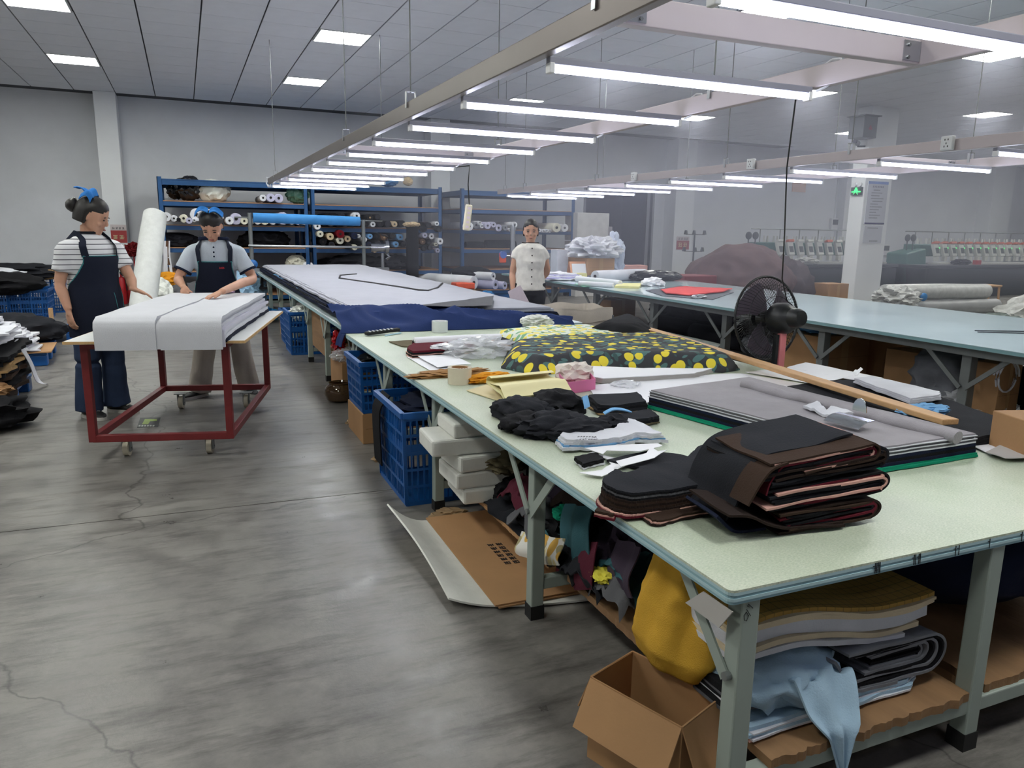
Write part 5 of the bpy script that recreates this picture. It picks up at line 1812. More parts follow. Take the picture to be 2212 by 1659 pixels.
# gathered light blue end hanging over the rail
def tail(u, v):
    w_ = 0.16 * (1 - u) + 0.02 + 0.05 * math.sin(min(1, u * 1.6) * math.pi)
    x = 1.46 + (v - 0.5) * w_ + 0.03 * (u - 0.5)
    yy = 1.34 - 0.11 * min(1, u * 1.8) + 0.012 * math.sin(v * 12) * (1 - 0.4 * u)
    z = 0.30 - 0.20 * max(0, u - 0.2) / 0.8 + 0.03 * math.sin(min(1, u * 2.5) * math.pi) + 0.010 * math.sin(v * 12 + 1) * (1 - u)
    return Vector((x, yy, z))


t = thing('gathered_cloth', 'gathered light blue cloth with its tail hanging over the lower rail', 'cloth', (1.44, 1.3, 0.12))
MB().grid(tail, 26, 18, 0.005).build('cloth_tail', K['ltblue'], t, True)
lump((1.40, 1.42, 0.29), (0.17, 0.12, 0.075), 0.28, 1.7, 91, zb + 0.04).build('cloth_body', K['ltblue'], t, True, angle=75)
# black stack left of the corner leg
layers('cloth_lay', 'stack of black cloth with white selvedge beside the corner leg', 'cloth stack', [(1.20, 1.36), (1.36, 1.36), (1.36, 1.72), (1.20, 1.72)], zb + 0.045, [(K['dgrey'], 0.01, 1.0), (K['black'], 0.02, 1), (K['white'], 0.003, 0.99), (K['black'], 0.012, 0.98), (K['dgrey'], 0.004, 1.0), (K['black'], 0.02, 0.96)], 0.004, 53, 0.004)
# plaid and white folded lay, wavy
def plaid():
    m, nt, b = nodes('mustard_plaid')
    co = texco(nt)
    sp = nt.nodes.new('ShaderNodeSeparateXYZ')
    nt.links.new(co, sp.inputs[0])
    f = None
    cs = []
    for ax, sc in ((0, 34.0), (1, 30.0)):
        mm = nt.nodes.new('ShaderNodeMath')
        mm.operation = 'MULTIPLY'
        mm.inputs[1].default_value = sc
        nt.links.new(sp.outputs[ax], mm.inputs[0])
        fr = nt.nodes.new('ShaderNodeMath')
        fr.operation = 'FRACT'
        nt.links.new(mm.outputs[0], fr.inputs[0])
        cs.append(ramp(nt, fr.outputs[0], (0.0, (1, 1, 1, 1)), (0.12, (0, 0, 0, 1))))
    c = mixcol(nt, cs[0], lin((170, 134, 66)), lin((96, 80, 48)))
    c = mixcol(nt, cs[1], c, lin((96, 80, 48)))
    nt.links.new(c, b.inputs['Base Color'])
    b.inputs['Roughness'].default_value = 0.9
    return m


M_PLAID = plaid()
M_IVORY = cloth('ivory_edge', (216, 200, 170))
t = thing('plaid_cloth_fold', 'folded mustard plaid cloth with thick white and ivory layers hanging under the table front', 'cloth stack', (1.55, 1.5, 0.38))


def wav(x):
    return 0.018 * math.sin((x - 1.2) * 9) - 0.055 * (x - 1.2)


def lay2(z, th, m, x0, x1, y0, y1, seed):
    def fn(u, v):
        x = x0 + (x1 - x0) * u
        y = y0 + (y1 - y0) * v + 0.006 * noise.noise(Vector((x * 7, seed, v)))
        return Vector((x, y, z + th + wav(x) + 0.003 * noise.noise(Vector((x * 9, y * 6, seed)))))
    MB().grid(fn, 30, 10, th * 0.96).build('cloth_layer', m, t, True)


z = 0.395
for k, (m, th, x1, y0) in enumerate(((K['white'], 0.016, 1.78, 1.335), (M_IVORY, 0.016, 1.84, 1.34), (K['white'], 0.038, 1.88, 1.35), (M_IVORY, 0.012, 1.9, 1.345), (M_IVORY, 0.008, 1.9, 1.342), (M_PLAID, 0.012, 1.9, 1.35))):
    lay2(z, th, m, 1.19, x1, y0, 1.62, k * 2.3)
    z += th
MB().span((1.2, 1.5, SH + 0.13), (1.5, 1.62, 0.385)).jitter(0.01, 9, 3).build('cloth_core', K['black'], t, True)
# grey quilted cloth folded with black lining
M_QUILT = cloth('quilted_grey', (120, 122, 128), var=0.12, bump=0.6, bscale=25)
t = thing('quilted_cloth_fold', 'thick folded grey quilted cloth with black lining by the front middle leg', 'cloth stack', (1.75, 1.5, 0.24))
og = Vector((1.53, 1.315, 0.0))
for k, (c, hgt, zc, x0, x1) in enumerate(((M_QUILT, 0.062, 0.298, 0.02, 0.405), (K['black'], 0.053, 0.298, 0.03, 0.395), (M_QUILT, 0.044, 0.302, 0.06, 0.37), (K['black'], 0.037, 0.303, 0.07, 0.362), (M_QUILT, 0.03, 0.304, 0.1, 0.34), (M_QUILT, 0.021, 0.304, 0.12, 0.33), (K['black'], 0.012, 0.304, 0.13, 0.32))):
    ribbon(u_path(x0, x1, zc, hgt, -0.02, x0b=x0 + 0.06 if k == 0 else x0), 0.008, og + Vector((0, 0.003 * k, 0)), Vector((1, 0, 0)), Vector((-0.15, 0.99, 0)), 0.36, 8, 0.007, 70 + k).build('cloth_layer', c, t, True)
ribbon([(-0.02, 0.345), (0.0, 0.32), (0.03, 0.275), (0.07, 0.243), (0.14, 0.238), (0.22, 0.236)], 0.009, og, Vector((1, 0, 0)), Vector((-0.15, 0.99, 0)), 0.36, 8, 0.006, 79).build('cloth_layer', M_QUILT, t, True)
# dark cloth under the right half
lump((2.5, 1.72, 0.42), (0.46, 0.36, 0.22), 0.12, 1.6, 95, SH + 0.03).build('cloth_bale', K['navyd'], None, True, label='bulky navy black cloth bale on the shelf beyond the front middle leg', cat='cloth bale', angle=70)
carton('crushed brown box on the floor behind the front middle leg', (2.45, 1.7), (0.5, 0.4, 0.1), 0.1, 0.0)
# scraps filling the shaded depth of the lower shelf
for i, (x, y, r_) in enumerate(((2.0, 2.0, 0.26), (2.3, 2.75, 0.3), (1.95, 3.1, 0.26), (2.6, 3.2, 0.28), (1.75, 2.1, 0.22))):
    lump((x, y, SH + 0.14), (r_, r_, 0.17), 0.25, 1.7, 101 + i, SH + 0.03).build('cloth_heap', K[('black', 'ink', 'navyd', 'choc', 'black')[i]], None, True, label='dark cloth heap deep on the lower shelf, ' + ('behind the plaid fold', 'behind the maroon scraps', 'behind the foam blocks', 'at the far table side', 'behind the mustard sack')[i], cat='cloth heap', angle=70)

# ---------------------------------------------------------------- open carton in front of the corner leg
t = thing('open_carton', 'open brown carton with its flaps folded out, on the floor beside the corner leg', 'box', (1.06, 1.5, 0))
A_ = Vector((0.95, 1.63, 0))
F_ = Vector((1.055, 1.355, 0))
d_ = Vector((0.934, 0.357, 0))
W_ = 0.19
B_, G_ = A_ + d_ * W_, F_ + d_ * W_
hz = 0.25
up = Vector((0, 0, 1))
for p, q in ((A_, F_), (F_, G_), (G_, B_), (B_, A_)):
    n_ = (q - p).cross(up).normalized()
    MB().bar(p + up * hz / 2, q + up * hz / 2, hz, 0.004, n_).build('box_wall', M_CARD, t)
MB().prism([tuple(v)[:2] for v in (A_, F_, G_, B_)], 0.001, 0.006).build('box_floor', M_CARD2, t)


def flapm(p, q, out, L, drop, ext=0.0):
    e = (q - p).normalized() * ext
    r_, s_ = q + out * L * math.cos(drop) - up * L * math.sin(drop) - e, p + out * L * math.cos(drop) - up * L * math.sin(drop) + e
    pts = [v + up * hz for v in (p, q, r_, s_)]
    n_ = (pts[1] - pts[0]).cross(pts[2] - pts[1]).normalized() * 0.004
    MB().add(pts + [v + n_ for v in pts], [(0, 1, 2, 3), (7, 6, 5, 4), (0, 4, 5, 1), (1, 5, 6, 2), (2, 6, 7, 3), (3, 7, 4, 0)]).build('box_flap', M_CARD, t)


flapm(A_, F_, -d_, 0.14, 1.05)
flapm(F_, G_, (F_ - A_).normalized(), 0.14, 1.15)
flapm(B_, A_, (A_ - F_).normalized(), 0.12, 1.2)
flapm(G_, B_, d_, 0.05, 1.5)
# ================================================================ people
M_SKIN = mat('skin', (196, 150, 126), 0.55, var=0.06, scale=10, spec=0.35)
M_SKIN.node_tree.nodes['Principled BSDF'].inputs['Subsurface Weight'].default_value = 0.08
M_HAIR = mat('black_hair', (26, 22, 21), 0.45, var=0.3, scale=40, stretch=(6, 6, 0.6))
M_EYE = mat('eye_dark', (30, 22, 20), 0.3, var=0)
M_LIP = mat('lip', (150, 84, 80), 0.5, var=0)
M_SOLE = mat('shoe_sole', (196, 194, 188), 0.6, var=0.05)
M_SHOE = mat('black_shoe', (24, 24, 26), 0.6, var=0.1, bump=0.2, bscale=90)
M_TEAL = mat('teal_binding', (44, 124, 128), 0.7, var=0)


def striped(name, base, dark, period, wd):
    m, nt, b = nodes(name)
    co = texco(nt)
    sp = nt.nodes.new('ShaderNodeSeparateXYZ')
    nt.links.new(co, sp.inputs[0])
    a = nt.nodes.new('ShaderNodeMath')
    a.operation = 'MULTIPLY'
    a.inputs[1].default_value = 1 / period
    nt.links.new(sp.outputs[2], a.inputs[0])
    f = nt.nodes.new('ShaderNodeMath')
    f.operation = 'FRACT'
    nt.links.new(a.outputs[0], f.inputs[0])
    r_ = ramp(nt, f.outputs[0], (0.0, lin(dark)), (wd, lin(dark)), (wd + 0.04, lin(base)))
    nt.links.new(r_, b.inputs['Base Color'])
    b.inputs['Roughness'].default_value = 0.9
    return m


def limb(mb, pts, rs, n=14, flat=1.0):
    """smooth tapered tube through joints"""
    P, R = [], []
    m = len(pts)
    pts = [Vector(p) for p in pts]
    for i in range(m - 1):
        p0, p1, p2, p3 = pts[max(i - 1, 0)], pts[i], pts[i + 1], pts[min(i + 2, m - 1)]
        for k in range(5):
            t = k / 5
            P.append(0.5 * (2 * p1 + (p2 - p0) * t + (2 * p0 - 5 * p1 + 4 * p2 - p3) * t * t + (3 * p1 - p0 - 3 * p2 + p3) * t ** 3))
            R.append(rs[i] * (1 - t) + rs[i + 1] * t)
    P.append(pts[-1])
    R.append(rs[-1])
    mb.tube(P, R, n, True, 0, flat)


def hand(mb, w, d, nrm, side, curl, s=1.0, spread=0.0215):
    """palm and five fingers; d points to the finger tips, nrm out of the back of the hand, side towards the little finger"""
    d, nrm = Vector(d).normalized(), Vector(nrm).normalized()
    lat = (d.cross(nrm)).normalized() * side
    nrm = lat.cross(d).normalized() * side
    if nrm.dot(Vector(nrm)) < 0:
        nrm = -nrm
    w = Vector(w)
    R = Matrix((lat, d, nrm)).transposed()
    mb.ell(w + d * 0.045 * s, (0.038 * s, 0.052 * s, 0.015 * s), 14, 8, 0, R)
    mb.tube([w - d * 0.03, w + d * 0.03 * s], [0.024 * s, 0.027 * s], 10, True, 0, 0.75)
    for k, L in enumerate((0.07, 0.08, 0.075, 0.058)):
        o = w + d * 0.08 * s + lat * (k - 1.5) * spread * s
        a1, a2, a3 = curl * 0.5, curl * 1.2, curl * 1.7
        fan = lat * (k - 1.5) * 0.06
        p = [o - d * 0.02 * s]
        for seg, an in ((0.42, a1), (0.32, a2), (0.26, a3)):
            dd = (d * math.cos(an) - nrm * math.sin(an) + fan).normalized()
            p.append(p[-1] + dd * L * s * seg + (d * 0.02 * s if len(p) == 1 else Vector((0, 0, 0))))
        mb.tube(p, [0.0095 * s, 0.009 * s, 0.0082 * s, 0.0068 * s], 8)
    th = w + d * 0.025 * s - lat * 0.03 * s
    tdir = (d * 0.75 - lat * 0.6 - nrm * 0.25).normalized()
    mb.tube([th, th + tdir * 0.03 * s, th + tdir * 0.045 * s + d * 0.018 * s, th + tdir * 0.05 * s + d * 0.035 * s], [0.014 * s, 0.0115 * s, 0.0095 * s, 0.008 * s], 8)


RINGS = [(0.50, 0.165, 0.125), (0.72, 0.172, 0.132), (0.82, 0.172, 0.13), (0.90, 0.168, 0.125), (0.99, 0.15, 0.112), (1.08, 0.153, 0.115), (1.17, 0.165, 0.122), (1.25, 0.168, 0.11), (1.30, 0.152, 0.094), (1.335, 0.112, 0.076), (1.365, 0.062, 0.06), (1.39, 0.05, 0.052)]


class Person:
    def __init__(s, label, loc, rotz, height, lean=0.0, plump=1.0):
        s.t = thing('person', label, 'person', loc, rotz)
        s.k = height / 1.62
        s.lean = lean
        s.pl = plump
        s.M = WM[s.t.name]
        s.inv = s.M.inverted()

    def L(s, p):
        return s.inv @ Vector(p)

    def sp(s, z):
        return Vector((0, -s.lean * max(0, z - 0.85) * 1.0, z)) * s.k

    def ring(s, z, grow=0.0, a=None):
        for i in range(len(RINGS) - 1):
            if z <= RINGS[i + 1][0] or i == len(RINGS) - 2:
                q = (z - RINGS[i][0]) / (RINGS[i + 1][0] - RINGS[i][0])
                q = max(0, min(1, q))
                rx = RINGS[i][1] * (1 - q) + RINGS[i + 1][1] * q
                ry = RINGS[i][2] * (1 - q) + RINGS[i + 1][2] * q
                break
        c = s.sp(z)
        pl = s.pl if z < 1.3 else 1.0
        rx, ry = (rx * pl) * s.k + grow, (ry * pl) * s.k + grow
        if a is not None:
            return c + Vector((rx * math.sin(a), -ry * math.cos(a), 0))
        n = 28
        return [c + Vector((rx * math.sin(2 * math.pi * j / n), -ry * math.cos(2 * math.pi * j / n), 0)) for j in range(n)]

    def body(s, arms, legs, head_yaw, head_pitch, hands, head_roll=0.0):
        """arms: two of (shoulder, elbow, wrist) local; legs: two of (hip, knee, ankle)"""
        k = s.k
        mb = MB()
        mb.rings([s.ring(z, -0.022) for z in (0.78, 0.9, 1.0, 1.1, 1.2, 1.28, 1.32)] + [s.ring(1.345, -0.02), s.ring(1.365, -0.006)], True)
        nb = s.sp(1.35)
        hr = Matrix.Rotation(head_yaw, 3, 'Z') @ Matrix.Rotation(head_pitch, 3, 'X') @ Matrix.Rotation(head_roll, 3, 'Y')
        piv = s.sp(1.378)
        s.hr, s.piv = hr, piv

        def hp(x, y, z):
            return piv + hr @ (Vector((x, y, z)) * k * 1.13)
        s.hp = hp
        limb(mb, [s.sp(1.30) + Vector((0, 0.01, 0)), nb + Vector((0, 0.012, 0)), hp(0, 0.012, 0.03)], [0.058 * k, 0.05 * k, 0.05 * k])
        prof = [(-0.012, 0.018, 0.02, -0.048), (0.0, 0.034, 0.036, -0.04), (0.025, 0.05, 0.058, -0.022), (0.055, 0.061, 0.078, -0.006), (0.09, 0.068, 0.088, 0.002), (0.125, 0.071, 0.094, 0.006), (0.16, 0.069, 0.092, 0.01), (0.19, 0.054, 0.073, 0.014), (0.208, 0.03, 0.04, 0.014), (0.213, 0.01, 0.014, 0.014)]
        mb.rings([[hp(w_ * math.cos(2 * math.pi * j / 20), y + d * math.sin(2 * math.pi * j / 20), z) for j in range(20)] for z, w_, d, y in prof], True)
        mb.ell(hp(0, -0.092, 0.07), (0.014 * k, 0.013 * k, 0.011 * k), 10, 6, 0, hr)
        limb(mb, [hp(0, -0.08, 0.112), hp(0, -0.088, 0.09), hp(0, -0.098, 0.073)], [0.009 * k, 0.01 * k, 0.010 * k], 8)
        for sx in (-1, 1):
            mb.ell(hp(sx * 0.071, 0.012, 0.088), (0.009 * k, 0.018 * k, 0.028 * k), 10, 6, 0, hr)
            mb.ell(hp(sx * 0.035, -0.062, 0.066), (0.022 * k, 0.018 * k, 0.02 * k), 10, 6, 0, hr)
        mb.ell(hp(0, -0.078, 0.038), (0.02 * k, 0.013 * k, 0.013 * k), 10, 6, 0, hr)
        for (sh_, el, wr) in arms:
            sh_, el, wr = Vector(sh_), Vector(el), Vector(wr)
            limb(mb, [sh_, sh_.lerp(el, 0.5), el, el.lerp(wr, 0.35), wr], [0.048 * k, 0.045 * k, 0.037 * k, 0.038 * k, 0.025 * k])
        for h in hands:
            hand(mb, *h)
        for (hi, kn, an) in legs:
            limb(mb, [Vector(hi), Vector(kn), Vector(kn).lerp(Vector(an), 0.3), Vector(an)], [0.07 * k, 0.05 * k, 0.05 * k, 0.035 * k])
        remesh(mb_local(mb, s), 'body', M_SKIN, s.t, 0.0055, 4)
        # face
        for sx in (-1, 1):
            MB().ell(hp(sx * 0.031, -0.081, 0.098), (0.014 * k, 0.006 * k, 0.0055 * k), 10, 6, 0, hr).build('eye', M_EYE, s.t, True, local=True)
            MB().ell(hp(sx * 0.032, -0.083, 0.117), (0.019 * k, 0.005 * k, 0.0035 * k), 10, 6, 0, hr @ Matrix.Rotation(sx * 0.12, 3, 'Y')).build('eyebrow', M_HAIR, s.t, True, local=True)
        MB().ell(hp(0, -0.0895, 0.0365), (0.022 * k, 0.006 * k, 0.0065 * k), 10, 6, 0, hr).build('mouth', M_LIP, s.t, True, local=True)

    def hair(s, fringe=0.145, back=0.03, bun=None, grow=0.011):
        k, hp = s.k, s.hp
        rs = []
        for i in range(15):
            t = i / 14
            z = 0.228 * (1 - t) + (back) * t
            ring = []
            for j in range(32):
                a = 2 * math.pi * j / 32
                x, y = math.cos(a), math.sin(a)        # y=-1 front
                e = math.sqrt(max(0.0, 1 - ((z - 0.11) / 0.118) ** 2)) if z > 0.11 else math.sqrt(1 - ((0.11 - z) / 0.17) ** 2)
                zz = z
                front = max(0, -y - 0.15) / 0.85
                low = fringe - 0.03 * abs(x)
                g_ = grow
                if front > 0:
                    g_ = grow * max(0.0, min(1, (z - low) / 0.045)) + 0.0015
                rx, ry = (0.071 + g_) * e, (0.096 + g_) * e
                if front > 0 and zz < low:
                    # hair stops above the brow: fold under the skin
                    zz = low
                    rx, ry = rx * 0.8, ry * 0.8
                ring.append(hp(x * rx, 0.01 + y * ry, zz))
            rs.append(ring)
        mb = MB().rings(rs, True)
        h = mb.build('hair', M_HAIR, s.t, 'all', local=True)
        if bun:
            MB().ell(hp(*bun[0]), [b * k for b in bun[1]], 16, 10, 0, s.hr).jitter(0.006, 30, 3).build('hair_bun', M_HAIR, h, 'all', local=True)
        return h

    def shirt(s, m, arms, hem, sleeve=0.62, sr=0.066, name='shirt', smooth=8, neck=1.365, grow=0.006):
        k = s.k
        mb = MB()
        zs = [hem + (1.30 - hem) * i / 10 for i in range(11)] + [1.335, neck]
        mb.rings([s.ring(z, grow + 0.004 * math.sin(z * 40)) for z in zs], True)
        if sleeve:
            for (sh_, el, wr) in arms:
                sh_, el = Vector(sh_), Vector(el)
                q = sh_.lerp(el, sleeve)
                c = Vector((sh_.x * 0.45, sh_.y, sh_.z - 0.005 * k))
                limb(mb, [c, sh_.lerp(el, 0.06), sh_.lerp(el, sleeve * 0.55), q], [0.06 * k, sr * 0.86 * k, sr * 0.95 * k, sr * k])
        o = remesh(mb_local(mb, s), name, m, s.t, 0.011, smooth)
        crease(o, 0.006, 14)
        return o

    def trousers(s, m, legs, r=(0.098, 0.075, 0.085), name='trousers', hem=0.05, top=0.98):
        k = s.k
        mb = MB()
        mb.rings([s.ring(z, 0.0) for z in (0.76, 0.82, 0.88, 0.94, top)], True)
        for (hi, kn, an) in legs:
            hi, kn, an = Vector(hi), Vector(kn), Vector(an)
            e = an.copy()
            e.z = hem * k
            limb(mb, [hi + Vector((0, 0, 0.05)), hi.lerp(kn, 0.4), kn, kn.lerp(e, 0.5), e], [r[0] * k, r[0] * 0.96 * k, r[1] * k, r[1] * 1.02 * k, r[2] * k], 18)
        o = remesh(mb_local(mb, s), name, m, s.t, 0.011, 6)
        crease(o, 0.007, 10)
        return o

    def shoe(s, an, yaw):
        k = s.k
        an = Vector(an)
        R = Matrix.Rotation(yaw, 3, 'Z')

        def q(x, y, z):
            return Vector((an.x, an.y, 0)) + R @ (Vector((x, y, z)) * k)
        prof = [(0.075, 0.022, 0.02, 0.055), (0.06, 0.034, 0.02, 0.075), (0.02, 0.038, 0.02, 0.09), (-0.04, 0.04, 0.02, 0.08), (-0.09, 0.046, 0.02, 0.062), (-0.14, 0.042, 0.02, 0.05), (-0.17, 0.026, 0.02, 0.04), (-0.182, 0.01, 0.022, 0.03)]
        rs = []
        for y, w_, z0_, z1_ in prof:
            c, hh = (z0_ + z1_) / 2, (z1_ - z0_) / 2
            rs.append([q(w_ * math.cos(2 * math.pi * j / 14), y, c + hh * math.sin(2 * math.pi * j / 14)) for j in range(14)])
        sh_ = MB().rings(rs, True).build('shoe', M_SHOE, s.t, 'all', local=True)
        out = [(w_ * 1.06, y) for y, w_, a, b in prof] + [(-w_ * 1.06, y) for y, w_, a, b in reversed(prof)]
        mb = MB().prism([tuple(q(x, y, 0))[:2] for x, y in out], 0.0, 0.026 * k)
        mb.build('sole', M_SOLE, sh_, True, local=True)
        mb = MB()
        for i in range(4):
            y = -0.03 - 0.022 * i
            mb.tube([q(-0.02, y, 0.078 - 0.006 * i), q(0, y - 0.004, 0.086 - 0.007 * i), q(0.02, y, 0.078 - 0.006 * i)], 0.0035, 5)
        mb.build('lace', M_SOLE, sh_, True, local=True)

    def apron(s, m, bib_top, bib_half, waist_z, hem, side=1.45, binding=True, grow=0.017):
        k = s.k
        z_lo, z_hi = hem, bib_top

        def half(z):
            if z < waist_z:
                return side
            q = (z - waist_z) / (bib_top - waist_z)
            return side + (bib_half - side) * min(1, q * 1.25) ** 0.6

        def fn(u, v):
            z = z_lo + (z_hi - z_lo) * v
            a = (u - 0.5) * 2 * half(z)
            p = s.ring(z, grow + 0.004 * math.sin(a * 6 + z * 9) * (1 if z < waist_z else 0.3), a)
            return p
        ap = MB().grid(fn, 26, 30, -0.004).build('apron', m, s.t, True, local=True, angle=70)
        if binding:
            for uu_ in (0.0, 1.0):
                pts = [fn(uu_, v / 24) + Vector((0, -0.001, 0)) for v in range(8, 25)]
                MB().tube(pts, 0.005, 6).build('binding', M_TEAL, ap, True, local=True)
            MB().tube([fn(u / 12, 1.0) for u in range(13)], 0.005, 6).build('binding', M_TEAL, ap, True, local=True)
        for sg, uu_ in ((-1, 0.06), (1, 0.94)):
            p0 = fn(uu_, 0.995)
            pts = [p0]
            for z in (bib_top + 0.06, 1.27, 1.31):
                if z > bib_top + 0.01:
                    pts.append(s.ring(z, 0.02, sg * (0.62 + 0.25 * (z - bib_top) / 0.2)))
            pts.append(s.sp(1.345) + Vector((sg * 0.098 * k, 0.005, 0.018)))
            pts.append(s.ring(1.28, 0.018, sg * (math.pi - 0.75)))
            pts.append(s.ring(1.1, 0.016, sg * (math.pi - 0.35)))
            mb = MB()
            w_ = 0.024 * k

            def ft(a, b_, pts=pts, sg=sg):
                i = min(int(a * (len(pts) - 1)), len(pts) - 2)
                f = a * (len(pts) - 1) - i
                p = pts[i].lerp(pts[i + 1], f)
                tn = (pts[i + 1] - pts[i]).normalized()
                c = s.sp(1.2)
                on = (p - Vector((c.x * 0, c.y, p.z - 0.02))).normalized()
                lt = tn.cross(on).normalized()
                return p + lt * (b_ - 0.5) * 2 * w_
            mb.grid(ft, 24, 3, 0.004)
            mb.build('strap', m, ap, True, local=True, angle=70)
        return ap, fn


def mb_local(mb, s):
    # remesh() builds in world coordinates, so lift local points first
    mb.v = [s.M @ v for v in mb.v]
    return mb


def crease(o, amp, freq):
    me = o.data
    for v in me.vertices:
        n = noise.noise(Vector((v.co.x * freq, v.co.y * freq, v.co.z * freq * 0.55))) + 0.5 * noise.noise(Vector((v.co.x * freq * 2.3, v.co.y * freq * 2.3, v.co.z * freq * 1.2)))
        v.co += v.normal * amp * n
    me.update()


M_APR = cloth('apron_navy', (30, 34, 48), var=0.08)
M_JEAN = cloth('denim', (48, 60, 84), var=0.14)
M_POLO = cloth('polo_grey', (184, 192, 202), var=0.05)
M_BEIGE = cloth('beige_trousers', (160, 152, 144), var=0.06)
M_CAPB = cloth('cap_blue', (52, 118, 190), var=0.1)

# ---------------------------------------------------------------- striped shirt worker beside the trolley
p1 = Person('person in striped tee, navy apron and jeans touching the white cloth stack', (-0.655, 6.44, 0), math.radians(42), 1.64, 0.03, 1.12)
k = p1.k
lh = p1.L(PZ(322, 634, CZ + 0.165))
rh = p1.L((-0.80, 6.24, 0.765))
armsA = [((-0.175 * k, 0, 1.268 * k), (-0.23, 0.03, 1.0 * k), rh + Vector((0, 0, 0.07))), ((0.175 * k, -0.03, 1.268 * k), (0.22, -0.14, 1.03 * k), lh + Vector((-0.08, 0.07, 0.035)))]
legsA = [((-0.09, 0, 0.84), (-0.1, -0.01, 0.45), (-0.105, 0.02, 0.09)), ((0.09, 0, 0.84), (0.1, -0.02, 0.45), (0.115, 0.0, 0.09))]
dA = (lh - armsA[1][2]).normalized()
p1.body(armsA, legsA, math.radians(34), math.radians(20), [(armsA[0][2] + Vector((0, 0, -0.01)), (0.05, -0.12, -1), (-1, 0.1, 0), -1, 0.5, 0.95), (armsA[1][2], dA + Vector((0, 0, -0.05)), (0.1, 0, 1), 1, 0.35, 0.95)])
p1.hair(0.152, 0.045, ((-0.0, 0.13, 0.125), (0.052, 0.045, 0.052)))
p1.shirt(striped('striped_jersey', (214, 214, 218), (92, 92, 100), 0.036, 0.16), armsA, 0.88, 0.66, 0.072)
nk = [p1.ring(1.362, 0.004, a) + Vector((0, 0, 0.004)) for a in [2 * math.pi * j / 20 for j in range(21)]]
MB().tube(nk, 0.009, 6).build('neck_band', K['ink'], p1.t, True, local=True)
p1.trousers(M_JEAN, legsA, (0.1, 0.085, 0.1), hem=0.06)
ap, fn = p1.apron(M_APR, 1.2, 0.75, 1.0, 0.62, 1.6)
for uu_ in (0.60, 0.78):
    MB().tube([fn(uu_ + (0.04 * (1 - v / 10) if uu_ < 0.7 else 0), 0.12 + 0.42 * v / 10) + Vector((0, -0.002, 0)) for v in range(0, 11)], 0.004, 6).build('pocket_edge', M_TEAL, ap, True, local=True)
for an in legsA:
    p1.shoe(an[2], 0.25 if an[2][0] > 0 else -0.1)


def headscarf(P_, m, tilt):
    hp = P_.hp

    def fn_(u, v):
        a = (u - 0.5) * 2.2
        w_ = 0.088
        x = w_ * math.sin(a)
        y = 0.05 + 0.07 * v - 0.01
        z = 0.135 + 0.085 * math.cos(a) + 0.035 * math.sin(v * math.pi) + 0.012 * math.sin(u * 12)
        return hp(x, y - 0.03, z + 0.006)
    return MB().grid(fn_, 20, 8, 0.006).build('headscarf', m, P_.t, True, local=True)


h = headscarf(p1, M_CAPB, 0)
MB().grid(lambda u, v: p1.hp(-0.035 + 0.075 * v, 0.06 + 0.075 * u + 0.01 * math.sin(v * 6), 0.222 + 0.028 * math.sin(u * 2.4) - 0.01 * u), 8, 8, 0.006).build('scarf_bow', M_CAPB, h, True, local=True)

# ---------------------------------------------------------------- polo shirt worker behind the trolley
p2 = Person('person in grey polo shirt and navy apron writing on the white cloth stack', (0.235, 6.86, 0), math.radians(-6), 1.6, 0.24, 1.02)
k = p2.k
rh = p2.L(PZ(402, 628, CZ + 0.175))
lh = p2.L(PZ(452, 640, CZ + 0.172))
sy = p2.sp(1.285).y
armsB = [((-0.165 * k, sy, 1.262 * k), (-0.285, sy - 0.06, 1.03 * k), rh + Vector((-0.03, 0.10, 0.03))), ((0.165 * k, sy, 1.262 * k), (0.285, sy - 0.03, 1.03 * k), lh + Vector((0.085, 0.04, 0.03)))]
legsB = [((-0.095, 0, 0.83), (-0.13, -0.02, 0.45), (-0.2, 0.0, 0.09)), ((0.095, 0, 0.83), (0.15, -0.01, 0.45), (0.2, 0.04, 0.09))]
p2.body(armsB, legsB, math.radians(-6), math.radians(38), [(armsB[0][2], (rh - armsB[0][2]) + Vector((0.0, 0, -0.03)), (-0.75, 0.1, 0.7), -1, 0.75, 0.92), (armsB[1][2], (lh - armsB[1][2]), (0, 0, 1), 1, 0.3, 0.92)])
p2.hair(0.15, 0.05, ((0.0, 0.1, 0.09), (0.04, 0.035, 0.045)))
shB = p2.shirt(M_POLO, armsB, 0.86, 0.72, 0.07)
for (sh_, el, wr) in armsB:
    sh_, el = Vector(sh_), Vector(el)
    q, q2_ = sh_.lerp(el, 0.68), sh_.lerp(el, 0.735)
    MB().tube([q, q2_], [0.0735 * k, 0.0735 * k], 20).build('cuff', K['navyd'], shB, True, local=True)
col_ = [p2.ring(1.345, 0.016, a) + Vector((0, -0.004, 0.012 + 0.004 * math.cos(a))) for a in [0.35 + (2 * math.pi - 0.7) * j / 24 for j in range(25)]]
MB().tube(col_, 0.011, 8, True, 0, 1.3).build('collar', K['navyd'], shB, True, local=True)
MB().grid(lambda u, v: p2.ring(1.33 - 0.13 * u, 0.012, (v - 0.5) * 0.16), 8, 3, -0.004).build('placket', M_POLO, shB, True, local=True)
for z in (1.29, 1.25, 1.215):
    MB().ell(p2.ring(z, 0.019, 0), (0.007, 0.005, 0.007), 8, 6).build('button', K['navyd'], shB, True, local=True)
p2.trousers(M_BEIGE, legsB, (0.098, 0.088, 0.098))
ap, fn = p2.apron(M_APR, 1.17, 0.78, 1.0, 0.6, 1.2)
mb = MB()
for i in range(4):
    mb.tube([fn(0.62 + 0.035 * i, 0.90) + Vector((0, -0.003, 0)), fn(0.635 + 0.035 * i, 0.93) + Vector((0, -0.003, 0)), fn(0.65 + 0.035 * i, 0.905) + Vector((0, -0.003, 0))], 0.003, 5)
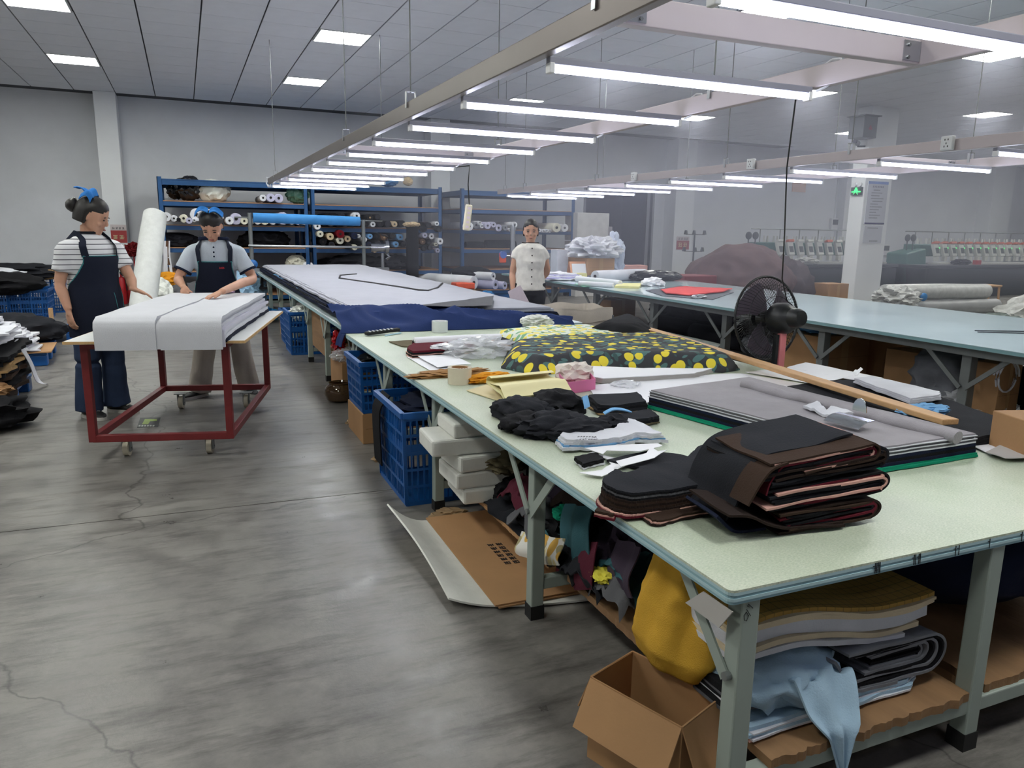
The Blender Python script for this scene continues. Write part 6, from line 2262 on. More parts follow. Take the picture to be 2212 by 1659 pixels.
mb.build('red_script_logo', mat('logo_red', (190, 40, 50), 0.6, var=0), ap, True, local=True)
for an in legsB:
    p2.shoe(an[2], 0.3 if an[2][0] > 0 else -0.75)


def capbow(P_, m):
    hp = P_.hp
    band = MB().tube([hp(0.082 * math.sin(a), 0.03 - 0.02 * math.cos(a), 0.135 + 0.09 * math.cos(a)) for a in [-1.5 + 3.0 * j / 20 for j in range(21)]], 0.011, 8, True, 0, 0.6).build('head_band', M_PAPER, P_.t, True, local=True)
    for sx in (-1, 1):
        MB().grid(lambda u, v, sx=sx: hp(sx * (0.005 + 0.09 * u), -0.035 + 0.05 * (v - 0.5) - 0.0 * u + 0.03, 0.228 + 0.035 * math.sin(u * 2.6) * (0.6 + 0.6 * abs(v - 0.5)) - 0.05 * u * u), 10, 8, 0.006).build('bow_wing', m, band, True, local=True)
    return band


capbow(p2, M_CAPB)
pen_t = PZ(409, 632, CZ + 0.156)
q = p2.M @ (armsB[0][2] + (rh - armsB[0][2]) * 0.9)
MB().cyl(pen_t, pen_t + Vector((-0.035, 0.03, 0.13)), 0.006, 0.006, 10).build('marker_pen', M_RUB, None, True, label='black marker pen held by the polo shirt worker', cat='pen')

# ---------------------------------------------------------------- blouse worker between the tables
p3 = Person('person in white sleeveless blouse and black trousers holding a sheet, between the tables', (3.53, 7.75, 0), math.radians(-20), 1.56, 0.0, 0.93)
k = p3.k
armsC = [((-0.15 * k, 0, 1.262 * k), (-0.195, 0.02, 1.01 * k), (-0.19, -0.06, 0.78)), ((0.15 * k, 0.01, 1.262 * k), (0.2, 0.09, 1.03 * k), (0.12, 0.16, 0.86))]
legsC = [((-0.085, 0, 0.82), (-0.09, -0.01, 0.44), (-0.09, 0.02, 0.09)), ((0.085, 0, 0.82), (0.09, -0.01, 0.44), (0.095, 0.02, 0.09))]
p3.body(armsC, legsC, math.radians(-3), math.radians(2), [(armsC[0][2], (0.08, -0.1, -1), (-1, -0.1, 0), -1, 0.55, 0.92), (armsC[1][2], (-0.6, 0.1, -0.6), (0, 1, 0), 1, 0.4, 0.92)])
p3.hair(0.158, 0.05, ((0.0, 0.1, 0.07), (0.035, 0.03, 0.04)))
M_BLOUSE = mat('cloth_blouse', (218, 214, 208), 0.85, var=0.16, scale=9, spec=0.2)
shC = p3.shirt(M_BLOUSE, armsC, 0.82, 0.34, 0.066, name='blouse', grow=0.022)
MB().tube([p3.ring(1.352, 0.012, a) + Vector((0, 0, 0.008)) for a in [2 * math.pi * j / 20 for j in range(21)]], 0.006, 6).build('neck_trim', K['choc'], shC, True, local=True)
for i in range(6):
    MB().ell(p3.ring(1.30 - 0.08 * i, 0.032, 0.05), (0.008, 0.006, 0.008), 8, 6).build('button', K['choc'], shC, True, local=True)
p3.trousers(K['black'], legsC, (0.098, 0.075, 0.08))
for an in legsC:
    p3.shoe(an[2], 0.1 if an[2][0] > 0 else -0.1)
wp_ = p3.M @ Vector((-0.19, -0.10, 0.73))
a_ = [PY(x, y, wp_.y - 0.14) for x, y in ((1097, 630), (1124, 616), (1149, 664), (1104, 650))]
mb = MB()
mb.add(a_ + [v + Vector((0, 0.003, 0)) for v in a_], [(0, 1, 2, 3), (7, 6, 5, 4), (0, 4, 5, 1), (1, 5, 6, 2), (2, 6, 7, 3), (3, 7, 4, 0)])
mb.build('paper_sheet', mat('pinkish_paper', (222, 206, 216), 0.7, var=0.04, scale=30), None, label='pale pink paper sheet held by the blouse worker', cat='paper')
# ================================================================ standing fan in the aisle
M_FAN = mat('fan_black', (26, 28, 30), 0.4, var=0.05)
fc = Vector((3.38, 3.77, 0.92))
fx = Vector((-0.06, 0.98, -0.12)).normalized()         # blows away from us
ft = thing('pedestal_fan', 'black pedestal fan with wire cage on a pink red pole beyond the cutting table', 'fan', (fc.x, fc.y, 0))
s_ = fx.cross(Vector((0, 0, 1))).normalized()
u_ = s_.cross(fx)
RF = 0.265


def fp(r, a, d):
    return fc + (s_ * math.cos(a) + u_ * math.sin(a)) * r + fx * d


def guard(name, sg):
    g_ = thing  # noqa
    mb = MB()
    prof = [(0.05, 0.085), (0.14, 0.082), (0.22, 0.06), (RF, 0.012)]
    for k in range(72):
        a = 2 * math.pi * k / 72
        mb.tube([fp(r, a + (0.12 if i else 0.0), sg * d) for i, (r, d) in enumerate(prof)], 0.0014, 4)
    for r, d in ((0.05, 0.085), (0.14, 0.083), (0.21, 0.063)):
        mb.tube([fp(r, 2 * math.pi * j / 40, sg * d) for j in range(41)], 0.002, 5)
    return mb.build(name, M_FAN, ft, kind='stuff')


guard('front_guard_wires', 1)
guard('rear_guard_wires', -1)
MB().tube([fp(RF, 2 * math.pi * j / 48, 0) for j in range(49)], 0.008, 8).build('guard_ring', M_FAN, ft, True)
MB().cyl(fc + fx * 0.083, fc + fx * 0.09, 0.05, n=20).build('guard_badge', M_FAN, ft, True)
M_BLADE = mat('fan_blade', (92, 84, 96), 0.35, var=0.05)
for k in range(3):
    def bl_(u, v, k=k):
        a = 2 * math.pi * k / 3 + (u - 0.5) * 1.25 + 0.35 * v
        r = 0.05 + 0.185 * v
        return fp(r, a, 0.02 + 0.035 * (u - 0.5))
    MB().grid(bl_, 10, 6, 0.003).build('blade', M_BLADE, ft, True)
MB().cyl(fc - fx * 0.03, fc + fx * 0.05, 0.05, n=20).build('hub', M_FAN, ft, True)
mo = MB()
mo.rings([[fp(r, 2 * math.pi * j / 20, -d) for j in range(20)] for d, r in ((0.07, 0.085), (0.09, 0.098), (0.17, 0.095), (0.2, 0.075), (0.215, 0.06), (0.26, 0.058), (0.285, 0.045), (0.29, 0.01))], True)
mo.build('motor_housing', M_FAN, ft, True)
pb = fc - fx * 0.14 + Vector((0, 0, -0.1))
M_PINK = mat('pink_red_pole', (226, 134, 138), 0.4, var=0.05)
MB().bar(pb + Vector((0, 0, 0.04)), (pb.x, pb.y, 0.05), 0.05, 0.035, (0, 1, 0)).build('pole', M_PINK, ft, bevel=0.008)
MB().bar(pb + Vector((-0.045, 0, 0.0)), (pb.x - 0.045, pb.y, 0.05), 0.02, 0.03, (0, 1, 0)).build('cable_channel', M_FAN, ft)
MB().lathe([(0.2, 0), (0.2, 0.02), (0.06, 0.05), (0.03, 0.07)], (pb.x, pb.y, 0), 28).build('foot', M_FAN, ft, True)
MB().ell(pb + Vector((0, 0, 0.06)), (0.04, 0.04, 0.05)).build('tilt_joint', M_FAN, ft, True)
top = fc - fx * 0.2 + Vector((0, 0, 0.08))
MB().tube([(2.445, 2.66, 2.05), (2.6, 2.85, 1.75), (2.85, 3.1, 1.45), (3.1, 3.36, 1.2), (3.28, 3.5, 1.06), tuple(top)], 0.0035, 6).build('power_cable', M_CABK, None, True, label='black cable hanging from the light track down to the pedestal fan', cat='cable')

# hanging power strip
q = PY(1010, 470, 8.0)
t = thing('power_strip', 'cream multi socket power strip hanging on a cable above the far table', 'power strip', (q.x, q.y, q.z - 0.16))
R_ = Matrix.Rotation(0.13, 3, 'Y')
MB().box(q, (0.075, 0.045, 0.28), R_).build('strip_body', mat('cream_plastic', (222, 214, 192), 0.5, var=0.04), t, bevel=0.012)
for i in range(5):
    MB().box(q + R_ @ Vector((0, -0.0235, -0.1 + 0.05 * i)), (0.035, 0.002, 0.025), R_).build('socket', MATS['pinkish_paper'], t)
MB().tube([q + Vector((-0.01, 0, 0.14)), q + Vector((0.01, 0, 0.4)), (2.46, q.y, 2.04)] if False else [q + R_ @ Vector((0, 0, 0.14)), q + Vector((0.005, 0, 0.35)), q + Vector((0.02, 0.0, 0.55)), (2.44, 8.0, 2.06)], 0.007, 6).build('cable', M_CABK, t, True)

# ================================================================ on and under the glass topped table
def onz(px, py, z=T):
    return PZ(px, py, z)


GZ = T + 0.001
M_MDRK0 = mat('dark_rod', (70, 72, 80), 0.4, 0.5, var=0)


def p2piece(name, label, cat, px, m, th=0.003, wave=0.008, seed=1, amp=0.0, z=GZ):
    o = pxs(px, T)
    if amp:
        o = rough_outline(o, amp, seed)
    return sheet(o, z, th, wave, 3, seed, 3).build(name, m, None, True, label=label, cat=cat)


p2piece('cutting_mat', 'dark grey cutting mat on the glass topped table below the red cloth', 'mat', [(1395, 628), (1470, 618), (1585, 632), (1540, 648), (1430, 640)], mat('grey_mat', (84, 86, 94), 0.8, var=0.05), 0.006, 0.0)
p2piece('cloth_piece', 'coral red cloth spread on the dark mat of the glass topped table', 'cloth', [(1427, 630), (1480, 623), (1582, 627), (1560, 634), (1490, 641), (1440, 638)], cloth('coral', (214, 88, 88)), 0.012, 0.02, 3, z=GZ + 0.008)
p2piece('paper_sheet', 'pale yellow paper pad on the glass topped table', 'paper', [(1327, 622), (1335, 616), (1386, 616), (1380, 624)], mat('pale_yellow', (222, 216, 150), 0.7), 0.03, 0.0, 4)
p2piece('paper_sheet', 'green sheet lying on the glass topped table edge', 'paper', [(1240, 614), (1290, 610), (1310, 616), (1260, 620)], mat('green_sheet', (112, 178, 150), 0.6), 0.003, 0.0, 5)
for i, (a_, b_, r_, m, lab) in enumerate((((1246, 602), (1340, 612), 0.045, M_PAPER, 'white paper tube lying across the glass topped table'), ((1250, 612), (1325, 616), 0.035, M_PAPER, 'thinner white paper tube before the thicker one'), ((1285, 597), (1392, 592), 0.09, K['white'], 'cream wrapped cloth roll on the glass topped table'),
                                          ((1270, 598), (1335, 602), 0.03, mat('dark_tube', (70, 72, 80), 0.5), 'dark grey tube behind the white paper tubes'))):
    A_, B_ = onz(*a_, T + r_), onz(*b_, T + r_)
    roll(A_, B_, r_, m, 'paper_tube', lab, None, seed=i + 120, cat='roll')
bag = lambda *a, **k_: None
q = onz(1415, 606)
lump((q.x, q.y, GZ + 0.07), (0.45, 0.25, 0.09), 0.25, 2.2, 131, GZ).build('bin_bag', M_BLKFILM, None, False, label='flat black plastic bag on the glass topped table behind the coral cloth', cat='bag')
q = onz(1350, 590)
layers('towel_stack', 'pink folded towels on the glass topped table', 'towels', [(q.x - 0.45, q.y - 0.15), (q.x + 0.45, q.y - 0.1), (q.x + 0.45, q.y + 0.2), (q.x - 0.45, q.y + 0.2)], GZ, [(cloth('salmon', (222, 170, 160)), 0.07, 1), (MATS['cloth_salmon'], 0.07, 0.97)], 0.01, 8, 0.02)
q = onz(1205, 604)
layers('paper_stack', 'heap of white and violet paper sheets at the far end of the glass topped table', 'paper stack', [(q.x - 0.35, q.y - 0.3), (q.x + 0.4, q.y - 0.25), (q.x + 0.3, q.y + 0.5), (q.x - 0.3, q.y + 0.4)], GZ, [(M_PAPER, 0.02, 1), (mat('violet_paper', (176, 172, 214), 0.7), 0.02, 0.97), (M_PAPER, 0.02, 0.9), (MATS['violet_paper'], 0.015, 0.8), (M_PAPER, 0.02, 0.7)], 0.04, 9, 0.03, part='paper_sheet')
q = onz(1410, 618)
lump((q.x, q.y, GZ + 0.05), (0.16, 0.12, 0.07), 0.5, 2.5, 132, GZ, 3).build('paper_wad', M_PAPER, None, False, label='crumpled white paper beside the yellow pad', cat='paper')
q = onz(1510, 645)
lump((q.x, q.y, GZ + 0.02), (0.1, 0.06, 0.03), 0.3, 2.5, 133, GZ, 3).build('metal_tray', M_ALU, None, True, label='small silvery dish near the dark cutting mat', cat='dish')
for i, (a_, b_) in enumerate((((2106, 714), (2225, 716)), ((2112, 717), (2225, 720)))):
    MB().cyl(onz(*a_, T + 0.006), onz(*b_, T + 0.006), 0.005, n=6).build('thin_rod', M_MDRK0, None, label=('thin dark metal rod lying on the glass table top', 'second thin dark rod beside the first on the glass table top')[i], cat='rod')
# calendar, cartons and bags at the far end
q = onz(1247, 598)
t = thing('desk_calendar', 'small desk calendar with an orange frame on the glass topped table', 'calendar', q)
for sg in (-1, 1):
    mb = MB().box((q.x, q.y + sg * 0.05, GZ + 0.13), (0.34, 0.01, 0.27), Matrix.Rotation(sg * 0.28, 3, 'X'))
    mb.build('calendar_board', mat('orange_card', (212, 150, 110), 0.6), t)
MB().box((q.x, q.y - 0.061, GZ + 0.13), (0.27, 0.004, 0.2), Matrix.Rotation(-0.28, 3, 'X')).build('calendar_page', M_PAPER, t)
q = onz(1295, 598)
carton('brown carton heaped with plastic wrapping on the far end of the glass topped table', (q.x, q.y + 0.2), (0.55, 0.45, 0.32), 0.05, GZ)
lump((q.x, q.y + 0.2, GZ + 0.46), (0.42, 0.32, 0.2), 0.5, 2.3, 141, GZ + 0.322, 4).build('plastic_heap', mat('grey_white_film', (206, 206, 212), 0.3, var=0.12), None, False, label='heap of white plastic wrapping on the brown carton', cat='plastic')
lump((q.x + 0.42, q.y + 0.3, GZ + 0.3), (0.2, 0.2, 0.4), 0.35, 2.2, 142, GZ, 4).build('plastic_sack', mat('bluish_film', (196, 204, 222), 0.3, var=0.05), None, False, label='tall bluish white plastic sack beside the carton of wrapping', cat='bag')
q = onz(1262, 594)
MB().box((q.x, q.y + 0.25, GZ + 0.2), (0.35, 0.3, 0.4), 0.1).build('carton', M_CARD, None, bevel=0.005, label='upright brown card box behind the desk calendar', cat='box')
MB().box((q.x - 0.36, q.y + 0.3, GZ + 0.22), (0.22, 0.3, 0.44), -0.05).build('file_box', mat('pale_file', (206, 206, 216), 0.6), None, bevel=0.004, label='pale upright file box at the far end of the glass topped table', cat='box')
q = onz(1268, 604)
MB().box((q.x - 0.1, q.y + 0.1, GZ + 0.05), (0.22, 0.16, 0.1), 0.1).build('small_box', mat('yellow_box', (214, 208, 140), 0.6), None, bevel=0.004, label='little yellow box in front of the brown card box', cat='box')
# white storage boxes beside rack three
for i in range(3):
    MB().box((8.35, 15.3, 0.3 + 0.62 * i), (0.8, 0.6, 0.6)).build('storage_box', mat('white_carton', (196, 194, 192), 0.7), None, bevel=0.01, label='white carton, %s of the stack by the doorway' % ('bottom', 'middle', 'top')[i], cat='box')
q = PY(1318, 500, 15.0)
roll((q.x, 15.0, 0.02), (q.x, 15.0, 1.55), 0.05, K['grey'], 'grey_tube', 'slim grey tube standing upright before the dark doorway', None, seed=77, cat='tube')
q = PY(1107, 540, 12.0)
t = thing('steel_pole', 'thin steel pole with an orange tape dispenser behind the blouse worker', 'pole', (q.x, 12.0, 0))
MB().cyl((q.x, 12.0, 0), (q.x, 12.0, 1.52), 0.045, n=10).build('pole', M_ALU, t, True)
MB().lathe([(0.16, 0), (0.16, 0.02), (0.05, 0.04)], (q.x, 12.0, 0), 16).build('foot', M_STEEL, t)
d_ = PY(1086, 553, 12.0)
MB().cyl((q.x, 12.0, d_.z), (d_.x, 12.0, d_.z), 0.012, n=6).build('arm', M_ALU, t)
MB().box(d_ + Vector((0, 0, -0.03)), (0.12, 0.06, 0.17)).build('tape_dispenser', mat('orange_plastic', (222, 86, 50), 0.5), t, bevel=0.02)
MB().cyl(d_ + Vector((0, -0.04, 0.02)), d_ + Vector((0, 0.04, 0.02)), 0.06, n=16).build('tape', mat('tape_blue', (70, 100, 170), 0.4), t, True)

# canvas bin on a frame between the tables
q = PY(1222, 690, 7.0)
bx0, bx1, by0, by1 = 3.42, 4.02, 6.75, 7.35
t = thing('canvas_bin', 'cream canvas bin slung on a steel frame in the aisle between the tables', 'bin', ((bx0 + bx1) / 2, (by0 + by1) / 2, 0))
for x in (bx0, bx1):
    for y in (by0, by1):
        MB().cyl((x, y, 0), (x, y, 0.6), 0.016, n=8).build('leg', M_STEEL, t)


def binw(u, v):
    a = 2 * math.pi * u
    cx_, cy_ = (bx0 + bx1) / 2, (by0 + by1) / 2
    w_, h_ = (bx1 - bx0) / 2, (by1 - by0) / 2
    c, s1 = math.cos(a), math.sin(a)
    k = 1 / max(abs(c), abs(s1))
    k = k * 0.93 + 0.07
    inn = 1.0 if v < 0.75 else 1.0
    z = 0.15 + 0.52 * min(v, 0.75) / 0.75 - (0.13 * (v - 0.75) / 0.25 if v > 0.75 else 0) + 0.012 * math.sin(a * 5)
    g_ = 1.0 + (0.05 if v > 0.72 else 0) + 0.015 * math.sin(a * 9 + v * 4)
    return Vector((cx_ + w_ * c * k * g_, cy_ + h_ * s1 * k * g_, z))


MB().grid(binw, 60, 12, 0.006).build('canvas_wall', cloth('canvas', (196, 186, 172)), t, True, angle=70)
MB().span((bx0, by0, 0.14), (bx1, by1, 0.15)).build('canvas_floor', MATS['cloth_canvas'], t)
lump(((bx0 + bx1) / 2, (by0 + by1) / 2, 0.36), (0.26, 0.26, 0.16), 0.3, 2, 151, 0.155).build('cloth_heap', K['navy'], None, True, label='navy cloth lying in the canvas bin', cat='cloth heap')
# below the glass topped table
ub = [((6.1, 5.95), (0.7, 0.6, 0.45), 'wide brown carton under the glass topped table behind the fan'), ((6.9, 5.5), (0.6, 0.6, 0.55), 'tall brown carton under the glass topped table beside the leg'), ((6.35, 4.9), (0.5, 0.5, 0.4), 'brown carton under the glass topped table near the grey bag'),
      ((6.2, 3.45), (0.5, 0.5, 0.42), 'open edged brown carton under the near end of the glass topped table'), ((6.9, 3.3), (0.6, 0.6, 0.5), 'big brown carton at the near end under the glass topped table'), ((6.1, 10.2), (0.45, 0.5, 0.42), 'brown carton under the far end of the glass topped table'), ((6.4, 2.75), (0.55, 0.5, 0.38), 'taped brown carton nearest the open end of the glass topped table')]
for c, s, lab in ub:
    carton(lab, c, s, 0.05, 0.0)
lump((6.05, 4.35, 0.24), (0.36, 0.34, 0.3), 0.22, 1.8, 161, 0.0).build('grey_bag', cloth('bag_grey', (104, 106, 112), var=0.15), None, True, label='bulging grey cloth bag on the floor under the glass topped table', cat='bag', angle=70)
lump((5.85, 4.05, 0.1), (0.25, 0.25, 0.12), 0.4, 2.4, 162, 0.0).build('plastic_bag', M_FILM, None, False, label='clear plastic bag slumped before the grey bag', cat='bag')
lump((6.1, 5.95, 0.5), (0.25, 0.22, 0.08), 0.4, 2.2, 163, 0.452).build('cloth_wad', K['sky'], None, True, label='blue and white cloth poking out of the wide carton', cat='cloth wad')
lump((6.6, 3.9, 0.2), (0.3, 0.3, 0.2), 0.3, 2.2, 164, 0.0).build('dark_bag', K['ink'], None, True, label='dark sack between the cartons under the glass topped table', cat='bag')
for i, (y, z, c) in enumerate(((6.7, 0.1, 'grey'), (7.9, 0.1, 'charcoal'), (9.0, 0.14, 'black'))):
    roll((6.2 + 0.1 * i, y - 0.55, 0.13), (6.2 + 0.1 * i, y + 0.5, 0.13), 0.125, RC[c], 'cloth_roll', '%s bolt lying on the floor under the glass topped table' % c, None, seed=170 + i)
roll((5.62, 6.95, 0.1), (5.62, 8.3, 0.1), 0.095, mat('silver_film', (176, 180, 176), 0.3, var=0.15, scale=12), 'film_roll', 'long silvery film wrapped bundle under the glass topped table', None, seed=175)
lump((6.9, 9.2, 0.25), (0.4, 0.9, 0.25), 0.25, 2, 176, 0.0).build('cloth_heap', K['ink'], None, True, label='dark cloth heap deep under the glass topped table', cat='cloth heap')
lump((6.9, 7.4, 0.22), (0.4, 0.8, 0.22), 0.25, 2, 177, 0.0).build('cloth_heap', K['choc'], None, True, label='brown cloth heap under the glass topped table beyond the bolts', cat='cloth heap')
# white roll of thread/motor beside carton
t = thing('cable_coil', 'white cable coil hanging on a small brown carton under the glass topped table', 'cable', (5.75, 3.75, 0))
MB().tube([(5.75 + 0.11 * math.cos(a), 3.72 + 0.02 * a / 6, 0.4 + 0.12 * math.sin(a)) for a in [j * 0.4 for j in range(40)]], 0.008, 6).build('coil', M_CABW, t, True)
carton('small brown carton with a white label under the glass topped table', (5.8, 3.85), (0.3, 0.2, 0.5), 0.1, 0.0)

# ================================================================ beyond: wrapped pile, silver rolls, embroidery machines
lump((9.45, 11.3, 0.55), (1.05, 0.9, 0.68), 0.10, 1.4, 181, 0.0, 5).build('covered_pile', cloth('brown_cover', (96, 76, 76), var=0.15), None, True, label='big pile under a maroon brown cloth cover behind the glass topped table', cat='covered pile', angle=75)
lump((10.25, 11.05, 0.4), (0.5, 0.5, 0.6), 0.2, 1.8, 182, 0.0, 4).build('cloth_bale', cloth('brown_bale', (80, 70, 72)), None, True, label='darker brown bale leaning at the side of the covered pile', cat='cloth bale', angle=75)
MB().box((8.2, 11.1, 0.36), (0.7, 0.5, 0.72)).build('red_crate', mat('dull_red', (122, 44, 48), 0.6), None, bevel=0.02, label='dull red crate at the end of the covered pile', cat='crate')
M_SILV = mat('silver_wrap', (150, 150, 150), 0.4, var=0.12, scale=6)
M_SILV2 = mat('silver_wrap_light', (184, 184, 180), 0.35, var=0.18, scale=14)
zz = (0.14, 0.40, 0.66)
rl = [((9.0, 7.75, 0.665), (11.2, 7.8, 0.64), 0.115, M_SILV2, 'upper silver wrapped cloth roll on the pile behind the glass topped table'), ((9.4, 7.7, 0.43), (11.35, 7.72, 0.42), 0.115, M_SILV, 'second silver wrapped cloth roll below the upper one'), ((9.0, 8.05, 0.4), (11.1, 8.1, 0.4), 0.12, M_SILV, 'grey wrapped cloth roll at the back of the silver pile'),
      ((8.7, 7.6, 0.17), (11.6, 7.6, 0.17), 0.15, M_SILV2, 'bottom silver wrapped roll of the pile'), ((8.9, 7.95, 0.15), (11.9, 7.95, 0.15), 0.14, M_SILV, 'bottom rear grey wrapped roll of the pile')]
for i, (a_, b_, r_, m, lab) in enumerate(rl):
    roll(a_, b_, r_, m, 'wrapped_roll', lab, None, seed=190 + i, wob=0.1, cat='cloth roll')
lump((9.1, 7.62, 0.6), (0.28, 0.25, 0.14), 0.45, 2.3, 196, 0.3).build('plastic_bag', M_SILV2, None, False, label='crumpled silvery wrapping at the end of the silver rolls', cat='bag')
MB().ell((9.62, 7.6, 0.6), (0.07, 0.03, 0.06)).build('blue_tape_patch', MATS['blue_film'], None, True, label='bright blue tape patch on the silver rolls', cat='tape')
lump((11.6, 7.1, 0.3), (0.9, 0.4, 0.32), 0.3, 2.0, 197, 0.0).build('plastic_sack', M_SILV2, None, False, label='slumped silvery plastic sack near the end of the silver rolls', cat='bag')
lump((10.4, 7.05, 0.16), (0.8, 0.3, 0.2), 0.35, 2.0, 198, 0.0).build('cloth_heap', cloth('grey_green', (112, 120, 116)), None, False, label='grey green cloth heap before the silver rolls', cat='cloth heap')
carton('brown carton on the floor beside the free standing column', (11.2, 10.85), (0.5, 0.4, 0.55), 0, 0)
t = thing('wooden_stool', 'small wooden stool before the green embroidery machine', 'stool', (14.4, 10.0, 0))
MB().span((14.22, 9.83, 0.5), (14.58, 10.17, 0.54)).build('seat', MATS['pale_wood'], t, bevel=0.01)
for dx in (-0.14, 0.14):
    for dy in (-0.13, 0.13):
        MB().bar((14.4 + dx, 10 + dy, 0.5), (14.4 + dx * 1.15, 10 + dy * 1.15, 0.0), 0.035, 0.035).build('leg', MATS['pale_wood'], t)

M_MGRN = mat('machine_green', (58, 104, 96), 0.45, var=0.08)
M_MDRK = mat('machine_dark', (52, 56, 60), 0.55, var=0.06)
M_MWHT = mat('machine_white', (196, 196, 190), 0.4, var=0.04)
M_LED = mat('green_led', (70, 230, 120), 0.4, var=0, emit=1.2)
M_REDC = mat('head_orange', (196, 92, 60), 0.5, var=0.05)


def embroidery(label, x0, x1, y, lit, capm):
    t = thing('embroidery_machine', label, 'embroidery machine', ((x0 + x1) / 2, y, 0))
    MB().span((x0, y - 0.85, 0.70), (x1, y + 0.5, 0.77)).build('table', M_MDRK, t, bevel=0.01)
    MB().span((x0 + 0.1, y - 0.8, 0.0), (x1, y + 0.3, 0.69)).build('base_frame', M_MDRK, t)
    MB().span((x0 + 0.6, y + 0.05, 0.95), (x1, y + 0.35, 1.25)).build('cross_arm', M_MGRN, t, bevel=0.02)
    mb = MB().prism([(0, 0), (1, 0), (1, 1), (0, 1)], 0, 1)
    mb.v = [Vector((x0 + 0.1 + 0.65 * v.x, y - 0.3 + 0.7 * v.y - (0.0 if v.z < 0.5 else -0.1 * (1 - v.y)), 0.3 + 0.85 * v.z - (0.12 * (1 - v.x) if v.z > 0.5 else 0))) for v in mb.v]
    mb.build('end_cabinet', M_MGRN, t, bevel=0.03)
    n_ = int((x1 - x0 - 0.95) / 0.3)
    for i in range(n_):
        x = x0 + 1.05 + 0.3 * i
        R_ = Matrix.Rotation(-0.35, 3, 'X')
        h = MB().box((x, y - 0.22, 1.12), (0.17, 0.09, 0.34), R_).build('sewing_head', M_MWHT, t, bevel=0.012)
        MB().box((x, y - 0.268, 1.10), (0.12, 0.02, 0.14), R_).build('needle_case', M_MDRK, h)
        MB().box((x, y - 0.2, 1.29), (0.17, 0.1, 0.05), R_).build('head_cap', capm if i % 4 != 1 or lit else M_REDC, h)
        MB().box((x, y - 0.26, 0.90), (0.1, 0.09, 0.12)).build('presser_block', M_MWHT, h, bevel=0.01)
        if lit:
            MB().box((x + 0.05, y - 0.283, 1.17), (0.02, 0.012, 0.035), R_).build('lamp', M_LED, h)
    mb = MB()
    mb.cyl((x0 + 0.75, y + 0.2, 1.56), (x1, y + 0.2, 1.56), 0.014, n=6)
    mb.build('thread_rail', M_STEEL, t)
    mb = MB()
    mb.cyl((x0 + 0.75, y + 0.45, 1.56), (x1, y + 0.45, 1.56), 0.014, n=6)
    mb.build('thread_rail', M_STEEL, t)
    for i in range(0, n_, 2):
        x = x0 + 0.8 + 0.3 * i
        MB().cyl((x, y + 0.2, 1.25), (x, y + 0.2, 1.56), 0.012, n=6).build('rail_post', M_STEEL, t)
    for i in range(n_):
        x = x0 + 1.05 + 0.3 * i
        for dx in (-0.05, 0.05):
            MB().cyl((x + dx, y + 0.28, 1.25), (x + dx, y + 0.28, 1.4), 0.035, 0.02, 8).build('thread_cone', M_MWHT, t, True)
    MB().span((x0 + 0.9, y - 0.5, 0.772), (x1, y - 0.16, 0.81)).build('needle_plate', M_MWHT, t)
    for i in range(2):
        MB().cyl((x0 + 0.3 + 0.2 * i, y, 1.1), (x0 + 0.3 + 0.2 * i, y, 1.42), 0.015, n=6).build('tension_post', M_MDRK, t)
        MB().ell((x0 + 0.3 + 0.2 * i, y, 1.4), (0.09, 0.04, 0.09)).build('bobbin_winder', M_MDRK, t, True)
    return t


embroidery('green white multi head embroidery machine with lit green lamps beyond the column', 16.1, 24.4, 13.6, True, M_REDC)
embroidery('multi head embroidery machine partly behind the free standing column', 11.7, 15.9, 14.2, False, M_MWHT)
lump((13.2, 13.6, 0.83), (0.3, 0.2, 0.08), 0.4, 2.3, 201, 0.772).build('plastic_bag', M_SILV2, None, False, label='crumpled clear wrapping on the machine table behind the column', cat='bag')
lump((17.6, 13.0, 0.83), (0.25, 0.15, 0.07), 0.4, 2.3, 202, 0.772).build('cloth_wad', K['black'], None, True, label='black cloth wad on the lit embroidery machine table', cat='cloth wad')
MB().box((18.05, 12.9, 0.83), (0.16, 0.12, 0.11)).build('red_box', M_REDP, None, bevel=0.008, label='small red box on the lit embroidery machine table', cat='box')
t = thing('thread_stand', 'thin black thread stand by the wall left of the covered pile', 'stand', (11.3, 15.3, 0))
MB().cyl((11.3, 15.3, 0), (11.3, 15.3, 1.42), 0.02, n=8).build('pole', M_MDRK, t)
for a, z in ((0, 1.0), (2.1, 1.0), (4.2, 1.0), (1, 1.4), (3.1, 1.4), (5.2, 1.4)):
    p = Vector((11.3 + 0.25 * math.cos(a), 15.3 + 0.25 * math.sin(a), z))
    MB().cyl((11.3, 15.3, z), p, 0.01, n=6).build('arm', M_MDRK, t)
    MB().cyl(p, p + Vector((0, 0, 0.1)), 0.05, 0.03, 8).build('thread_cone', M_MDRK, t, True)
MB().lathe([(0.25, 0), (0.25, 0.02), (0.03, 0.05)], (11.3, 15.3, 0), 16).build('foot', M_MDRK, t)

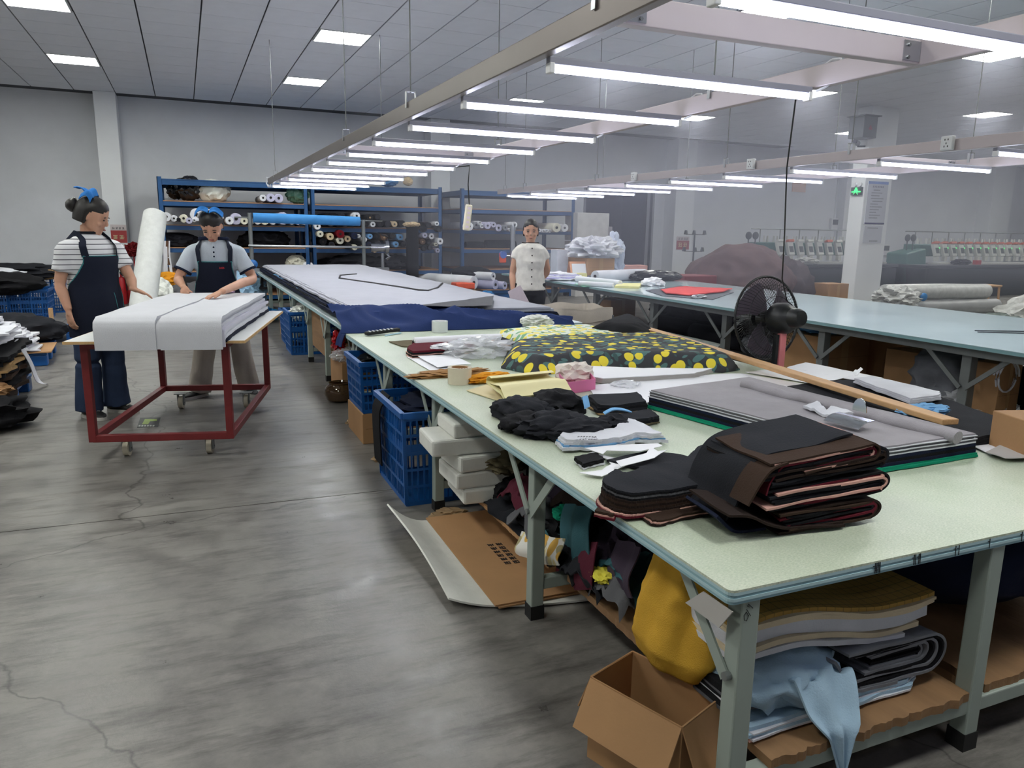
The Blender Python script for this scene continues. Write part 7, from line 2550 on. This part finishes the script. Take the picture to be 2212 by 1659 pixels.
# ================================================================ fixtures on the column and walls
t = thing('electrical_box', 'grey electrical box with a red warning mark high on the free standing column', 'electrical box', (11.85, 10.98, 3.2))
M_GBOX = mat('box_grey', (92, 96, 100), 0.5)
MB().span((11.62, 10.85, 3.22), (11.96, 11.2, 3.6)).build('box_body', M_GBOX, t, bevel=0.008)
MB().span((11.58, 10.8, 3.6), (12.0, 11.24, 3.62)).build('rain_lid', M_GBOX, t)
MB().add([(11.74, 10.848, 3.36), (11.84, 10.848, 3.36), (11.79, 10.848, 3.45), (11.74, 10.846, 3.36), (11.84, 10.846, 3.36), (11.79, 10.846, 3.45)], [(0, 1, 2), (5, 4, 3), (0, 3, 4, 1), (1, 4, 5, 2), (2, 5, 3, 0)]).build('warning_mark', mat('warn_red', (150, 60, 66), 0.6), t)
MB().span((11.9, 10.985, 3.1), (12.05, 11.0, 3.66)).build('back_plate', M_WHT, t)
t = thing('security_camera', 'small dark security camera under the electrical box', 'camera', (11.7, 10.95, 3.08))
MB().cyl((11.5, 10.9, 3.14), (11.66, 10.98, 3.12), 0.045, n=12).build('camera_body', M_MDRK, t, True)
MB().cyl((11.47, 10.885, 3.143), (11.505, 10.9, 3.14), 0.035, n=12).build('lens', M_DARK, t, True)
MB().tube([(11.62, 10.96, 3.12), (11.74, 11.05, 3.08), (11.97, 11.1, 3.1)], 0.018, 6).build('bracket', M_MDRK, t, True)
t = thing('exit_sign', 'green lit running man emergency sign with two lamps on the column', 'exit sign', (11.94, 11.16, 2.2))
MB().span((11.93, 11.03, 2.2), (11.97, 11.29, 2.35)).build('sign_body', mat('sign_dark', (52, 60, 58), 0.4), t, bevel=0.004)
mb = MB()
g0 = lambda y, z: Vector((11.928, y, z))
mb.bar(g0(11.05, 2.265), g0(11.27, 2.265), 0.026, 0.002, (1, 0, 0))
mb.bar(g0(11.12, 2.28), g0(11.21, 2.28), 0.05, 0.002, (1, 0, 0))
mb.bar(g0(11.14, 2.3), g0(11.19, 2.3), 0.08, 0.002, (1, 0, 0))
mb.bar(g0(11.15, 2.26), g0(11.12, 2.21), 0.014, 0.002, (1, 0, 0))
mb.bar(g0(11.18, 2.26), g0(11.22, 2.22), 0.014, 0.002, (1, 0, 0))
mb.build('running_man', mat('exit_green', (60, 220, 120), 0.4, var=0, emit=1.5), t)
for y in (11.1, 11.22):
    MB().cyl((11.93, y, 2.4), (11.97, y, 2.4), 0.04, n=14).build('lamp_head', M_WHT, t, True)
rg = random.Random(4)
t = thing('notice_board', 'long printed notice with blue header on the free standing column', 'poster', (12.32, 10.995, 1.6))
MB().span((12.04, 10.985, 1.66), (12.56, 10.999, 2.46)).build('sheet', mat('notice_grey', (196, 198, 206), 0.4, var=0.03), t)
MB().span((12.04, 10.983, 2.41), (12.56, 10.985, 2.46)).build('header_band', mat('header_blue', (120, 146, 206), 0.5), t)
MB().span((12.04, 10.983, 1.66), (12.56, 10.985, 1.69)).build('footer_band', mat('footer_navy', (62, 58, 104), 0.5), t)
mb = MB()
glyphs(mb, Vector((12.16, 10.984, 2.345)), Vector((1, 0, 0)), Vector((0, 0, 1)), Vector((0, -1, 0)), 7, 1, 0.034, 0.008, rg, 0.004)
mb.build('title_text', MATS['footer_navy'], t)
mb = MB()
for r_ in range(11):
    glyphs(mb, Vector((12.14 + (0.05 if r_ in (0, 4) else 0), 10.984, 2.29 - 0.052 * r_)), Vector((1, 0, 0)), Vector((0, 0, 1)), Vector((0, -1, 0)), 8 + (r_ * 5) % 8, 1, 0.018, 0.004, rg, 0.0025)
mb.build('body_text', M_MDRK, t)
t = thing('notice_sheet', 'smaller printed notice below the blue headed one on the column', 'poster', (12.3, 10.995, 1.3))
MB().span((12.06, 10.99, 1.3), (12.54, 10.999, 1.63)).build('sheet', MATS['notice_grey'], t)
mb = MB()
glyphs(mb, Vector((12.14, 10.989, 1.58)), Vector((1, 0, 0)), Vector((0, 0, 1)), Vector((0, -1, 0)), 14, 1, 0.016, 0.004, rg, 0.0025)
glyphs(mb, Vector((12.22, 10.989, 1.33)), Vector((1, 0, 0)), Vector((0, 0, 1)), Vector((0, -1, 0)), 7, 1, 0.024, 0.008, rg, 0.003)
mb.build('body_text', M_MDRK, t)


def wallsign(label, c, w_, h_, m1, m2, name='wall_sign', rows=2, yoff=0.0):
    t = thing(name, label, 'sign', c)
    MB().span((c[0] - w_ / 2, c[1] - 0.012, c[2] - h_ / 2), (c[0] + w_ / 2, c[1], c[2] + h_ / 2)).build('panel', m1, t)
    MB().span((c[0] - w_ / 2, c[1] - 0.014, c[2] - h_ / 2), (c[0] + w_ / 2, c[1] - 0.012, c[2] + h_ * 0.18)).build('lower_field', m2, t)
    mb = MB()
    glyphs(mb, Vector((c[0] - w_ * 0.38, c[1] - 0.014, c[2] + h_ * 0.24)), Vector((1, 0, 0)), Vector((0, 0, 1)), Vector((0, -1, 0)), 4, 1, w_ * 0.16, w_ * 0.05, rg, w_ * 0.018)
    mb.build('sign_text', M_MDRK, t)
    mb = MB()
    glyphs(mb, Vector((c[0] - w_ * 0.36, c[1] - 0.016, c[2] - h_ * 0.3)), Vector((1, 0, 0)), Vector((0, 0, 1)), Vector((0, -1, 0)), 2, 1, w_ * 0.3, w_ * 0.1, rg, w_ * 0.04)
    mb.build('sign_picture', M_MANILA, t)


mr = mat('sign_red', (164, 56, 56), 0.5)
wallsign('white and red fire notice on the pilaster behind the striped shirt worker', (-1.14, WY(-1.2) - 0.56, 1.26), 0.27, 0.34, mat('sign_white', (206, 196, 196), 0.5), mr)
wallsign('faded red fire notice on the pilaster by the doorway', (12.2, WY(11.9) - 0.5, 1.17), 0.4, 0.34, MATS['sign_white'], mr)
q = PY(1726, 404, WY(16.6) - 0.02)
MB().span((q.x - 0.25, WY(16.6) - 0.03, q.z - 0.14), (q.x + 0.25, WY(16.6) - 0.002, q.z + 0.14)).build('wall_plate', mat('orange_plate', (220, 176, 140), 0.5), None, label='pale orange plate high on the back wall', cat='sign')
for i, (px, py) in enumerate(((1800, 484), (1915, 540))):
    yw = WY(18.5) - 0.02
    q = PY(px, py, yw)
    t = thing('control_box', ('white control box with a dark screen on the back wall above the machine', 'second white control box low on the back wall beside the column')[i], 'control box', q)
    MB().span((q.x - 0.16, WY(q.x) - 0.1, q.z - 0.17), (q.x + 0.16, WY(q.x) - 0.02, q.z + 0.17)).build('box_body', M_WHT, t, bevel=0.008)
    MB().span((q.x - 0.12, WY(q.x) - 0.105, q.z - 0.02), (q.x + 0.12, WY(q.x) - 0.1, q.z + 0.13)).build('screen', M_MDRK, t)
    if i == 0:
        MB().span((q.x - 0.02, WY(q.x) - 0.04, q.z + 0.17), (q.x + 0.01, WY(q.x) - 0.02, HC)).build('conduit', M_WHT, t)
# ================================================================ left side: pallets, crates and cut cloth
def pallet(label, c, s, rot=0.0):
    t = thing('plastic_pallet', label, 'pallet', (c[0], c[1], 0), rot)
    MB().box((0, 0, 0.125), (s[0], s[1], 0.03)).build('deck', M_CRATE, t, local=True, bevel=0.008)
    for x in (-1, 0, 1):
        for y in (-1, 0, 1):
            MB().box((x * (s[0] / 2 - 0.08), y * (s[1] / 2 - 0.08), 0.055), (0.15, 0.15, 0.11)).build('block', M_CRATE, t, local=True, bevel=0.01)
    return t


def offcuts(name, label, c, s, n, cols, z, seed, h=0.05, cat='cloth stack', group=None, over=0.06):
    """ragged stack of cut cloth bundles"""
    rr = random.Random(seed)
    t = thing(name, label, cat, (c[0], c[1], z), 0, group)
    for k in range(n):
        w_, d_ = s[0] * rr.uniform(0.8, 1.05), s[1] * rr.uniform(0.8, 1.05)
        ox, oy = c[0] + rr.uniform(-over, over), c[1] + rr.uniform(-over, over)
        a = rr.uniform(-0.12, 0.12)
        pts = []
        for x, y in ((-1, -1), (0, -1.05), (1, -0.95), (1.04, 0), (0.95, 1), (-1, 1)):
            p = Matrix.Rotation(a, 2) @ Vector((x * w_ / 2, y * d_ / 2))
            pts.append((ox + p.x, oy + p.y))
        hh = h * rr.uniform(0.7, 1.2)
        sheet(rough_outline(pts, 0.03, seed + k, 5), z, hh * 0.9, 0.02, 3, seed + k, 2).build('cloth_layer', K[rr.choice(cols)] if isinstance(cols[0], str) else rr.choice(cols), t, True)
        z += hh
    return t, z


pallet('blue plastic pallet under ragged brown and black cloth', (-1.82, 7.05), (1.0, 1.3))
_, z = offcuts('offcut_stack', 'ragged stack of brown, black and tan cut cloth on the near pallet', (-1.80, 7.05), (0.98, 1.3), 13, ['choc', 'black', 'brown', 'ink', 'brown', 'tan'], 0.142, 5, 0.026)
lump((-1.6, 6.3, 0.1), (0.45, 0.3, 0.14), 0.35, 1.9, 211, 0.0).build('cloth_heap', K['black'], None, True, label='black cloth slumped on the floor before the near pallet', cat='cloth heap', angle=70)
lump((-1.42, 6.45, 0.24), (0.16, 0.1, 0.05), 0.4, 2, 212).build('brown_paper', M_CARD, None, False, label='folded tan paper between the brown and black cloth', cat='paper')
_, z2 = offcuts('white_cloth_stack', 'stack of white cut cloth on top of the brown offcuts', (-1.82, 7.1), (0.9, 1.1), 9, ['white', 'white'], z + 0.002, 9, 0.02)
a_, b_ = Vector((-1.34, 7.35, 0.45)), PZ(104, 832, 0.01)


def strip(u, v):
    p = a_.lerp(Vector((b_.x, b_.y, 0.02)), u)
    p.z = 0.012 + 0.46 * (1 - u) ** 1.6 + 0.01
    return p + Vector((0.02 * math.sin(u * 6), (v - 0.5) * (0.18 - 0.1 * u), 0.01 * math.sin(v * 3 + u * 8)))


MB().grid(strip, 20, 4, 0.004).build('cloth_strip', K['white'], None, True, label='white cloth strip trailing from the near pallet to the floor', cat='cloth')
pallet('blue plastic pallet carrying white cloth and a cardboard sheet', (-1.95, 9.4), (1.1, 1.0), 0.05)
MB().box((-1.9, 9.2, 0.148), (1.1, 0.7, 0.012), 0.06).build('cardboard_sheet', M_CARD, None, label='brown cardboard sheet on the second blue pallet', cat='cardboard')
offcuts('white_cloth_stack', 'heap of white cut cloth on the second blue pallet', (-1.92, 9.15), (0.8, 0.7), 9, ['white', 'white'], 0.157, 15, 0.021)
lump((-1.85, 9.85, 0.26), (0.5, 0.35, 0.18), 0.25, 1.7, 213, 0.142).build('cloth_heap', K['ink'], None, True, label='dark grey cloth draped behind the white heap on the second pallet', cat='cloth heap', angle=70)
pallet('third blue pallet with wood scraps near the back of the hall', (-1.75, 11.0), (0.9, 0.8), 0.1)
MB().box((-1.6, 10.95, 0.27), (0.05, 0.05, 0.26), 0.2).build('wood_block', MATS['pale_wood'], None, label='small upright wood block on the third pallet', cat='wood')
# blue bins near the back wall
for i, (x, y, sx, sy, h, lab) in enumerate(((-2.75, 13.4, 0.6, 0.6, 0.45, 'blue crate of black cloth in the front row of crates by the wall'), (-2.2, 13.5, 0.5, 0.6, 0.45, 'blue crate at the end of the front row of crates'), (-2.15, 14.6, 0.6, 0.6, 0.58, 'taller blue crate of tan and black cloth behind the front row'), (-3.3, 13.4, 0.55, 0.6, 0.45, 'blue crate farther along the front row by the wall'), (-2.8, 14.6, 0.6, 0.6, 0.55, 'blue crate in the back row by the wall'))):
    crate(lab, (x, y), sx, sy, h)
lump((-2.75, 13.3, 0.55), (0.75, 0.5, 0.17), 0.22, 1.7, 221, 0.33).build('cloth_heap', K['black'], None, True, label='black cloth heaped over the front row of blue crates', cat='cloth heap', angle=70)
lump((-3.0, 13.9, 0.66), (0.6, 0.3, 0.1), 0.3, 1.7, 222, 0.5).build('cloth_heap', K['white'], None, True, label='white cloth lying over the blue crates', cat='cloth heap', angle=70)
lump((-2.6, 14.5, 0.66), (0.8, 0.4, 0.12), 0.3, 1.7, 223, 0.5).build('cloth_heap', K['ink'], None, True, label='charcoal cloth on the back row of blue crates', cat='cloth heap', angle=70)
lump((-2.1, 14.5, 0.62), (0.3, 0.3, 0.08), 0.3, 1.7, 224, 0.5).build('cloth_heap', K['tan'], None, True, label='tan cloth filling the taller blue crate', cat='cloth heap', angle=70)
# things behind the trolley, by the rack foot
lump((0.25, 14.3, 0.2), (0.6, 0.35, 0.25), 0.3, 2, 231, 0.0).build('cloth_heap', K['dgrey'], None, True, label='grey cloth heap on the floor before the white roll rack', cat='cloth heap', angle=70)
lump((-0.55, 14.2, 0.25), (0.3, 0.3, 0.3), 0.3, 2, 232, 0.0).build('plastic_sack', M_WHTFILM, None, False, label='white plastic sack on the floor beside the foam roll', cat='bag')
lump((0.9, 14.0, 0.3), (0.35, 0.3, 0.33), 0.3, 2, 233, 0.0).build('plastic_sack', mat('pale_blue_film', (150, 186, 214), 0.3, var=0.1), None, False, label='pale blue plastic sack beneath the far end of the spreading table', cat='bag')
lump((1.0, 12.2, 0.1), (0.25, 0.25, 0.12), 0.35, 2.2, 234, 0.0).build('plastic_bag', MATS['blue_film'], None, False, label='blue plastic bag on the floor under the far corner of the spreading table', cat='bag')
lump((-0.3, 14.55, 0.5), (0.2, 0.15, 0.12), 0.3, 2, 235, 0.0).build('cloth_heap', K['orange'], None, True, label='orange cloth lump beside the foot of the white roll rack', cat='cloth heap')
carton('brown carton on the floor by the end of the dark roll rack', (5.0, 14.2), (0.4, 0.4, 0.3))
MB().box((4.98, 14.1, 0.36), (0.4, 0.3, 0.12)).build('orange_box', MATS['orange_plastic'], None, bevel=0.02, label='orange toolbox on the carton by the rack end', cat='toolbox')
# ================================================================ light haze volume added between the tables to imitate lens flare
hz_, nt_, b_h = nodes('glare')
nt_.nodes.remove(b_h)
vs_ = nt_.nodes.new('ShaderNodeVolumePrincipled')
vs_.inputs['Color'].default_value = (0.78, 0.80, 1.0, 1)
vs_.inputs['Density'].default_value = 0.035
vs_.inputs['Anisotropy'].default_value = 0.35
nt_.links.new(vs_.outputs[0], nt_.nodes['Material Output'].inputs['Volume'])
MB().span((2.75, 4.6, 0.72), (16.5, 16.4, 3.78)).build('glare', hz_, None, label='thin bluish haze volume added above the tables to imitate lens flare', cat='glare', kind='stuff')
